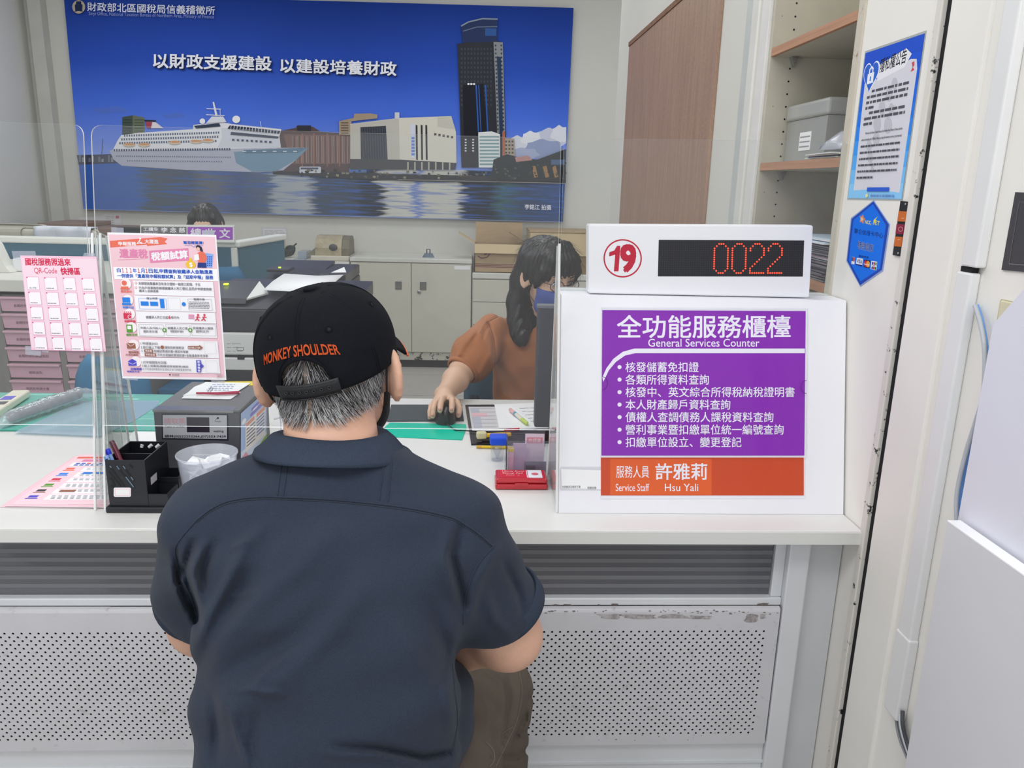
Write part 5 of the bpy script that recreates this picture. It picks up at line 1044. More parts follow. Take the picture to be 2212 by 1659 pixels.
# translucent cup of crumpled slips
cp = thing('slip_cup', 'translucent plastic cup full of crumpled paper slips in front of the ticket machine', 'cup', (-.533, 1.54, ZC)); CPM = clear('frosted_cup', '#f8faff', .30, '#f6f8ff', .15, 1.4, .6)
c = (-.533, 1.54, ZC); m = MB(); m.lathe(c, [(.001, .0004), (.046, .0004), (.048, .003), (.0575, .098), (.060, .100), (.060, .103), (.0565, .103), (.0462, .005), (.001, .004)], CPM, seg=40); obj('cup_wall', m, cp)
m = MB(); r0 = random.Random(12)
def crumple(x, y, z, s):
    n = 5; g = [[(x + s * (i / (n - 1) - .5) + r0.uniform(-.2, .2) * s, y + s * (j / (n - 1) - .5) + r0.uniform(-.2, .2) * s, z + r0.uniform(-.28, .28) * s) for j in range(n)] for i in range(n)]; return g
for k in range(9): b2 = MB(); b2.sheet(crumple(c[0] + r0.uniform(-.018, .018), c[1] + r0.uniform(-.018, .018), ZC + .02 + .0085 * k, .05 if k < 7 else .045), PAPER, .0006, False); obj('paper_slip', b2, cp)
# red stamp pad tin
sp = thing('stamp_pad', 'red stamp pad tin lying in front of the sign box', 'stamp pad', (.114, 1.635, ZC)); RT_ = mat('red_lacquer', '#c01f2f', .25, coat=.4, var=.03)
x0, x1, y0, y1 = .056, .1715, 1.606, 1.672
obj('tray', MB().box((x0, y0, ZC), (x1, y1, ZC + .013), RT_, .004, 3), sp); obj('lid', MB().box((x0 + .001, y0 + .001, ZC + .0135), (x1 - .001, y1 - .001, ZC + .024), RT_, .005, 3), sp); obj('latch', MB().box((.098, y0 - .0025, ZC + .010), (.128, y0 + .001, ZC + .016), RT_, .001), sp)
m = MB(); zt = ZC + .0242; m.box((.066, 1.617, zt), (.164, 1.664, zt + .0002), ink('#c8233a')); m.box((.129, 1.617, zt + .0002), (.160, 1.664, zt + .0004), ink('#e9e9f2')); m.box((.126, 1.617, zt + .0002), (.1275, 1.664, zt + .0004), ink('#e9e9f2'))
for s_, xx0, yy0, ww, hh in (('Liberty Brand', .072, 1.652, .05, .008), ('Stamp Pad', .072, 1.639, .046, .009), ('NO. 2', .08, 1.630, .03, .004)): v, f, _ = glyphs(s_, 0, .2); m.add([(xx0 + a * ww, yy0 + b_ * hh, zt + .0005) for a, b_ in v], f, ink('#f6dfe2'))
m.disc((.1445, 1.640, zt + .0006), .008, ink('#d46a78')); obj('lid_print', m, sp)
# clear card holder
hd = thing('card_holder', 'clear plastic holder of pink slips behind the red stamp pad', 'holder', (.13, 1.69, ZC)); HC = clear('clear_plastic', '#f2f3f6', .05, '#e6e8f0', .02)
x0, x1, y0, y1, zt = .082, .176, 1.682, 1.76, .838
m = MB(); m.box((x0, y0, ZC), (x1, y0 + .002, zt), HC); obj('front_wall', m, hd); m = MB(); m.box((x0, y0 + .002, ZC), (x0 + .002, y1, zt), HC); m.box((x0 - .0005, y0, ZC), (x0 + .0015, y0 - .0008, zt), ink('#3f4048')); obj('side_wall', m, hd)
m = MB(); m.box((x0 + .002, y1 - .002, ZC), (x1, y1, zt), HC); obj('back_wall', m, hd)
def slip(label, xa, xb, y, za, zb_, col, extra=None):
    m = MB(); m.box((xa, y, za), (xb, y + .0025, zb_), ink(col))
    if extra: extra(m, xa, xb, y, za, zb_)
    return tag(obj('paper_slip', m), label, 'slip', 'slips in the clear holder')
def red_head(m, xa, xb, y, za, zb_): m.box((xa + .004, y - .0006, zb_ - .022), (xb - .004, y - .0002, zb_ - .008), ink('#dc8f9e')); v, f, _ = glyphs('申請書'); m.add([(xa + .008 + a * (xb - xa - .016), y - .0008, zb_ - .020 + b_ * .010) for a, b_ in v], f, ink('#f6e6ea'))
slip('pink slip with a red heading, rightmost in the clear holder', .126, .170, 1.712, ZC + .004, .845, '#e6cfdc', red_head)
slip('mauve slip in the middle of the clear holder', .098, .128, 1.700, ZC + .004, .826, '#cdb3cc')
slip('narrow pink slip at the left of the clear holder', .086, .099, 1.688, ZC + .004, .818, '#e9b9c8', lambda m, xa, xb, y, za, zb_: m.box((xa, y - .0004, zb_ - .008), (xb, y - .0002, zb_), ink('#e8d23a')))
def bars(m, xa, xb, y, za, zb_): [m.box((xa + .004 + k * .0022, y - .0004, za + .010), (xa + .0052 + k * .0022, y - .0002, za + .022), ink('#4a4450')) for k in range(10)]
slip('dark-framed barcode slip low in the clear holder', .124, .174, 1.690, ZC + .004, .786, '#8d8796', bars)
er = thing('small_tub', 'small clear tub with a blue lid left of the clear card holder', 'tub', (.066, 1.79, ZC)); obj('tub', MB().lathe((.066, 1.80, ZC), [(.001, 0), (.015, 0), (.017, .04), (.016, .04), (.001, .002)], HC, seg=20), er); obj('lid', MB().box((.047, 1.782, ZC + .041), (.09, 1.82, ZC + .062), ink('#2a55d8', .3), .005, 3), er)
pencil = thing('pencil', 'yellow pencil lying in front of the black clipboard', 'pencil', (.05, 1.87, ZC)); a, b_ = V(.016, 1.884, ZC + .004), V(.175, 1.874, ZC + .004); obj('shaft', MB().tube([a + (b_ - a) * .08, b_], .0035, ink('#e8c22c', .35), 6), pencil); obj('eraser', MB().tube([a, a + (b_ - a) * .08], .0036, ink('#d8a64a', .4), 8), pencil)
# stapler
stp = thing('stapler', 'yellow and cream stapler lying on the black clipboard', 'stapler', (.06, 1.92, ZC + .01)); a, b_ = at(1030, 941, 'z', .772), at(1104, 938, 'z', .772); d = nrm(b_ - a)
obj('head', MB().obox(a + d * .012 + V(0, 0, .001), d * .013, (-.009 * d[1], .009 * d[0], 0), (0, 0, .009), mat('stapler_cream', '#cfc8a0', .4), .004, 3), stp); obj('arm', MB().obox((a + d * .024 + b_) / 2, (b_ - a - d * .024) / 2, (-.007 * d[1], .007 * d[0], 0), (0, 0, .004), ink('#e2ae2e', .35), .002), stp); obj('base', MB().obox((a + b_) / 2 - V(0, 0, .0095), (b_ - a) / 2, (-.007 * d[1], .007 * d[0], 0), (0, 0, .0025), mat('stapler_base', '#4a4844', .4), .001), stp)
obj('rivet', MB().lathe(b_ - d * .012 + V(0, -.0072, .0), [(.003, 0), (.0005, .0008)], BLACK, (0, -1, 0), 10), stp)
# clipboard with papers and highlighter
cl = thing('clipboard', 'black clear-topped clipboard with forms in front of the clerk', 'clipboard', (.1, 2.09, ZC)); m = MB(); q = [at(x, y, 'z', ZC) for x, y in ((1005, 877), (1188, 876), (1188, 958), (1018, 962))]; m.prism(q, (0, 0, .004), BLACK); obj('board', m, cl)
m = MB(); m.prism([at(x, y, 'z', ZC + .0045) for x, y in ((1012, 879), (1185, 879), (1185, 930), (1020, 931))], (0, 0, .0006), ink('#cfccd0')); obj('form_sheet', m, cl)
PB = Board((0, 0, ZC + .0052), (1, 0, 0), (0, 1, 0)); PB.poly([(1016, 882), (1034, 882), (1042, 924), (1024, 925)], ink('#b5b7c4')); PB.poly([(1018, 892), (1050, 892), (1054, 900), (1021, 900)], ink('#dfb3bc'))
for k in range(6): PB.line([(1020 + k, 882 + k * 8), (1068 + k, 882 + k * 8)], .6, ink('#a9a7ae'))
obj('form_print', PB.mb, cl)
m = MB(); m.box((.03, 1.905, ZC + .004), (.19, 1.925, ZC + .0065), mat('clip_bar', '#26262b', .2)); obj('clip_bar', m, cl)
tag(obj('paper_sheet', MB().prism([at(x, y, 'z', ZC + .006) for x, y in ((1068, 874), (1185, 870), (1185, 925), (1078, 925))], (0, 0, .001), PAPER)), 'white paper sheet under the highlighter beside the monitor', 'paper')
m = MB(); m.prism([at(x, y, 'z', ZC + .0075) for x, y in ((1110, 879), (1185, 868), (1185, 918), (1156, 918))], (0, 0, .001), PAPER); PB = Board((0, 0, ZC + .0088), (1, 0, 0), (0, 1, 0), m); [greek(PB, 1122 + k * 6, 882 + k * 7, 1180, .7, ink('#a8a8b0'), -.05, k) for k in range(5)]; tag(obj('paper_sheet', m), 'upper printed white sheet beside the monitor', 'paper')
hl_ = thing('highlighter', 'pink and green highlighter on the white papers', 'highlighter', (.13, 2.15, ZC + .009)); a, b_ = at(1101, 884, 'z', ZC + .0145), at(1139, 915, 'z', ZC + .0145); L3 = lambda t: a + (b_ - a) * t
obj('barrel', MB().tube([L3(.3), L3(.72)], .0052, ink('#e3ddcf', .3), 12), hl_); obj('pen_cap', MB().tube([L3(0), L3(.03), L3(.3)], [.003, .005, .0055], ink('#efb8b8', .3), 12), hl_); obj('pen_cap', MB().tube([L3(.72), L3(.97), L3(1)], [.0055, .005, .003], ink('#c3d860', .3), 12), hl_); obj('band', MB().tube([L3(.3), L3(.38)], .0056, ink('#4f9ac4', .3), 12), hl_)
rp = MB(); rp.tube([at(1090, 930, 'z', ZC + .009), at(1122, 927, 'z', ZC + .009)], .004, ink('#c8324e', .3), 10); rp.tube([at(1122, 927, 'z', ZC + .009), at(1160, 926, 'z', ZC + .009)], .0042, W_, 10); tag(obj('correction_pen', rp), 'red and white pen across the clipboard behind the stapler', 'pen')
# mouse pad, mouse, green folder
tag(obj('mouse_pad', MB().prism([at(x, y, 'z', ZC) for x, y in ((845, 876), (998, 876), (1002, 910), (836, 911))], (0, 0, .003), mat('pad_charcoal', '#3f464d', .85, var=.2, vscale=300))), 'charcoal mouse pad under the clerk\'s hand', 'mouse pad')
FG = clear('green_folder', '#30e0c4', .82, '#10d8b8', .25, 1.45, .8); tag(obj('green_folder', MB().prism([at(x, y, 'z', ZC) for x, y in ((842, 914), (1006, 917), (1008, 925), (998, 951), (818, 943), (824, 930))], (0, 0, .0015), FG)), 'bright green plastic folder in front of the mouse pad', 'folder')
ms = thing('computer_mouse', 'black computer mouse under the clerk\'s hand', 'mouse', (-.07, 2.13, ZC + .003)); MBK = mat('mouse_black', '#1b1c20', .3, var=.08)
mm_ = MB(); g = []
cx, cy, cz = -.069, 2.118, ZC + .0035
for i in range(13):
    v = i / 12; y = cy - .052 + .104 * v; hw = .029 * (1 - (2 * v - 1) ** 4 * .55) * (1 if 0 < v < 1 else .72); hh = .036 * math.sin(math.pi * min(1, .18 + .80 * v)) ** .7 + .004
    g.append([(cx + hw * math.cos(t), y, cz + hh * math.sin(t) ** .8 if math.sin(t) > 0 else cz) for t in np.linspace(math.pi, 0, 13)])
mm_.sheet(g, MBK); mm_.add(g[0], [tuple(range(13))], MBK); mm_.add(g[-1], [tuple(range(13))[::-1]], MBK); obj('shell', mm_, ms); obj('scroll_wheel', MB().lathe((cx - .003, cy - .028, cz + .028), [(.0005, -.0), (.008, 0), (.009, .002), (.008, .006), (.0005, .006)], mat('wheel_red', '#5a1f2a', .4), (1, 0, 0), 16), ms)
obj('cable', MB().tube([(cx, cy - .05, cz + .006), (cx + .03, cy - .10, ZC + .004), (.03, 1.985, ZC + .012), (.10, 1.955, ZC + .016), (.16, 1.95, ZC + .016)], .0016, BLACK, 6), ms)
# clerk's monitor (its dark back and left edge show beside the sign box)
mn = thing('monitor', 'dark computer monitor beside the clerk, seen from behind', 'monitor', (.4, 2.0, ZC)); MD = mat('monitor_charcoal', '#3b3d47', .45, var=.05)
obj('bezel', MB().box((.168, 1.975, .778), (.655, 2.015, 1.101), MD, .005), mn); obj('screen', MB().box((.178, 2.0152, .79), (.645, 2.016, 1.09), mat('screen_dark', '#1a1d24', .2)), mn)
obj('edge_trim', MB().box((.1655, 1.973, 1.094), (.655, 2.0, 1.1035), mat('monitor_trim', '#6d7078', .4), .002), mn); obj('stand', MB().box((.38, 1.985, ZC + .01), (.45, 2.005, .80), MD, .004).box((.30, 1.94, ZC), (.53, 2.10, ZC + .010), MD, .003), mn)
# white cup and cables behind the man's head
wc = thing('white_cup', 'white cup on the counter behind the man\'s neck', 'cup', (-.40, 1.98, ZC)); obj('cup_wall', MB().lathe((-.405, 1.98, ZC), [(.001, .001), (.032, .001), (.036, .09), (.034, .09), (.03, .004), (.001, .004)], WPL, seg=28), wc)
cbm = MB(); cbm.tube([at(590, 865, 'z', .84), at(606, 880, 'z', .845), at(609, 910, 'z', .82), at(614, 960, 'y', 1.75), at(622, 990, 'y', 1.72)], .0045, WPL, 8); cbm.tube([at(592, 905, 'y', 1.85), at(630, 893, 'y', 1.85), at(660, 890, 'y', 1.85)], .003, WPL, 8); tag(obj('white_cable', cbm), 'white cables hanging behind the ticket machine', 'cable')
bd = thing('card_reader', 'low beige device behind the man\'s collar', 'device', (-.38, 1.84, ZC)); obj('body', MB().box((-.455, 1.76, ZC), (-.31, 1.90, ZC + .045), mat('reader_beige', '#cfccc0', .45), .006), bd); obj('paper_feed', MB().prism([(-.44, 1.80, ZC + .046), (-.32, 1.80, ZC + .046), (-.32, 1.88, ZC + .060), (-.44, 1.88, ZC + .060)], (0, 0, .003), PAPER), bd)
# ================================================================ on the right wall
B = Board((XR - .0004, 1.5, 1.5), (0, 1, 0), (0, 0, 1)); pv = thing('privacy_poster', 'blue privacy notice poster with heart and padlock on the white pillar', 'poster', (XR, 1.55, 1.387))
cor = [(1870, 115), (1998, 72), (1948, 430), (1832, 428)]
def pu(u, v): # u along the top, v downward, in the sheet's own plane
    A, B_, C__, D = [at(x, y, 'x', XR - .0006) for x, y in cor]; return (A * (1 - u) + B_ * u) * (1 - v) + (D * (1 - u) + C__ * u) * v
PM = MB(); lay = [0]
def PP(pts, m):
    lay[0] += 1; P = [pu(u, v) + V(-.0003 - lay[0] * 1.2e-5, 0, 0) for u, v in pts]; n = sum((np.cross(P[i] - P[0], P[i + 1] - P[0]) for i in range(1, len(P) - 1)), V(0, 0, 0)); PM.add(P if n[0] < 0 else P[::-1], [tuple(range(len(P)))], m)
def PT(t, u0, v0, u1, v1, m, bold=0, tilt=0.0):
    v, f, asp = glyphs(t)
    for dx, dy in (((0, 0),) if not bold else ((-bold / max(asp, .3), -bold), (bold / max(asp, .3), -bold), (bold / max(asp, .3), bold), (-bold / max(asp, .3), bold))):
        lay[0] += 1; P = [pu(u0 + (u1 - u0) * (a + dx), v1 + (v0 - v1) * (b_ + dy) + tilt * (a + dx)) + V(-.0003 - lay[0] * 1.2e-5, 0, 0) for a, b_ in v]; PM.add(P, f, m)
PM.prism([pu(u, v) for u, v in ((-.02, -.015), (1.02, -.015), (1.02, 1.012), (-.02, 1.012))], (.0005, 0, 0), clear('laminate_rim', '#f2f4f4', .4, '#dfe3e4', .1))
for k in range(10): v0 = k / 10; c_ = ['#1a50cc', '#1b55d4', '#1c5edb', '#1f6be2', '#2379e8', '#2d88ee', '#3f9af2', '#5aacf4', '#78bff6', '#8ccbf7'][k]; PP([(0, v0), (1, v0), (1, v0 + .1), (0, v0 + .1)], ink(c_))
PAPG = ink('#d9d8e2'); PP([(.06, .21), (.3, .2), (.84, .13), (.93, .14), (.96, .2), (.95, .96), (.5, .935), (.10, .945), (.08, .6)], PAPG)
PP([(.25, .115), (.74, .055), (.84, .10), (.75, .17), (.30, .215)], ink('#eceaf0')); PT('隱私權公告', .32, .075, .76, .165, ink('#17161c'), .012, tilt=-.02)
HRT = [(.16 + .0085 * 16 * math.sin(t) ** 3, .165 - .0068 * (13 * math.cos(t) - 5 * math.cos(2 * t) - 2 * math.cos(3 * t) - math.cos(4 * t))) for t in np.linspace(0, 2 * math.pi, 41)[:-1]]
PP([(.165 + (u - .16) * 1.1, .165 + (v - .165) * 1.1) for u, v in HRT], ink('#eef2fa')); PP(HRT, ink('#2a63cc')); PP([(.10, .15), (.22, .145), (.22, .215), (.10, .22)], ink('#eef2fa')); PP([(.12, .15), (.12, .12), (.16, .10), (.20, .118), (.20, .148), (.18, .148), (.18, .125), (.16, .115), (.14, .125), (.14, .15)], ink('#eef2fa')); PP([(.15, .17), (.17, .17), (.17, .20), (.15, .20)], ink('#2a63cc'))
PP([(.86, .155), (.90, .15), (.91, .175), (.89, .185), (.92, .205), (.86, .21), (.885, .185)], ink('#d5485c'))
for k, (u, v, a) in enumerate(((.62, .26, .05), (.55, .32, .06), (.45, .40, .06), (.62, .42, .05), (.40, .50, .07), (.60, .52, .07), (.42, .60, .06), (.30, .64, .05), (.35, .72, .05), (.42, .80, .03))): PP([(u + a * math.cos(t) + .3 * a * math.sin(t), v + .8 * a * math.sin(t)) for t in np.linspace(0, 6.283, 16)[:-1]], ink('#c3c2cc'))
tx = ink('#55535e'); r0 = random.Random(8)
for k in range(7):
    u = .22 if k in (0, 4) else .14; v = .265 + k * .036; ue = .86 if k not in (3, 6) else .3
    while u < ue: w_ = r0.uniform(.03, .14); PP([(u, v), (min(ue, u + w_), v), (min(ue, u + w_), v + .017), (u, v + .017)], tx); u += w_ + .018
for k, t in enumerate(('Welcome to the National Taxation Bureau of the Northern Area, Ministry of Finance (web site', 'address hereinafter the NTBNA). When you enjoy the internet services, your personal', '', '', '', '', '', '')):
    v = .545 + k * .043
    if t: PT(t, .2 if k == 0 else .14, v, .86, v + .02, tx, .01)
    else:
        u = .14; ue = .86 if k < 7 else .45
        while u < ue: w_ = r0.uniform(.02, .09); PP([(u, v + .004), (min(ue, u + w_), v + .004), (min(ue, u + w_), v + .017), (u, v + .017)], tx); u += w_ + .012
PP([(.38, .925), (.78, .925), (.78, .952), (.38, .952)], ink('#2d5fd0')); PP([(.36, .975), (.40, .965), (.42, .985), (.38, .995)], ink('#e9e9b0')); PT('財政部北區國稅局', .46, .972, .88, .99, ink('#5f7fb8'), .01)
obj('printed_sheet', PM, pv)
hx = thing('card_sticker', 'blue six-sided card payment sticker on the white pillar below the poster', 'sticker', (XR, 1.55, 1.22))
HXP = [(1887, 435), (1920, 485), (1905, 583), (1858, 616), (1830, 563), (1840, 473)]
B = Board((XR - .001, 1.5, 1.3), (0, 1, 0), (0, 0, 1)); B.mb.prism([B.p(x, y) for x, y in ((1887, 432.5), (1922, 485), (1907, 585), (1858, 619), (1828, 564), (1838, 471))], (.0009, 0, 0), ink('#8fa6d8', .3)); B.poly(HXP, ink('#1d46b4', .3)); B.poly([(1886, 441), (1914, 486), (1901, 580), (1859, 608), (1834, 562), (1844, 475)], ink('#0f74ee', .3))
fh = lambda x, y: (1740 + x * 220 / 2147, 460 + y * 220 / 2147)
B.poly([fh(1200 + (52 + 14 * math.cos(5 * t)) * math.cos(t) * .95, 130 + (80 + 18 * math.cos(5 * t)) * math.sin(t)) for t in np.linspace(0, 6.283, 31)[:-1]], ink('#d68a5c')); B.ell(*fh(1192, 130), 2.6, 4, ink('#e8c0a0'))
YW = ink('#e6dc5a'); B.text('NCC', fh(1262, 150), fh(1385, 170), fh(1258, 225), YW, .03); B.text('ET', fh(1478, 160), fh(1570, 178), fh(1468, 245), YW, .03); B.poly([fh(*p) for p in ((1530, 70), (1440, 150), (1435, 200), (1365, 280), (1450, 190), (1425, 265), (1500, 150), (1480, 145))], YW)
NV = ink('#12206a'); B.text('聯合信用卡中心', fh(1040, 320), fh(1650, 420), fh(1030, 430), NV, .005); B.ring(*fh(1270, 680), 32, 32.5, ink('#2f86ee'))
for b_, c_ in ((.022, ink('#dfe8fa')), (.004, ink('#171a52'))): B.text('特約商店', fh(1112, 590), fh(1440, 660), fh(1100, 755), c_, b_)
B.text('歡迎使用', fh(1130, 885), fh(1335, 920), fh(1126, 925), NV, .01)
B.poly([fh(*p) for p in ((985, 925), (1050, 935), (1038, 1085), (972, 1075))], ink('#e9e6ea')); B.poly([fh(*p) for p in ((985, 930), (1012, 934), (1004, 1020), (978, 1015))], ink('#2a3f8e')); B.poly([fh(*p) for p in ((1014, 934), (1048, 938), (1040, 1025), (1006, 1022))], ink('#c24a3c'))
B.poly([fh(*p) for p in ((1090, 945), (1218, 965), (1200, 1128), (1068, 1098))], ink('#eef0f6')); B.poly([fh(*p) for p in ((1070, 1070), (1204, 1098), (1200, 1128), (1066, 1098))], ink('#1c2c86')); B.text('VISA', fh(1098, 975), fh(1204, 992), fh(1090, 1052), ink('#1a2a80'), .03)
B.poly([fh(*p) for p in ((1245, 985), (1370, 1000), (1352, 1168), (1232, 1140))], ink('#1b1c40')); B.ell(*fh(1278, 1070), 4, 7, ink('#cf2f3a')); B.ell(*fh(1326, 1080), 4, 7, ink('#eba13c')); B.text('MasterCard', fh(1248, 1060), fh(1354, 1078), fh(1246, 1092), W_, .02)
B.poly([fh(*p) for p in ((1400, 1010), (1522, 1028), (1504, 1212), (1382, 1185))], ink('#eef0f6'))
for k, c_ in enumerate(('#1d3f96', '#b8283c', '#2a7c42')): x0 = 1412 + k * 35; B.poly([fh(*p) for p in ((x0, 1030 + k * 6), (x0 + 30, 1034 + k * 6), (x0 + 14, 1192 + k * 6), (x0 - 16, 1180 + k * 6))], ink(c_))
B.text('JCB', fh(1404, 1085), fh(1504, 1105), fh(1400, 1135), W_, .03)
obj('printed_face', B.mb, hx)
bt = thing('shutter_switch', 'black plate with orange, red and orange shutter buttons on the pillar edge', 'switch', (XR, 1.42, 1.28))
B = Board((XR - .004, 1.42, 1.33), (0, 1, 0), (0, 0, 1)); B.mb.prism([B.p(x, y) for x, y in ((1945, 434), (1963, 436), (1946, 554), (1928, 551))], (.0038, 0, 0), BLACK); obj('plate', B.mb, bt)
for pts, c_, nm in (([(1944, 456), (1960, 457), (1957, 479), (1941, 478)], '#cc6c30', 'up'), ([(1939.5, 484), (1955, 485), (1951.5, 506), (1937, 505)], '#8f2440', 'stop'), ([(1936, 511), (1951, 512), (1948, 533), (1933, 532)], '#cc6c30', 'down')):
    B = Board((XR - .0042, 1.42, 1.33), (0, 1, 0), (0, 0, 1)); B.mb.prism([B.p(x, y) for x, y in pts], (-.0025, 0, 0), ink(c_, .35)); B2 = Board((XR - .0068, 1.42, 1.33), (0, 1, 0), (0, 0, 1), B.mb); cx, cy = sum(p[0] for p in pts) / 4, sum(p[1] for p in pts) / 4
    if nm == 'stop': B2.ring(cx, cy, 4.2, 5, ink('#e0b0b8'))
    else: s_ = 1 if nm == 'up' else -1; B2.line([(cx - 3, cy + 4 * s_), (cx + 3, cy + 4 * s_)], 1, ink('#f0c8a0'))
    obj('button', B.mb, bt, label={'up': 'upper orange button', 'stop': 'dark red stop button', 'down': 'lower orange button'}[nm])
m = MB(); [m.ball((XR - .0048, *B.p(x, y)[1:]), .002, CHROME, 8, 6) for x, y in ((1957, 441), (1941, 547))]; obj('screw', m, bt)
# cable trunking, cables, wall plates
TRK = mat('trunking_white', '#e4e4e4', .45, var=.02)
t1 = thing('cable_trunking', 'white cable trunking running up the column, upper length', 'trunking', (XR, 1.2, 1.25)); obj('cover', MB().box((XR - .018, 1.166, 1.292), (XR - .0005, 1.204, CEIL - .01), TRK, .003), t1)
t2 = thing('cable_trunking', 'white cable trunking lower length ending in an open cut end', 'trunking', (XR, 1.2, .5)); obj('cover', MB().box((XR - .017, 1.175, .545), (XR - .0005, 1.213, 1.283), TRK, .003), t2); obj('end_coupler', MB().box((XR - .019, 1.172, .49), (XR - .0005, 1.216, .65), TRK, .003), t2); obj('cut_end', MB().box((XR - .014, 1.180, 1.2832), (XR - .003, 1.208, 1.2915), DARK), t2)
def cable(label, pxs, x, r, m_): m = MB(); P = [at(a, b_, 'x', xx) for (a, b_), xx in zip(pxs, x)]; Q = []; n = len(P)
def smooth(P, k=8):
    P = [V(*p) for p in P]; P = [2 * P[0] - P[1]] + P + [2 * P[-1] - P[-2]]; out = []
    for i in range(1, len(P) - 2):
        for j in range(k):
            t = j / k; out.append(.5 * (2 * P[i] + (P[i + 1] - P[i - 1]) * t + (2 * P[i - 1] - 5 * P[i] + 4 * P[i + 1] - P[i + 2]) * t * t + (3 * P[i] - P[i - 1] - 3 * P[i + 1] + P[i + 2]) * t ** 3))
    return out + [P[-2]]
for lab, col, off, r in (('grey network cable curving out of the cut trunking', '#b4b8be', 0, .0034), ('blue network cable curving out of the cut trunking', '#6fa4e6', 4, .0034)):
    px = [(2106 + off, 660), (2118 + off, 700), (2127 + off, 760), (2124 + off, 850), (2108 + off, 910), (2086 + off * 1.6, 980), (2068 + off * 2, 1060), (2066 + off * 2, 1120), (2072 + off * 2, 1200)]
    tag(obj('network_cable', MB().tube(smooth([at(a, b_, 'x', XR - .006 - (.009 if off == 0 else .0) - .010 * math.sin(min(1, k / 4) * 1.57)) for k, (a, b_) in enumerate(px)]), r, mat('cable_' + col.strip('#'), col, .5), 8)), lab, 'cable')
m = MB()
for k, c_ in enumerate(('#8d9094', '#5c5f64', '#c9ccd0', '#44474c')): m.tube(smooth([at(1938 + k * 4, 1535, 'x', XR - .006 - .002 * k), at(1938 + k * 4, 1565, 'x', XR - .010 - .002 * k), at(1946 + k * 4, 1600, 'x', XR - .012), at(1962 + k * 3, 1640, 'x', XR - .012)]), .0035, mat('cable_' + c_.strip('#'), c_, .5), 8)
tag(obj('cable_bundle', m), 'bundle of grey cables spilling from the bottom of the trunking', 'cable')
pl = thing('wall_plate', 'dark recessed plate set into the column at the right edge', 'plate', (XR, 1.08, 1.3)); B = Board((XR - .003, 1.1, 1.35), (0, 1, 0), (0, 0, 1)); B.mb.prism([B.p(x, y) for x, y in ((2193, 415), (2260, 418), (2245, 590), (2163, 583))], (.0028, 0, 0), mat('plate_dark', '#3c3b3e', .4)); obj('plate', B.mb, pl); B = Board((XR - .0031, 1.1, 1.35), (0, 1, 0), (0, 0, 1)); B.line([(2202, 436), (2250, 438)], 1.5, ink('#6a696c')); B.line([(2202, 436), (2180, 570)], 1.2, ink('#6a696c')); B.line([(2180, 570), (2245, 575)], 2, ink('#77767a')); obj('rim', B.mb, pl)
tag(obj('blank_plate', Board((XR - .004, 1.1, 1.2), (0, 1, 0), (0, 0, 1)).mb.box((XR - .004, 1.035, 1.14), (XR - .0005, 1.118, 1.252), mat('ivory_plate', '#d8d2b2', .45), .003)), 'ivory blank socket plate on the column behind the white boards', 'plate')
# white partition boards at the lower right
dl = thing('counter_divider', 'lower white partition board running toward the viewer at the right', 'board', (.73, .8, 0)); LB = mat('board_white', '#d9d9dd', .4, var=.01); obj('panel', MB().box((.722, .30, .02), (.742, 1.069, .919), LB, .001), dl); obj('top_edge', MB().box((.7215, .2995, .919), (.7425, 1.0695, .9225), mat('board_edge', '#f3f3f5', .35), .0008), dl); obj('foot', MB().box((.70, .4, 0), (.7435, .95, .02), LB, .002), dl)
du = thing('divider_screen', 'tall pale lilac screen board with a clipped corner behind the lower board', 'board', (.757, .8, 0)); LS = mat('board_lilac', '#dfdfea', .35, var=.01)
m = MB(); m.prism([(.748, 1.086, .02), (.748, 1.083, 1.22), (.748, 1.035, 1.275), (.748, .97, 1.34), (.748, .32, 1.34), (.748, .32, .02)], (.018, 0, 0), LS); obj('panel', m, du); obj('foot', MB().box((.7475, .96, 0), (.775, 1.05, .0195), LS, .002), du)
# blue chair pedestal and pink box seen through the glass strip
ck = thing('clerk_chair', 'dark blue round stool behind the tinted glass strip at left', 'stool', (-.86, 1.9, 0)); obj('seat', MB().lathe((-.86, 1.82, .52), [(.001, 0), (.17, 0), (.23, .05), (.245, .10), (.24, .13), (.001, .14)], mat('navy_vinyl', '#2d3350', .5), seg=40), ck); obj('column', MB().lathe((-.84, 1.82, .05), [(.05, 0), (.05, .47)], BLACK), ck); obj('base', MB().lathe((-.84, 1.82, 0), [(.2, 0), (.2, .02), (.05, .05)], BLACK), ck)
kb = thing('storage_crate', 'long box with a pink band behind the tinted glass strip', 'box', (.2, 1.9, 0)); obj('body', MB().box((-.2, 1.75, .0), (.56, 1.95, .71), mat('crate_grey', '#5b5558', .7)), kb); obj('band', MB().box((-.2, 1.7485, .615), (.56, 1.7498, .645), mat('band_pink', '#b45a74', .6)), kb)
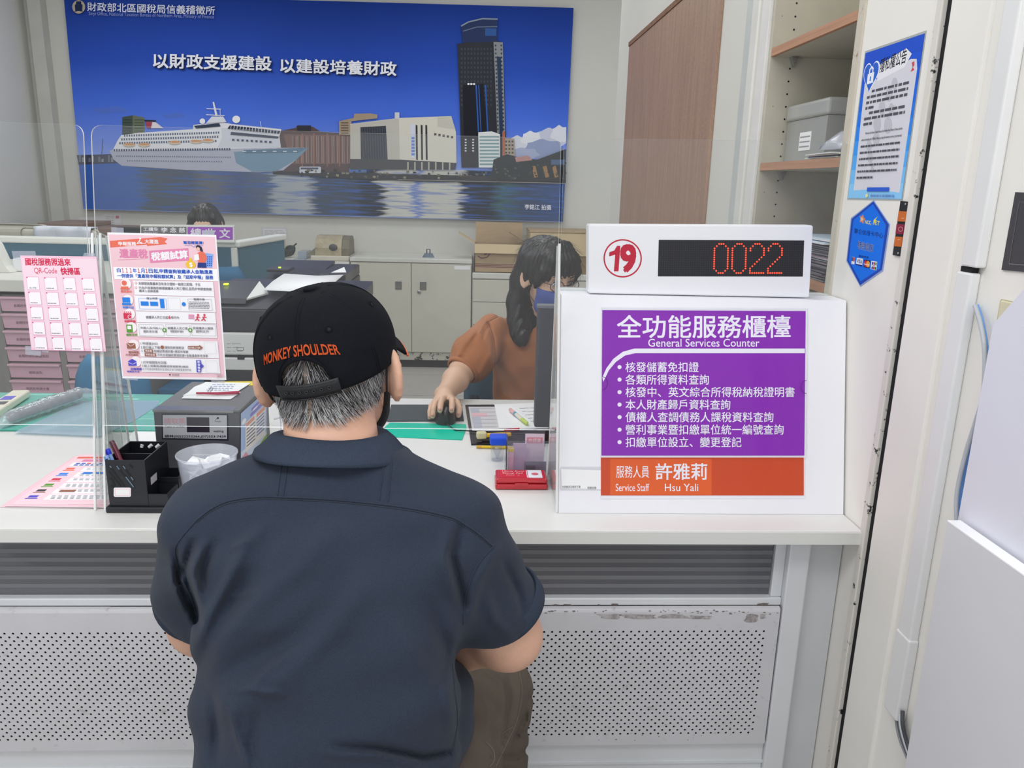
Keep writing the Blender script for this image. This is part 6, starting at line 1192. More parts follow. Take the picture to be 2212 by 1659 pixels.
# ================================================================ people: smooth bodies from blended distance fields
import openvdb
from mathutils.bvhtree import BVHTree
class Field:
    def __init__(s, lo, hi, h):
        s.lo, s.h = V(*lo), h; s.n = np.ceil((V(*hi) - s.lo) / h).astype(int) + 1
        s.d = np.full(s.n, 1.0, np.float32)
    def pts(s, sl):
        ax = [s.lo[i] + s.h * np.arange(sl[i].start, sl[i].stop) for i in range(3)]
        return np.stack(np.meshgrid(*ax, indexing='ij'), -1)
    def sl(s, lo, hi, pad):
        a = np.clip(np.floor((V(*lo) - pad - s.lo) / s.h).astype(int), 0, s.n - 1); b = np.clip(np.ceil((V(*hi) + pad - s.lo) / s.h).astype(int) + 1, 1, s.n)
        return tuple(slice(int(x), int(max(y, x + 1))) for x, y in zip(a, b))
    def join(s, fn, lo, hi, k=0.02):
        sl = s.sl(lo, hi, k + .03); P = s.pts(sl); b = fn(P).astype(np.float32); a = s.d[sl]
        if k > 0: h = np.maximum(k - np.abs(a - b), 0) / k; s.d[sl] = np.minimum(a, b) - h * h * k * .25
        else: s.d[sl] = np.minimum(a, b)
        return s
    def carve(s, fn, lo, hi, k=0.004):
        sl = s.sl(lo, hi, k + .02); P = s.pts(sl); b = -fn(P).astype(np.float32); a = s.d[sl]; h = np.maximum(k - np.abs(a - b), 0) / max(k, 1e-6); s.d[sl] = np.maximum(a, b) + h * h * k * .25
        return s
    def cone(s, a, b, ra, rb, k=0.02):
        a, b = V(*a), V(*b); ab = b - a; L2 = ab @ ab + 1e-9; r = max(ra, rb)
        def fn(P): q = P - a; t = np.clip(q @ ab / L2, 0, 1); return np.linalg.norm(q - t[..., None] * ab, axis=-1) - (ra + (rb - ra) * t)
        return s.join(fn, np.minimum(a, b) - r, np.maximum(a, b) + r, k)
    def chain(s, pts, rs, k=0.01):
        for i in range(len(pts) - 1): s.cone(pts[i], pts[i + 1], rs[i], rs[i + 1], k)
        return s
    def ell(s, c, r, R=None, k=0.02, cut=False):
        c, r = V(*c), V(*r); R = np.eye(3) if R is None else np.array(R); m = max(r)
        def fn(P): q = (P - c) @ R.T; k0 = np.linalg.norm(q / r, axis=-1); k1 = np.linalg.norm(q / (r * r), axis=-1) + 1e-9; return k0 * (k0 - 1) / k1
        return (s.carve if cut else s.join)(fn, c - m, c + m, k)
    def loft(s, rows, k=0.02, e=2.4):
        """rows of (z, cx, cy, a, b)"""
        A = np.array(sorted(rows)); z0, z1 = A[0, 0], A[-1, 0]
        def fn(P):
            z = P[..., 2]; c = [np.interp(z, A[:, 0], A[:, i]) for i in (1, 2, 3, 4)]
            rho = (np.abs((P[..., 0] - c[0]) / c[2]) ** e + np.abs((P[..., 1] - c[1]) / c[3]) ** e) ** (1 / e)
            return np.maximum((rho - 1) * np.minimum(c[2], c[3]) * .9, np.maximum(z0 - z, z - z1))
        return s.join(fn, (A[:, 1].min() - A[:, 3].max(), A[:, 2].min() - A[:, 4].max(), z0), (A[:, 1].max() + A[:, 3].max(), A[:, 2].max() + A[:, 4].max(), z1), k)
    def smooth(s, n=1):
        for _ in range(n):
            for ax in range(3): d = s.d; s.d = (np.roll(d, 1, ax) + 2 * d + np.roll(d, -1, ax)) / 4
        return s
    def mesh(s, m, mb=None):
        d = s.d.copy(); d[0] = d[-1] = 1; d[:, 0] = d[:, -1] = 1; d[:, :, 0] = d[:, :, -1] = 1
        g = openvdb.FloatGrid(1.0); g.copyFromArray(np.ascontiguousarray(d, np.float32)); v, t, q = g.convertToPolygons(isovalue=0.0, adaptivity=0.0)
        v = v * s.h + s.lo; mb = mb or MB(); fs = [tuple(f) for f in q] + [tuple(f) for f in t]
        Q = np.array(q); A = v[Q]; vol = np.einsum('ij,ij->', A[:, 0], np.cross(A[:, 1], A[:, 2])) + np.einsum('ij,ij->', A[:, 0], np.cross(A[:, 2], A[:, 3]))
        if vol < 0: fs = [f[::-1] for f in fs]
        return mb.add(v, fs, m, True)
def proj(P):
    d = np.asarray(P) - CAM; z = d @ FW; return CX + F * (d @ RT) / z, CY - F * (d @ UP) / z
def head_frame(face, up=(0, 0, 1)):
    f = nrm(face); r = nrm(np.cross(f, V(*up))); u = np.cross(r, f); return r, f, u
def head(fd, c, fr, sc=1.0, ears=True, nose=True, wide=1.0, eo=.079, es=1.0, tall=1.0, ed=0.0):
    r, f, u = fr; R = np.array([r, f, u]); L = lambda a, b, d: V(*c) + sc * (a * r + b * f + d * u); S = lambda *a: tuple(sc * q for q in a)
    fd.ell(L(0, -.012, .022 - .08 * (1 - tall)), S(.076 * wide, .095, .095 * tall), R, .02).ell(L(0, .028, -.035), S(.060 * wide, .064, .084), R, .03)
    fd.cone(L(-.03, .045, -.092), L(.03, .045, -.092), sc * .03, sc * .03, .03).ell(L(0, .072, -.108), S(.022, .018, .018), R, .02)
    fd.ell(L(.036, .062, -.042), S(.028, .026, .03), R, .02).ell(L(-.036, .062, -.042), S(.028, .026, .03), R, .02)
    fd.cone(L(-.034, .080, .016), L(.034, .080, .016), sc * .012, sc * .012, .015)
    for s_ in (-1, 1): fd.ell(L(s_ * .031, .094, -.004), S(.016, .014, .011), R, .008, cut=True).cone(L(s_ * .020, .084, .002), L(s_ * .042, .078, .001), sc * .006, sc * .005, .004)
    if nose: fd.cone(L(0, .090, -.002), L(0, .110, -.040), sc * .008, sc * .012, .012).ell(L(.011, .098, -.046), S(.009, .010, .008), R, .008).ell(L(-.011, .098, -.046), S(.009, .010, .008), R, .008)
    fd.cone(L(-.018, .086, -.070), L(.018, .086, -.070), sc * .005, sc * .005, .006).cone(L(-.015, .086, -.079), L(.015, .086, -.079), sc * .006, sc * .006, .005)
    if ears:
        for s_ in (-1, 1):
            n = nrm(s_ * r * .80 + f * .60); e = nrm(-f * .80 + s_ * r * .60); uu = np.cross(n, e); Re = np.array([n, e, uu]); ce = L(s_ * eo, -.010, -.012 - ed); ss = sc * es; T = lambda *a: tuple(ss * q for q in a)
            fd.ell(ce + .006 * ss * e, T(.0075, .021, .033), Re, .008).ell(ce + .009 * ss * n + .004 * ss * e, T(.006, .011, .018), Re, .004, cut=True)
            a = [ce + ss * (.021 * math.cos(t) * e + .034 * math.sin(t) * u) + .002 * n for t in np.linspace(-1.2, 2.2, 9)]; fd.chain(a, [ss * .005] * 9, .004)
            if es > 1: fd.cone(L(s_ * (eo - .022), .0, -.02 - ed), ce, .016, .008, .01)
    return L
def hand(fd, wrist, palm_end, across, normal, tips, r=.0085, thumb=None, wr=.024):
    """palm from wrist to knuckles; tips = per finger list of joints after the knuckle"""
    w_, p, a, n = V(*wrist), V(*palm_end), nrm(across), nrm(normal)
    for t in (-1, -.33, .33, 1): fd.cone(w_ + a * t * .014, p + a * t * .030, wr * .62, .0115, .014)
    for i, js in enumerate(tips):
        k = p + a * (-.030 + .020 * i); pts = [k] + [V(*q) for q in js]; rr = [r * 1.08, r, r * .94, r * .82][:len(pts)]; fd.chain(pts, rr, .003)
    if thumb: fd.chain([w_ * .62 + p * .38 + a * .022] + [V(*q) for q in thumb], [.014, .0105, .0095, .008][:len(thumb) + 1], .006)
SKIN = mat('skin_man', '#d0a38b', .5, var=.06, vscale=14, sss=.05, bump=.15, bscale=260, dirt=('#c08a74', .58, .85, 9)); SKINW = mat('skin_clerk', '#d8b096', .5, var=.05, vscale=12, sss=.05, bump=.08, bscale=260)
POLO = mat('polo_pique', '#2f3746', .92, var=.06, vscale=7, bump=.35, bscale=1400, sheen=.06, spec=.2, fine=(900, .22)); POLO2 = mat('polo_rib_knit', '#363f4f', .92, var=.05, bump=.4, bscale=900, stretch=(1, 1, 4), spec=.2, fine=(700, .2)); STITCH = mat('polo_stitch', '#282f3b', .9, var=.2, vscale=600)
TROU = mat('trouser_twill', '#5e554c', .88, var=.10, vscale=10, bump=.25, bscale=900, spec=.2); SHOE = mat('shoe_dark', '#26262a', .5)
CAPM = mat('cap_twill', '#14161c', .95, var=.10, vscale=12, bump=.3, bscale=1100, spec=.15, fine=(900, .25)); CAPS = mat('cap_strap', '#1a1b1f', .5, var=.1); ORANGE = mat('orange_thread', '#e8662a', .7, var=.12, vscale=500, bump=.3, bscale=900)
MASKB = mat('mask_black', '#16171b', .8, var=.1)
HB, HG_, HW_ = mat('hair_black', '#1b1a1c', .45, spec=.4), mat('hair_grey', '#77767a', .5), mat('hair_white', '#c9c8c8', .5)
# ------------------------------------------------------------------ the customer
mx, my = -.172, .86
man = thing('person', 'seated man in a black cap and dark navy polo shirt, seen from behind', 'person', (mx, my, 0))
hf = nrm((.139, .985, -.06)); fr = head_frame(hf, nrm((-.10, 0, 1))); hr, hf, hu = fr; HC_ = V(-.19, 1.052, 1.160)
shL, shR = V(-.318, .955, .955), V(-.030, .955, .955); elL, elR = V(-.375, 1.02, .785), V(.058, 1.0, .772); wrL, wrR = V(-.235, 1.17, .655), V(-.085, 1.17, .655)
hipL, hipR = V(-.255, .88, .545), V(-.09, .88, .545); knL, knR = V(-.29, 1.235, .50), V(.050, 1.245, .505); anL, anR = V(-.28, 1.22, .09), V(.055, 1.24, .09)
fd = Field((-.47, .66, .0), (.17, 1.36, 1.30), .0042)
HS = .89
L = head(fd, HC_, fr, HS, wide=1.12, eo=.0945, es=1.08, tall=.90, ed=.016)
fd.cone((-.180, .985, 1.02), L(0, -.022, -.06), .056, .055, .02).cone((-.180, 1.0, 1.03), L(0, -.04, -.02), .05, .05, .02)
rows = [(.50, -.172, .86, .172, .135), (.62, -.172, .865, .168, .132), (.74, -.175, .885, .162, .130), (.82, -.176, .905, .165, .128), (.90, -.174, .93, .176, .124), (.96, -.172, .948, .172, .108), (1.0, -.172, .958, .150, .086), (1.03, -.174, .966, .126, .072), (1.055, -.177, .975, .092, .062), (1.075, -.178, .98, .068, .056)]
fd.loft([(z, a, b, c - .026, d - .028) for z, a, b, c, d in rows if z > .5 or True], .03)
for sh, el, wr in ((shL, elL, wrL), (shR, elR, wrR)): fd.cone(sh, el, .055, .046, .03).cone(el, el * .55 + wr * .45, .044, .043, .02).cone(el * .55 + wr * .45, wr, .043, .026, .02)
for sg, wr in ((1, wrL), (-1, wrR)):
    d = nrm(V(sg * .04, .08, -.035)); pe = wr + d * .085; ac = nrm(np.cross(d, V(0, 0, 1))) ; dn = V(0, 0, -1)
    tips = [[pe + ac * (-.030 + .02 * i) + d * .036 * q + dn * .006, pe + ac * (-.030 + .02 * i) + d * .058 * q + dn * .022, pe + ac * (-.030 + .02 * i) + d * .062 * q + dn * .040] for i, q in enumerate((.85, 1.0, 1.05, .95) if sg < 0 else (.95, 1.05, 1.0, .85))]
    sd = 1 if sg > 0 else -1
    hand(fd, wr, pe, ac, V(0, 0, 1), tips)
    fd.chain([wr + d * .03 - sd * ac * -.022 * 1.0, wr + d * .055 + sd * ac * .045 + dn * .012, wr + d * .085 + sd * ac * .040 + dn * .022], [.013, .010, .0085], .006)
for hp, kn, an in ((hipL, knL, anL), (hipR, knR, anR)): fd.cone(hp, kn, .074, .050, .03).cone(kn, an, .046, .034, .02).cone(an, an + V(0, .12, -.05), .034, .026, .02)
body = obj('body', fd.mesh(SKIN), man)
for s_ in (-1, 1):
    ec = L(s_ * .033, .076, -.004); e = obj('eye', MB().ball(ec, .0112, mat('eye_white', '#e6e0da', .2), 16, 12), man)
    obj('iris', MB().lathe(ec, [(.0052, .0098), (.0046, .0106), (.0001, .0112)], mat('iris_dark', '#1d1310', .15), hf, 18), e)
    obj('eyebrow', MB().tube([L(s_ * .016, .096, .018), L(s_ * .032, .094, .022), L(s_ * .050, .080, .017)], [.002, .003, .0015], mat('brow_grey', '#5a5452', .7), 6), man)
# polo shirt: trunk and sleeves with sculpted folds
fs = Field((-.47, .70, .50), (.16, 1.12, 1.11), .0036)
fs.loft(rows, .02).cone(shL, shL * .38 + elL * .62 + V(-.004, 0, 0), .076, .068, .035).cone(shL * .38 + elL * .62 + V(-.004, 0, 0), elL + V(-.002, .004, .028), .068, .064, .01)
fs.cone(shR, shR * .36 + elR * .64, .076, .066, .035).cone(shR * .36 + elR * .64, elR + V(-.006, -.004, .045), .066, .062, .01)
fs.ell((-.045, .985, .655), (.058, .085, .088), None, .02)
zp = lambda pts: [(300 + x * .4695, 880 + y * .4695) for x, y in pts]
FOLDS = [(zp([(560, 560), (480, 640), (400, 820), (320, 960), (290, 1060)]), 14, .0042), (zp([(620, 600), (540, 740), (430, 900), (330, 1060), (300, 1180)]), 22, -.0045), (zp([(900, 560), (720, 760), (540, 900), (360, 1060)]), 26, .0036), (zp([(980, 700), (880, 900), (700, 1060), (480, 1180), (330, 1280)]), 30, -.0036), (zp([(1010, 860), (860, 1060), (660, 1240), (420, 1380)]), 30, .0040),
         (zp([(250, 620), (210, 740), (250, 880), (275, 1000)]), 9, -.0065), (zp([(290, 640), (245, 760), (285, 880)]), 9, .0050), (zp([(350, 620), (300, 740), (295, 840)]), 10, -.0040), (zp([(175, 660), (185, 800), (240, 930)]), 8, -.0050), (zp([(400, 1295), (520, 1302), (670, 1322)]), 6, .0030), (zp([(520, 1290), (600, 1200), (720, 1120)]), 10, .0026),
         (zp([(1480, 560), (1440, 680), (1470, 800), (1500, 900)]), 10, -.0055), (zp([(1430, 560), (1395, 700), (1440, 860)]), 14, .0040), (zp([(1160, 980), (1250, 1120), (1360, 1300), (1430, 1400)]), 26, .0030), (zp([(1340, 920), (1400, 1080), (1440, 1240)]), 18, -.0032), (zp([(900, 1560), (1100, 1572), (1300, 1612), (1420, 1590)]), 9, -.0050), (zp([(860, 1590), (1100, 1600), (1280, 1640)]), 10, .0030),
         (zp([(430, 1400), (450, 1500), (500, 1640)]), 9, .0030), (zp([(540, 1420), (520, 1540), (545, 1650)]), 10, -.0028), (zp([(1640, 660), (1560, 800), (1520, 960)]), 12, .0030), (zp([(1680, 720), (1750, 860), (1770, 960)]), 9, -.0035), (zp([(1600, 860), (1640, 980), (1720, 1060)]), 12, .0028), (zp([(430, 650), (500, 610)]), 5, .0024), (zp([(420, 870), (540, 850)]), 5, .0020), (zp([(830, 262), (900, 275), (990, 262)]), 6, .0016), (zp([(340, 1330), (360, 1480), (350, 1640)]), 12, -.0030), (zp([(1440, 1130), (1420, 1300), (1440, 1480)]), 12, .0025)]
I = np.argwhere(np.abs(fs.d) < .018); P = fs.lo + I * fs.h; px, py = proj(P); disp = np.zeros(len(P)); ok = P[:, 1] < 1.02
for pts, wd, amp in FOLDS:
    best = np.full(len(P), 1e9); tt = np.zeros(len(P)); n = len(pts) - 1
    for i in range(n):
        a, b = np.array(pts[i]), np.array(pts[i + 1]); ab = b - a; t = np.clip(((px - a[0]) * ab[0] + (py - a[1]) * ab[1]) / (ab @ ab), 0, 1); dd = np.hypot(px - a[0] - t * ab[0], py - a[1] - t * ab[1]); q = dd < best; best[q] = dd[q]; tt[q] = (i + t[q]) / n
    disp += np.where(ok, amp * np.exp(-(best / wd) ** 2) * np.sin(np.pi * np.clip(tt * .9 + .05, 0, 1)) ** .5, 0)
disp += .0009 * (np.sin(P[:, 0] * 61 + P[:, 2] * 37) + np.sin(P[:, 2] * 71 - P[:, 0] * 23 + P[:, 1] * 40))
fs.d[tuple(I.T)] -= disp * 2.3
# neck opening
fs.ell((-.178, .992, 1.10), (.064, .060, .055), None, .004, cut=True)
# hem cut of each sleeve
for a, b in ((shL, elL + V(-.002, .004, .028)), (shR, elR + V(-.006, -.004, .045))):
    d = nrm(b - a); fs.carve(lambda P, b=b, d=d: -((P - b) @ d) + np.where(np.linalg.norm(P - b, axis=-1) > .11, 1, 0), b - .1, b + .1, .002)
shirt = obj('polo_shirt', fs.mesh(POLO), man)
def bvh(o):
    me = o.data; off = WLOC[o.name]; return BVHTree.FromPolygons([tuple(V(*v.co) + off) for v in me.vertices], [tuple(p.vertices) for p in me.polygons])
SB = bvh(shirt)
def on_surface(tree, px, lift=.0006):
    d = nrm(ray(*px)); h = tree.ray_cast(Vector(CAM), Vector(d)); return None if h[0] is None else V(*h[0]) + V(*h[1]) * lift * (1 if np.dot(V(*h[1]), d) < 0 else -1)
def dense(pts, step=6):
    out = []
    for (a, b), (c, d) in zip(pts[:-1], pts[1:]): n = max(1, int(math.hypot(c - a, d - b) / step)); out += [(a + (c - a) * k / n, b + (d - b) * k / n) for k in range(n)]
    return out + [pts[-1]]
def smooth2(P, k=6): return [(float(q[0]), float(q[1])) for q in smooth([(a, b, 0) for a, b in P], k)]
def seam(name, pts, r, m, parent, tree=SB, lift=.0004):
    P = [q for q in (on_surface(tree, p, lift) for p in dense(smooth2(pts), 5)) if q is not None]
    runs = [[P[0]]]
    for q in P[1:]:
        if np.linalg.norm(q - runs[-1][-1]) < .03: runs[-1].append(q)
        else: runs.append([q])
    for run in runs:
        if len(run) > 3: obj(name, MB().tube(run, r, m, 6), parent)
yoke = zp([(265, 520), (330, 470), (420, 430), (560, 412), (720, 415), (900, 425), (1100, 445), (1250, 465), (1400, 495), (1470, 520), (1560, 580), (1630, 640)])
seam('yoke_seam', yoke, .0013, POLO, shirt); seam('yoke_stitch', [(x, y + 5) for x, y in yoke], .0006, STITCH, shirt)
seam('sleeve_seam', zp([(265, 520), (195, 600), (165, 660), (185, 760), (240, 870), (270, 960)]), .0011, POLO, shirt); seam('sleeve_seam', zp([(1630, 640), (1560, 720), (1525, 800), (1500, 900), (1492, 1000)]), .0011, POLO, shirt)
for a in ([(690, 205), (680, 300), (664, 408)], [(664, 205), (652, 300), (638, 404)], [(1163, 240), (1156, 330), (1146, 434)], [(1128, 238), (1118, 330), (1106, 428)]): seam('shoulder_tape', zp(a), .0009, POLO, shirt)
seam('side_seam', zp([(1440, 1180), (1452, 1300), (1465, 1440), (1440, 1600)]), .0008, STITCH, shirt)
# ribbed collar and sleeve bands
g = []; Nn = 56
for j, (rr, zz) in enumerate(((.0600, 1.068), (.0615, 1.081), (.066, 1.085), (.075, 1.080), (.086, 1.072), (.095, 1.065), (.0970, 1.061))):
    row = []
    for i in range(Nn + 1):
        t = 2 * math.pi * i / Nn; fx = .5 + .5 * math.sin(t)       # 1 at the front, 0 at the back
        row.append((-.178 + rr * 1.04 * math.cos(t), .990 + rr * (.95 if math.sin(t) < 0 else 1.05) * math.sin(t), zz - .020 * fx - .003 * math.cos(t) * (j > 2) - .010 * (j > 3) * fx + .0012 * math.sin(3 * t + j)))
    g.append(row)
obj('collar', MB().sheet(g, POLO2, .003), shirt)
def cuff(c, d, r0, r1, n):
    m = MB(); m.lathe(c, [(r0, 0), (r0 + .0022, .001), (r1 + .003, .022), (r1 + .0015, .026), (r1 - .004, .0255), (r0 - .004, .002), (r0, 0)], POLO2, d, 40); obj('sleeve_band', m, shirt)
for a, b, rr in ((shL, elL + V(-.002, .004, .028), .0625), (shR, elR + V(-.006, -.004, .045), .0605)): d = nrm(b - a); cuff(b - d * .022, d, rr, rr - .001, 0)
# trousers with folds
ft = Field((-.40, .68, .06), (.17, 1.36, .72), .0044)
ft.ell((-.172, .86, .56), (.165, .125, .115), None, .03)
for hp, kn, an in ((hipL, knL, anL), (hipR, knR, anR)): ft.cone(hp, kn, .090, .066, .04).cone(kn, an + V(0, 0, .03), .066, .058, .02)
I = np.argwhere(np.abs(ft.d) < .02); P = ft.lo + I * ft.h; px, py = proj(P); disp = np.zeros(len(P)); zq = lambda pts: [(900 + x * .2165, 1300 + y * .2165) for x, y in pts]
for pts, wd, amp in ((zq([(700, 700), (850, 800), (880, 1000), (850, 1300), (760, 1600)]), 6, .0045), (zq([(560, 720), (720, 860), (800, 1080), (800, 1400)]), 7, -.0045), (zq([(420, 720), (620, 780), (760, 980), (810, 1250)]), 6, .0040), (zq([(1000, 680), (1040, 900), (1010, 1150), (900, 1400), (780, 1640)]), 6, .0040), (zq([(930, 720), (960, 950), (900, 1250), (820, 1500)]), 8, -.0050), (zq([(1120, 950), (1080, 1150), (1000, 1350)]), 8, -.0060), (zq([(1140, 1000), (1120, 1200), (1050, 1330)]), 6, .0040), (zq([(860, 1540), (1000, 1560), (1100, 1480)]), 7, -.0060), (zq([(1000, 1330), (1100, 1300), (1140, 1250)]), 6, -.0055), (zq([(880, 1600), (980, 1620), (1080, 1560)]), 6, .0040), (zq([(640, 900), (720, 1100), (740, 1400), (780, 1560)]), 7, .0035)):
    best = np.full(len(P), 1e9)
    for i in range(len(pts) - 1): a, b = np.array(pts[i]), np.array(pts[i + 1]); ab = b - a; t = np.clip(((px - a[0]) * ab[0] + (py - a[1]) * ab[1]) / (ab @ ab), 0, 1); best = np.minimum(best, np.hypot(px - a[0] - t * ab[0], py - a[1] - t * ab[1]))
    disp += np.where(P[:, 1] < 1.35, amp * np.exp(-(best / wd) ** 2), 0)
ft.d[tuple(I.T)] -= disp
for an in (anL, anR): ft.carve(lambda P, z=.10: P[..., 2] - z + np.where(P[..., 2] > .2, 0, 0), an - .09, an + V(.09, .09, .02), .002)
trs = obj('trousers', ft.mesh(TROU), man)
TB = bvh(trs); seam('leg_seam', zq([(1020, 690), (1050, 900), (1000, 1180), (880, 1450), (790, 1640)]), .0008, mat('trouser_seam', '#6b625a', .9), trs, TB); seam('pocket_seam', zq([(680, 1390), (760, 1480), (770, 1580), (720, 1650)]), .0011, mat('trouser_seam'), trs, TB); seam('pocket_seam', zq([(860, 1310), (955, 1255)]), .0007, mat('trouser_seam'), trs, TB)
for an in (anL, anR):
    fq = Field(an + V(-.07, -.10, -.095), an + V(.07, .22, .04), .004); fq.cone(an + V(0, -.02, -.04), an + V(0, .13, -.055), .042, .038, .02).cone(an, an + V(0, .01, -.04), .045, .042, .02); fq.carve(lambda P: .0 + (P[..., 2] - .004) * 1.0 * -1 * -1, (-9, -9, -.1), (9, 9, .0), .002); obj('shoe', fq.mesh(SHOE), man)
# cap: dome with a snapback opening, strap, seams, eyelets, button, brim, lettering
cu = nrm(hu - .27 * hf - .08 * hr); cf = nrm(hf - cu * (hf @ cu)); cr = np.cross(cf, cu); CO = HC_ + .012 * cu - .004 * hf; CH, CA, CB = .089, .0925, .105
def cap_pt(phi, z, lift=0.0):
    """phi from the front, clockwise seen from above; z along the cap axis"""
    s_ = np.clip(z / CH, 0, .9999); th = math.asin(s_ ** (1 / .93)) if s_ > 0 else 0; k = math.cos(th) ** .80; x, y = math.sin(phi), math.cos(phi); k *= 1 - .035 * max(0, -z / .03) ; wob = 1 + .010 * math.sin(5 * phi + z * 60) * (1 - k) + .006 * math.sin(3 * phi - z * 90)
    lump = 1 + .012 * math.exp(-((phi - 2.2) / .25) ** 2) * (z > .02) - .010 * math.exp(-((phi - 2.65) / .14) ** 2) * (z > .01)
    return CO + cr * (CA + lift) * k * x * wob * lump + cf * (CB + lift) * k * y * wob * lump + cu * (z + lift * .3)
OP = math.radians(22.5)
def rim(phi):
    d = abs(phi - math.pi); z = -.020 - .004 * math.cos(phi)
    return z + .048 * (1 - (d / OP) ** 2) ** .42 if d < OP else z
caps = thing_cap = None
cm = MB(); grid = []; NP = 200; NT = 30
for j in range(NT + 1):
    row = []
    for i in range(NP + 1):
        phi = 2 * math.pi * i / NP; z0 = rim(phi); t = j / NT; z = z0 + (CH - z0) * (1 - (1 - t) ** 1.5); row.append(cap_pt(phi % (2 * math.pi), min(z, CH * .9995)) if j < NT else CO + cu * (CH + .0004))
    grid.append(row)
cm.sheet(grid, CAPM, -.0016)
cap = obj('cap', cm, man)
CB_ = bvh(cap)
stp_ = MB(); stp_.sheet([[cap_pt(math.pi + d, z, .0022) for d in np.linspace(-OP - .05, OP + .05, 24)] for z in (-.020, -.013, -.006, .0015)], CAPS, -.002); so = obj('strap', stp_, cap)
sn = MB()
for k in range(7): p = cap_pt(math.pi + (-.30 + .10 * k), -.0085, .0028); q = cap_pt(math.pi + (-.30 + .10 * k), -.0085, .010); sn.lathe(p, [(.0028, 0), (.0024, .0012), (.0012, .0013), (.001, .0002)], CAPS, q - p, 12)
obj('snaps', sn, so)
for b_ in (-.0185, .000): obj('strap_edge', MB().tube([cap_pt(math.pi + d, b_, .0040) for d in np.linspace(-OP, OP, 20)], .0007, CAPS, 6), so)
for k in range(6):
    phi = math.pi + k * math.pi / 3; z0 = rim(phi) if k else .040
    for dp in (-.022, .022): obj('panel_seam', MB().tube([cap_pt(phi + dp / max(.3, math.cos(min(1.45, math.asin(min(.999, max(0, z) / CH))))) , z, .0003) for z in np.linspace(z0 + .004, CH * .985, 24)], .00055, CAPM, 5), cap)
for k in range(6):
    phi = math.pi + math.pi / 6 + k * math.pi / 3; p = cap_pt(phi, .058, .0008); q = cap_pt(phi, .058, .02); e = MB(); e.lathe(p, [(.0022, 0), (.0036, .0008), (.0048, .0004), (.0050, -.0006)], CAPM, q - p, 16); e.lathe(p, [(.0022, .0002), (.0001, .0002)], DARK, q - p, 12); obj('eyelet', e, cap)
obj('top_button', MB().ball(CO + cu * (CH + .0005), (.0085, .0085, .0045), CAPM, 18, 10), cap)
am = MB(); NA = 18; arch = [(math.pi + d, rim(math.pi + d) + .003 + .005) for d in np.linspace(-OP * .97, OP * .97, NA)]; am.tube([cap_pt(p, z, .0005) for p, z in arch], .0007, CAPM, 5); obj('arch_stitch', am, cap)
# the stitched words follow an arc round the back of the crown
v, f, _ = glyphs('MONKEY SHOULDER'); lm = MB()
for s_i, (ou, ov) in enumerate(((-.0018, -.03), (.0018, -.03), (.0018, .03), (-.0018, .03))):
    P = []
    for a, b in v: a2, b2 = a + ou, b + ov; d = (a2 - .5) * math.radians(66); P.append(cap_pt(math.pi - d + math.radians(1), .0315 + .016 * math.cos(d * 2.1) - .010 + b2 * .0118, .0014 + s_i * .00004))
    lm.add(P, f, ORANGE)
    lm.add(P, [q[::-1] for q in f], ORANGE)
obj('stitched_words', lm, cap, label='orange stitched arc of lettering')
bm2 = MB(); g = []
for j in range(9):
    t = j / 8; row = []
    for i in range(25):
        s_ = -1 + 2 * i / 24; ph = s_ * math.radians(62); base = cap_pt(ph % (2 * math.pi), -.022); out = .068 * t * math.cos(s_ * 1.15) ** .6
        row.append(base + cf * out + cr * s_ * .004 * t - cu * (.018 * (s_ * s_) * t + .012 * t))
    g.append(row)
bm2.sheet(g, CAPM, .0035); bo = obj('brim', bm2, cap); obj('brim_edge', MB().tube([p - cu * .0032 for p in g[-1]], .0018, ORANGE, 6), bo)
# short grey hair at nape, sides and in the opening
def hair_shell(fd2, reg, off): pass
r0 = random.Random(21); hairb = MB(); base_pts = []
fh2 = Field(HC_ - .14, HC_ + .14, .004); head(fh2, HC_, fr, HS, wide=1.12, tall=.90, ears=False, nose=False); fh2.cone((-.180, 1.0, 1.03), L(0, -.04, -.02), .052, .052, .02); fh2.d -= .0035
hm = fh2.mesh(HG_); HV = np.array(hm.v); HFc = hm.f
loc = (HV - HC_) @ np.array([hr, hf, hu]).T
def under_cap(p):
    q = p - CO; ph = math.atan2((q @ cr) / CA, (q @ cf) / CB) % (2 * math.pi); return q @ cu < rim(ph) - .0015
def hair_ok(q): r_, f_, u_ = q; low = -.064 + .018 * max(0, (abs(r_) - .03) / .04); return u_ < .065 and ((f_ < -.010 and u_ > low) or (f_ < .040 and u_ > -.022 + .6 * max(0, f_ - .01) and abs(r_) > .050))
keep = [fc for fc in HFc if all(hair_ok(loc[i]) for i in fc)]
SCALP = mat('hair_underlayer', '#6d655f', .9, var=.35, vscale=90, dirt=('#a98f7f', .52, .62, 60)); used = sorted({i for fc in keep for i in fc}); ix = {i: k for k, i in enumerate(used)}
hs = MB(); hs.add(HV[used], [[ix[i] for i in fc] for fc in keep], SCALP, True)
hair = obj('hair', hs, man)
keep2 = [fc for fc in keep if under_cap(HV[list(fc)].mean(0))]
strands = MB(); keep = keep2; cents = [HV[list(fc)].mean(0) for fc in keep]; nrmls = [nrm(np.cross(HV[fc[1]] - HV[fc[0]], HV[fc[2]] - HV[fc[0]])) for fc in keep]
def strand(mb, p, d, n, ln, r, m, curl=.25, seg=3):
    pts = []; q = p.copy(); dd = d.copy()
    for k in range(seg + 1): pts.append(q.copy()); dd = nrm(dd + n * .06 + V(r0.uniform(-1, 1), r0.uniform(-1, 1), r0.uniform(-1, 1)) * curl * .4); q = q + dd * ln / seg
    mb.tube(pts, [r, r * .9, r * .6, r * .25][:seg + 1], m, 3, False)
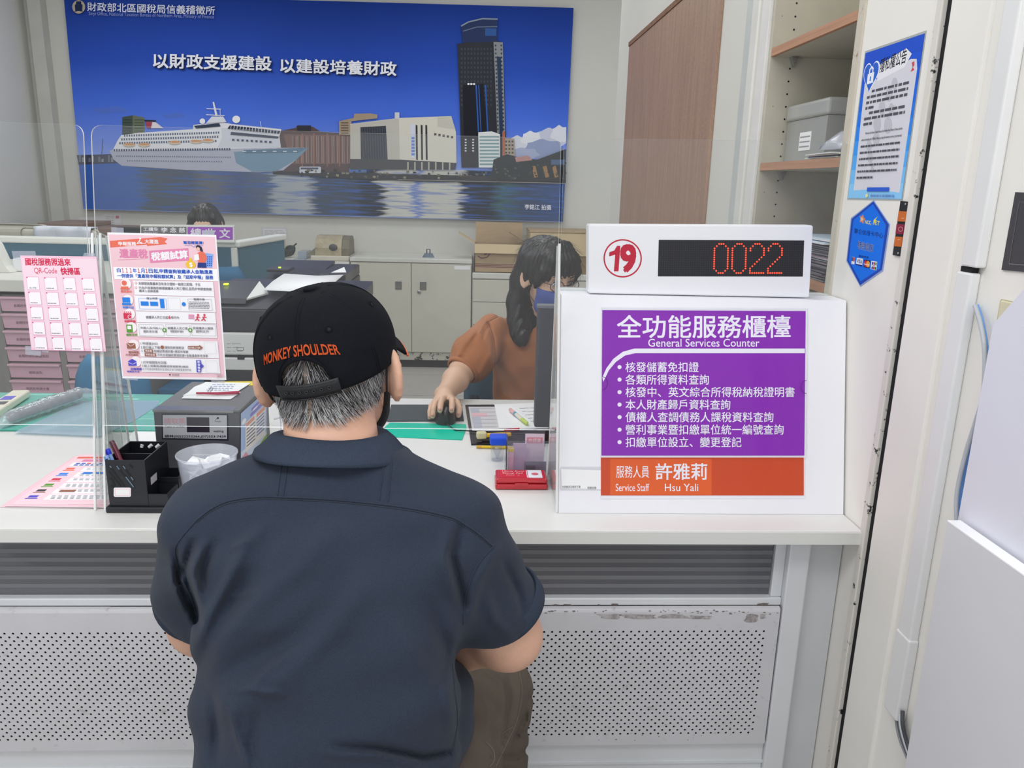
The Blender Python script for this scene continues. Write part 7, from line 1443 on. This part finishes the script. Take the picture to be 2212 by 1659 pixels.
for _ in range(5200):
    k = r0.randrange(len(cents)); n = nrmls[k]; n = n if np.dot(n, cents[k] - HC_) > 0 else -n; lq = (cents[k] - HC_) @ np.array([hr, hf, hu]).T
    down = -hu - hf * .35 * np.sign(max(-.2, lq[1])) + hr * .35 * np.sign(lq[0]) * (abs(lq[0]) < .05); d = nrm(down - n * (down @ n) + n * .22); low = lq[2] < -.03
    wp_ = .50 if (abs(lq[0]) > .045 or low) else .30; u_ = r0.random(); m_ = HW_ if u_ < wp_ else (HG_ if u_ < wp_ + .22 else HB)
    strand(strands, cents[k] + n * .001, d, n, r0.uniform(.010, .022) * (.8 if low else 1), r0.uniform(.00028, .0005), m_)
obj('hair_strands', strands, hair, kind='stuff')
# black face mask and its loops
fm_ = Field(HC_ - .14, HC_ + V(.14, .16, .12), .0036); head(fm_, HC_, fr, HS, wide=1.12, tall=.90, ears=False); fm_.d -= .006
Lq = lambda P: (P - HC_) @ np.array([hr, hf, hu]).T
fm_.carve(lambda P: (lambda q: np.maximum(.034 - q[..., 1], np.maximum(q[..., 2] + .018 - .0, -.128 - q[..., 2])))(Lq(P)) * -1 * -1 * -1 * -1 if False else -np.maximum(.034 - Lq(P)[..., 1] - .35 * np.maximum(0, -.06 - Lq(P)[..., 2]), np.maximum(Lq(P)[..., 2] + .022, -.130 - Lq(P)[..., 2])) * -1 * -1, HC_ - .14, HC_ + .16, .002)
msk = obj('face_mask', fm_.mesh(MASKB), man)
for s_ in (-1, 1):
    pts = [L(s_ * .068, .034, -.030), L(s_ * .088, .012, .002), L(s_ * .092, -.012, .016), L(s_ * .0935, -.026, .0), L(s_ * .0925, -.032, -.025), L(s_ * .089, -.026, -.050), L(s_ * .082, .0, -.068), L(s_ * .066, .034, -.085)]
    obj('ear_loop', MB().tube(smooth(pts, 6), .0016, MASKB, 6), msk)
# stool under him
stl = thing('stool', 'round grey stool the customer in the cap sits on', 'stool', (mx, .85, 0)); obj('seat', MB().lathe((mx, .85, .40), [(.001, 0), (.16, 0), (.165, .012), (.155, .032), (.001, .036)], mat('stool_vinyl', '#55575c', .5), seg=36), stl); obj('column', MB().lathe((mx, .85, .03), [(.025, 0), (.025, .37)], CHROME), stl); obj('base', MB().lathe((mx, .85, 0), [(.19, 0), (.19, .012), (.03, .035)], CHROME, seg=36), stl)
# ------------------------------------------------------------------ the clerk
BLOUSE = mat('blouse_rust', '#a8683f', .8, var=.06, vscale=9, bump=.2, bscale=700, sheen=.1); MASKN = mat('mask_blue', '#4a5a9e', .75, var=.08, vscale=30); HAIRK = mat('hair_long_black', '#1d1a1c', .36, var=.3, vscale=60, stretch=(1, 1, .05), spec=.5); HAIRK2 = mat('hair_strand_brown', '#3a3433', .4); CHK = mat('trouser_black', '#26262c', .85)
clk = thing('person', 'clerk in a rust blouse, blue mask and glasses with her hand on the mouse', 'person', (.22, 2.66, 0))
KC = V(.243, 2.515, 1.118); kf = nrm((.50, -.84, -.16)); kfr = head_frame(kf, nrm((.03, 0, 1))); kr, kf, ku = kfr
fd = Field((-.16, 1.98, 0.0), (.56, 2.92, 1.28), .0042); LK = head(fd, KC, kfr, .93)
neck = V(.225, 2.60, .97); fd.cone(neck, LK(0, -.03, -.06), .050, .048, .02)
kshR, kshL = V(.068, 2.575, .925), V(.385, 2.60, .925); kelR, kelL = V(-.028, 2.455, .815), V(.47, 2.44, .80); kwR, kwL = V(-.078, 2.235, .792), V(.36, 2.24, .785)
krows = [(.48, .225, 2.68, .17, .13), (.62, .225, 2.66, .150, .115), (.72, .225, 2.645, .148, .112), (.82, .225, 2.63, .155, .112), (.90, .226, 2.615, .165, .098), (.95, .227, 2.607, .135, .072), (.985, .226, 2.602, .075, .055)]
fd.loft([(z, a, b, c - .014, d - .012) for z, a, b, c, d in krows], .03)
for sh, el, wr in ((kshR, kelR, kwR), (kshL, kelL, kwL)): fd.cone(sh, el, .046, .040, .03).cone(el, el * .6 + wr * .4, .039, .038, .02).cone(el * .6 + wr * .4, wr, .038, .025, .02)
# right hand wrapped over the mouse
M0 = V(-.069, 2.118, ZC)
fd.cone(kwR, (-.076, 2.19, .803), .026, .021, .02)
for kx, ky, kz in ((-.101, 2.165, .790), (-.088, 2.160, .799), (-.073, 2.158, .804), (-.057, 2.163, .801)): fd.cone((-.076, 2.20, .800), (kx, ky, kz), .020, .0115, .012)
fd.chain([(-.103, 2.165, .790), (-.110, 2.138, .787), (-.113, 2.118, .777), (-.113, 2.104, .764)], [.0090, .0082, .0076, .0066], .003)
fd.chain([(-.089, 2.160, .799), (-.098, 2.125, .800), (-.1025, 2.100, .789), (-.1035, 2.086, .772)], [.0096, .0088, .0082, .0072], .003)
fd.chain([(-.073, 2.158, .805), (-.080, 2.118, .812), (-.083, 2.090, .804), (-.0835, 2.072, .793)], [.0100, .0092, .0085, .0076], .003)
fd.chain([(-.057, 2.163, .802), (-.052, 2.122, .810), (-.051, 2.094, .803), (-.052, 2.076, .792)], [.0098, .0090, .0083, .0074], .003)
fd.chain([(-.060, 2.198, .795), (-.040, 2.168, .788), (-.032, 2.140, .780), (-.034, 2.112, .768)], [.0130, .0108, .0096, .0080], .004)
# left hand resting flat by the keyboard
d = nrm(V(-.35, -.9, -.15)); pe = kwL + d * .08; ac = nrm(np.cross(d, V(0, 0, 1)))
hand(fd, kwL, pe, ac, V(0, 0, 1), [[pe + ac * (-.030 + .02 * i) + d * .034 * q - V(0, 0, .002), pe + ac * (-.030 + .02 * i) + d * .056 * q - V(0, 0, .012), pe + ac * (-.030 + .02 * i) + d * .066 * q - V(0, 0, .022)] for i, q in enumerate((.8, 1, 1.05, .95))], r=.0078, thumb=[kwL + d * .05 + ac * .045 - V(0, 0, .01), kwL + d * .075 + ac * .05 - V(0, 0, .02)], wr=.022)
for sx in (.13, .32): fd.cone((sx, 2.66, .50), (sx, 2.52 - .1, .50), .075, .055, .03).cone((sx, 2.42, .50), (sx, 2.46, .08), .05, .036, .02).cone((sx, 2.46, .08), (sx, 2.36, .035), .034, .026, .02)
cbody = obj('body', fd.mesh(SKINW), clk)
NAIL = mat('finger_nail', '#d99a90', .3); 
for p, dr in (((-.113, 2.099, .768), (0, -.6, .6)), ((-.1038, 2.081, .777), (0, -.6, .6)), ((-.0836, 2.067, .798), (0, -.6, .7)), ((-.052, 2.071, .797), (0, -.6, .7)), ((-.0335, 2.107, .773), (.2, -.6, .6))): obj('finger_nail', MB().ball(V(*p) + nrm(dr) * .0012, (.0046, .0032, .0042), NAIL, 10, 8), clk)
# blouse with puffed sleeves
fb_ = Field((-.16, 2.34, .46), (.56, 2.84, 1.02), .0036); fb_.loft(krows, .02)
for sh, el, sg in ((kshR, kelR, -1), (kshL, kelL, 1)):
    m_ = sh * .45 + el * .55 + V(sg * .004, 0, -.006); fb_.cone(sh, m_, .056, .072, .02).cone(m_, el + V(0, .01, -.004), .072, .058, .02)
    fb_.ell(m_ + V(0, 0, -.035), (.05, .055, .045), None, .03)
I = np.argwhere(np.abs(fb_.d) < .02); P = fb_.lo + I * fb_.h; px, py = proj(P); disp = .0012 * (np.sin(P[:, 0] * 70 + P[:, 2] * 55) + np.sin(P[:, 2] * 64 - P[:, 0] * 41 + P[:, 1] * 30))
for pts, wd, amp in (([(1048, 690), (1030, 715), (1000, 745), (985, 775)], 6, .005), ([(1056, 700), (1066, 730), (1068, 765)], 4, -.006), ([(1040, 700), (1022, 735), (1008, 760)], 5, -.004), ([(1000, 770), (975, 785), (955, 792)], 5, -.005), ([(1060, 765), (1040, 800), (1015, 830)], 7, .005), ([(985, 790), (1005, 815), (1030, 840)], 6, -.005), ([(1075, 790), (1100, 820), (1120, 850)], 10, -.004), ([(1062, 690), (1085, 678), (1105, 665)], 2.5, -.004), ([(1050, 694), (1042, 704), (1036, 718)], 3, .004), ([(1058, 704), (1048, 716), (1044, 730)], 3, -.004)):
    best = np.full(len(P), 1e9)
    for i in range(len(pts) - 1): a, b = np.array(pts[i]), np.array(pts[i + 1]); ab = b - a; t = np.clip(((px - a[0]) * ab[0] + (py - a[1]) * ab[1]) / (ab @ ab), 0, 1); best = np.minimum(best, np.hypot(px - a[0] - t * ab[0], py - a[1] - t * ab[1]))
    disp += np.where(P[:, 1] < 2.64, amp * np.exp(-(best / wd) ** 2), 0)
fb_.d[tuple(I.T)] -= disp
fb_.ell((.226, 2.59, 1.0), (.052, .06, .045), None, .004, cut=True)
for sh, el in ((kshR, kelR), (kshL, kelL)):
    d = nrm(el - sh); b = el + d * -.006; fb_.carve(lambda P, b=b, d=d: -((P - b) @ d) + np.where(np.linalg.norm(P - b, axis=-1) > .10, 1, 0), b - .1, b + .1, .002)
blo = obj('blouse', fb_.mesh(BLOUSE), clk)
BB = bvh(blo); seam('armhole_seam', [(1054, 694), (1066, 730), (1070, 770), (1064, 810)], .0011, mat('blouse_seam', '#6f3d22', .8), blo, BB); seam('shoulder_seam', [(1056, 694), (1085, 680), (1106, 668)], .0011, mat('blouse_seam'), blo, BB)
for el, sh in ((kelR, kshR), (kelL, kshL)):
    d = nrm(el - sh); obj('sleeve_band', MB().lathe(el - d * .010, [(.050, 0), (.056, .001), (.055, .012), (.049, .014), (.046, .006), (.050, 0)], BLOUSE, d, 32), blo)
fp = Field((0, 2.28, .06), (.46, 2.86, .64), .006); fp.ell((.225, 2.68, .53), (.16, .13, .10), None, .03)
for sx in (.13, .32): fp.cone((sx, 2.66, .50), (sx, 2.42, .50), .088, .068, .03).cone((sx, 2.42, .50), (sx, 2.46, .12), .062, .05, .02)
obj('trousers', fp.mesh(CHK), clk)
for sx in (.13, .32): obj('shoe', MB().ball((sx, 2.39, .034), (.042, .11, .034), SHOE, 18, 10), clk)
# long straight hair with a fringe
fhk = Field(KC + V(-.17, -.15, -.36), KC + V(.17, .22, .15), .0036); Rk = np.array([kr, kf, ku]); S93 = .93
fhk.ell(LK(0, -.016, .030), (.082, .099, .095), Rk, .02)
for s_ in (-1, 1):
    fhk.chain([LK(s_ * .066, -.03, .05), LK(s_ * .070, -.058, -.03), LK(s_ * .076, -.055, -.11), LK(s_ * .076, -.035, -.17), LK(s_ * .074, -.010, -.215), LK(s_ * .072, .0, -.235)], [.031, .029, .029, .028, .024, .016], .03)
    fhk.chain([LK(s_ * .050, .050, .072), LK(s_ * .066, .058, .030), LK(s_ * .072, .042, -.004), LK(s_ * .073, .034, -.030)], [.024, .016, .011, .005], .015)
fhk.chain([LK(0, -.07, .04), LK(0, -.085, -.08), LK(0, -.07, -.2), LK(0, -.05, -.26)], [.06, .050, .050, .03], .04)
for k, (a, l_) in enumerate(((-.050, -.002), (-.034, .006), (-.016, .012), (.004, .014), (.022, .012), (.040, .004), (.056, -.004))): fhk.chain([LK(a * .5, .045, .108), LK(a * .9, .080, .070), LK(a, .093 - abs(a) * .35, .036), LK(a * 1.03, .094 - abs(a) * .4, l_ + .006)], [.018, .013, .008, .003], .012)
Iq = np.argwhere(np.abs(fhk.d) < .02); P = fhk.lo + Iq * fhk.h; lq = (P - KC) @ Rk.T; an = np.arctan2(lq[:, 0], lq[:, 1]); fhk.d[tuple(Iq.T)] -= .0016 * np.sin(an * 34) + .0009 * np.sin(an * 71 + lq[:, 2] * 30)
hk = obj('hair', fhk.mesh(HAIRK), clk)
HT = bvh(hk); sm = MB(); hv = np.array([tuple(V(*v.co) + WLOC[hk.name]) for v in hk.data.vertices]); lv = (hv - KC) @ Rk.T; r0 = random.Random(5); cand = np.where(lv[:, 2] > -.02)[0]
for _ in range(420):
    p = hv[cand[r0.randrange(len(cand))]]; q = (p - KC) @ Rk.T; n = nrm(p - LK(0, -.016, .03)); dn = nrm(-ku * (1 if q[2] < .06 else .4) + (kr * np.sign(q[0]) * .6 + kf * .25 * np.sign(q[1]) if q[2] > .03 else 0)); dn = nrm(dn - n * (dn @ n)); strand(sm, p + n * .0008, dn, n, r0.uniform(.03, .06), .00035, HAIRK2 if r0.random() < .5 else HB, .05)
obj('hair_strands', sm, hk, kind='stuff')
# eyes, glasses, mask
for s_ in (-1, 1):
    e = obj('eye', MB().ball(LK(s_ * .031, .079, -.004), .0118, mat('eye_white', '#e6e0da', .2), 16, 12), clk); g_ = nrm(kf + kr * .1 - ku * .15); c = LK(s_ * .031, .079, -.004)
    obj('iris', MB().lathe(c, [(.0056, .0102), (.0050, .0112), (.0001, .0119)], mat('iris_dark', '#1d1310', .15), g_, 18), e)
    obj('eyelid', MB().tube([LK(s_ * .019, .0905, .001), LK(s_ * .026, .0945, .0055), LK(s_ * .034, .0945, .0055), LK(s_ * .043, .086, .0005)], [.0014, .002, .002, .001], mat('lash_dark', '#2a1a16', .6), 6), e)
    obj('eyebrow', MB().tube([LK(s_ * .016, .098, .017), LK(s_ * .030, .098, .022), LK(s_ * .046, .084, .018)], [.0015, .0022, .001], mat('brow_dark', '#3a2a24', .7), 6), clk)
gls = MB(); GM_ = mat('glasses_wine', '#3d2029', .3, var=.2, vscale=300)
GLENS = clear('glasses_lens', '#fbfbff', .03, '#e8e8f0', .02, 1.5, .9); lens = MB()
for s_ in (-1, 1):
    ring = [LK(s_ * .034 + .0245 * math.cos(t) * (1.0 + .06 * math.cos(2 * t)), .107 - .010 * abs(math.cos(t)) * (1 if s_ * math.cos(t) > 0 else .3), -.010 + .0185 * math.sin(t)) for t in np.linspace(0, 2 * math.pi, 33)]
    gls.tube(ring, .0014, GM_, 6, False); lens.add(ring[:-1], [tuple(range(32))], GLENS)
    gls.tube([LK(s_ * .058, .098, -.004), LK(s_ * .072, .075, -.003), LK(s_ * .080, .02, -.002), LK(s_ * .080, -.012, -.006), LK(s_ * .076, -.03, -.022)], .0013, GM_, 6)
gls.tube([LK(-.0105, .108, -.006), LK(0, .1135, -.003), LK(.0105, .108, -.006)], .0014, GM_, 6)
go_ = obj('glasses', gls, clk); obj('lenses', lens, go_)
fmk = Field(KC - .15, KC + .15, .0034); head(fmk, KC, kfr, .93, ears=False); fmk.d -= .0055; fmk.ell(LK(0, .085, -.05), (.040, .030, .050), Rk, .03)
Lq2 = lambda P: (P - KC) @ Rk.T
fmk.carve(lambda P: -np.maximum(.034 + .25 * np.maximum(0, -.05 - Lq2(P)[..., 2]) * -1 - Lq2(P)[..., 1], np.maximum(Lq2(P)[..., 2] + .028 - .32 * np.maximum(0, .03 - np.abs(Lq2(P)[..., 0])), -.125 - Lq2(P)[..., 2])), KC - .16, KC + .16, .002)
mk = obj('face_mask', fmk.mesh(MASKN), clk)
for s_ in (-1, 1): obj('ear_loop', MB().tube(smooth([LK(s_ * .064, .036, -.040), LK(s_ * .074, .016, -.012), LK(s_ * .084, -.012, .012), LK(s_ * .084, -.026, -.010), LK(s_ * .080, -.02, -.042), LK(s_ * .066, .034, -.085)], 6), .0012, mat('loop_black', '#2a2a34', .7), 6), mk)
cc = thing('office_chair', 'blue office chair the clerk in rust sits on', 'chair', (.225, 2.75, 0), 'blue office chairs'); BL3 = mat('blue_upholstery_grey', '#3f5f74', .8, var=.06)
obj('seat', MB().box((.0, 2.52, .355), (.45, 2.94, .412), BL3, .02), cc); obj('column', MB().lathe((.225, 2.74, .08), [(.028, 0), (.028, .275)], BLACK), cc)
for k in range(5): a = 2 * math.pi * k / 5 + .3; obj('leg', MB().tube([(.225, 2.74, .09), (.225 + .24 * math.cos(a), 2.74 + .24 * math.sin(a), .06)], [.022, .014], BLACK).ball((.225 + .24 * math.cos(a), 2.74 + .24 * math.sin(a), .028), .027, BLACK, 10, 8), cc)
obj('backrest', MB().sheet([[(.225 + .235 * s_, 2.90 - .06 * s_ * s_, z) for s_ in np.linspace(-1, 1, 11)] for z in np.linspace(.50, .86, 6)], BL3, .04), cc)
obj('armrest', MB().box((-.01, 2.52, .62), (.03, 2.80, .645), BLACK, .01).box((.0, 2.64, .40), (.02, 2.68, .62), BLACK), cc)
# ------------------------------------------------------------------ the colleague behind the partition
GX = V(-1.468, 4.48, 1.138); gf = nrm((.10, -.97, -.17)); gfr = head_frame(gf); Rg = np.array(gfr); girl = thing('person', 'dark-haired colleague behind the teal partition, only the top of her head showing', 'person', (-1.47, 4.6, 0))
fg = Field((-1.75, 4.18, .0), (-1.18, 4.95, 1.28), .006); LG = head(fg, GX, gfr, .93); fg.cone((-1.47, 4.60, .98), LG(0, -.03, -.06), .048, .048, .02)
for sx in (-.15, .15): fg.cone((-1.47 + sx, 4.60, .92), (-1.47 + sx * 1.35, 4.50, .78), .042, .038, .02).cone((-1.47 + sx * 1.35, 4.50, .78), (-1.47 + sx * .7, 4.30, .772), .036, .024, .02)
for sx in (-.15, .15):
    w_ = V(-1.47 + sx * .7, 4.30, .772); d = nrm(V(-sx * .6, -.9, -.1)); pe = w_ + d * .07; ac = nrm(np.cross(d, V(0, 0, 1))); hand(fg, w_, pe, ac, V(0, 0, 1), [[pe + ac * (-.030 + .02 * i) + d * .035 - V(0, 0, .006), pe + ac * (-.030 + .02 * i) + d * .06 - V(0, 0, .014)] for i in range(4)], thumb=[w_ + d * .05 + ac * .045, w_ + d * .07 + ac * .05 - V(0, 0, .01)], wr=.022)
for sx in (-.08, .08): fg.cone((-1.47 + sx, 4.66, .52), (-1.47 + sx, 4.40, .52), .07, .055, .03).cone((-1.47 + sx, 4.40, .52), (-1.47 + sx, 4.44, .08), .048, .036, .02).cone((-1.47 + sx, 4.44, .08), (-1.47 + sx, 4.35, .035), .034, .026, .02)
fg.loft([(.48, -1.47, 4.68, .145, .11), (.8, -1.47, 4.63, .14, .10), (.90, -1.47, 4.61, .15, .085), (.97, -1.47, 4.605, .07, .05)], .03); obj('body', fg.mesh(SKINW), girl)
fg2 = Field((-1.76, 4.40, .46), (-1.18, 4.84, 1.0), .006); fg2.loft([(.48, -1.47, 4.68, .16, .125), (.8, -1.47, 4.63, .155, .115), (.90, -1.47, 4.61, .165, .10), (.96, -1.47, 4.605, .09, .062)], .03)
for sx in (-.15, .15): fg2.cone((-1.47 + sx, 4.60, .92), (-1.47 + sx * 1.3, 4.52, .80), .055, .050, .03)
obj('blouse', fg2.mesh(mat('blouse_grey', '#8a8d96', .85)), girl)
fg3 = Field((-1.66, 4.26, .06), (-1.28, 4.86, .62), .007); fg3.ell((-1.47, 4.68, .53), (.15, .12, .09), None, .03)
for sx in (-.08, .08): fg3.cone((-1.47 + sx, 4.66, .52), (-1.47 + sx, 4.40, .52), .082, .066, .03).cone((-1.47 + sx, 4.40, .52), (-1.47 + sx, 4.44, .12), .058, .05, .02)
obj('trousers', fg3.mesh(CHK), girl)
for sx in (-.08, .08): obj('shoe', MB().ball((-1.47 + sx, 4.38, .034), (.042, .11, .034), SHOE, 14, 8), girl)
fg4 = Field(GX + V(-.15, -.16, -.22), GX + V(.15, .2, .14), .0045); fg4.ell(LG(0, -.02, .03), (.079, .098, .092), Rg, .02)
for s_ in (-1, 1):
    fg4.chain([LG(s_ * .034, .050, .098), LG(s_ * .060, .058, .055), LG(s_ * .070, .045, .0), LG(s_ * .080, .0, -.08), LG(s_ * .078, -.02, -.19)], [.020, .016, .020, .024, .016], .02); fg4.chain([LG(s_ * .05, -.05, .0), LG(s_ * .05, -.06, -.18)], [.045, .035], .03)
Iq = np.argwhere(np.abs(fg4.d) < .02); P = fg4.lo + Iq * fg4.h; lq = (P - GX) @ Rg.T; fg4.d[tuple(Iq.T)] -= .0016 * np.sin(np.arctan2(lq[:, 0], lq[:, 1]) * 30); obj('hair', fg4.mesh(HAIRK), girl)
for s_ in (-1, 1):
    e = obj('eye', MB().ball(LG(s_ * .031, .079, -.004), .0118, mat('eye_white'), 12, 8), girl); obj('iris', MB().lathe(LG(s_ * .031, .079, -.004), [(.0056, .0102), (.0001, .0119)], mat('iris_dark'), gf, 14), e)
c4_ = thing('office_chair', 'office chair of the colleague behind the teal partition', 'chair', (-1.47, 4.72, 0)); obj('seat', MB().box((-1.66, 4.55, .37), (-1.28, 4.93, .425), BL3, .02), c4_); obj('column', MB().lathe((-1.47, 4.74, .05), [(.028, 0), (.028, .32)], BLACK), c4_); obj('base', MB().lathe((-1.47, 4.74, 0), [(.22, 0), (.22, .02), (.04, .05)], BLACK), c4_); obj('backrest', MB().box((-1.64, 4.88, .5), (-1.30, 4.92, .86), BL3, .015), c4_)
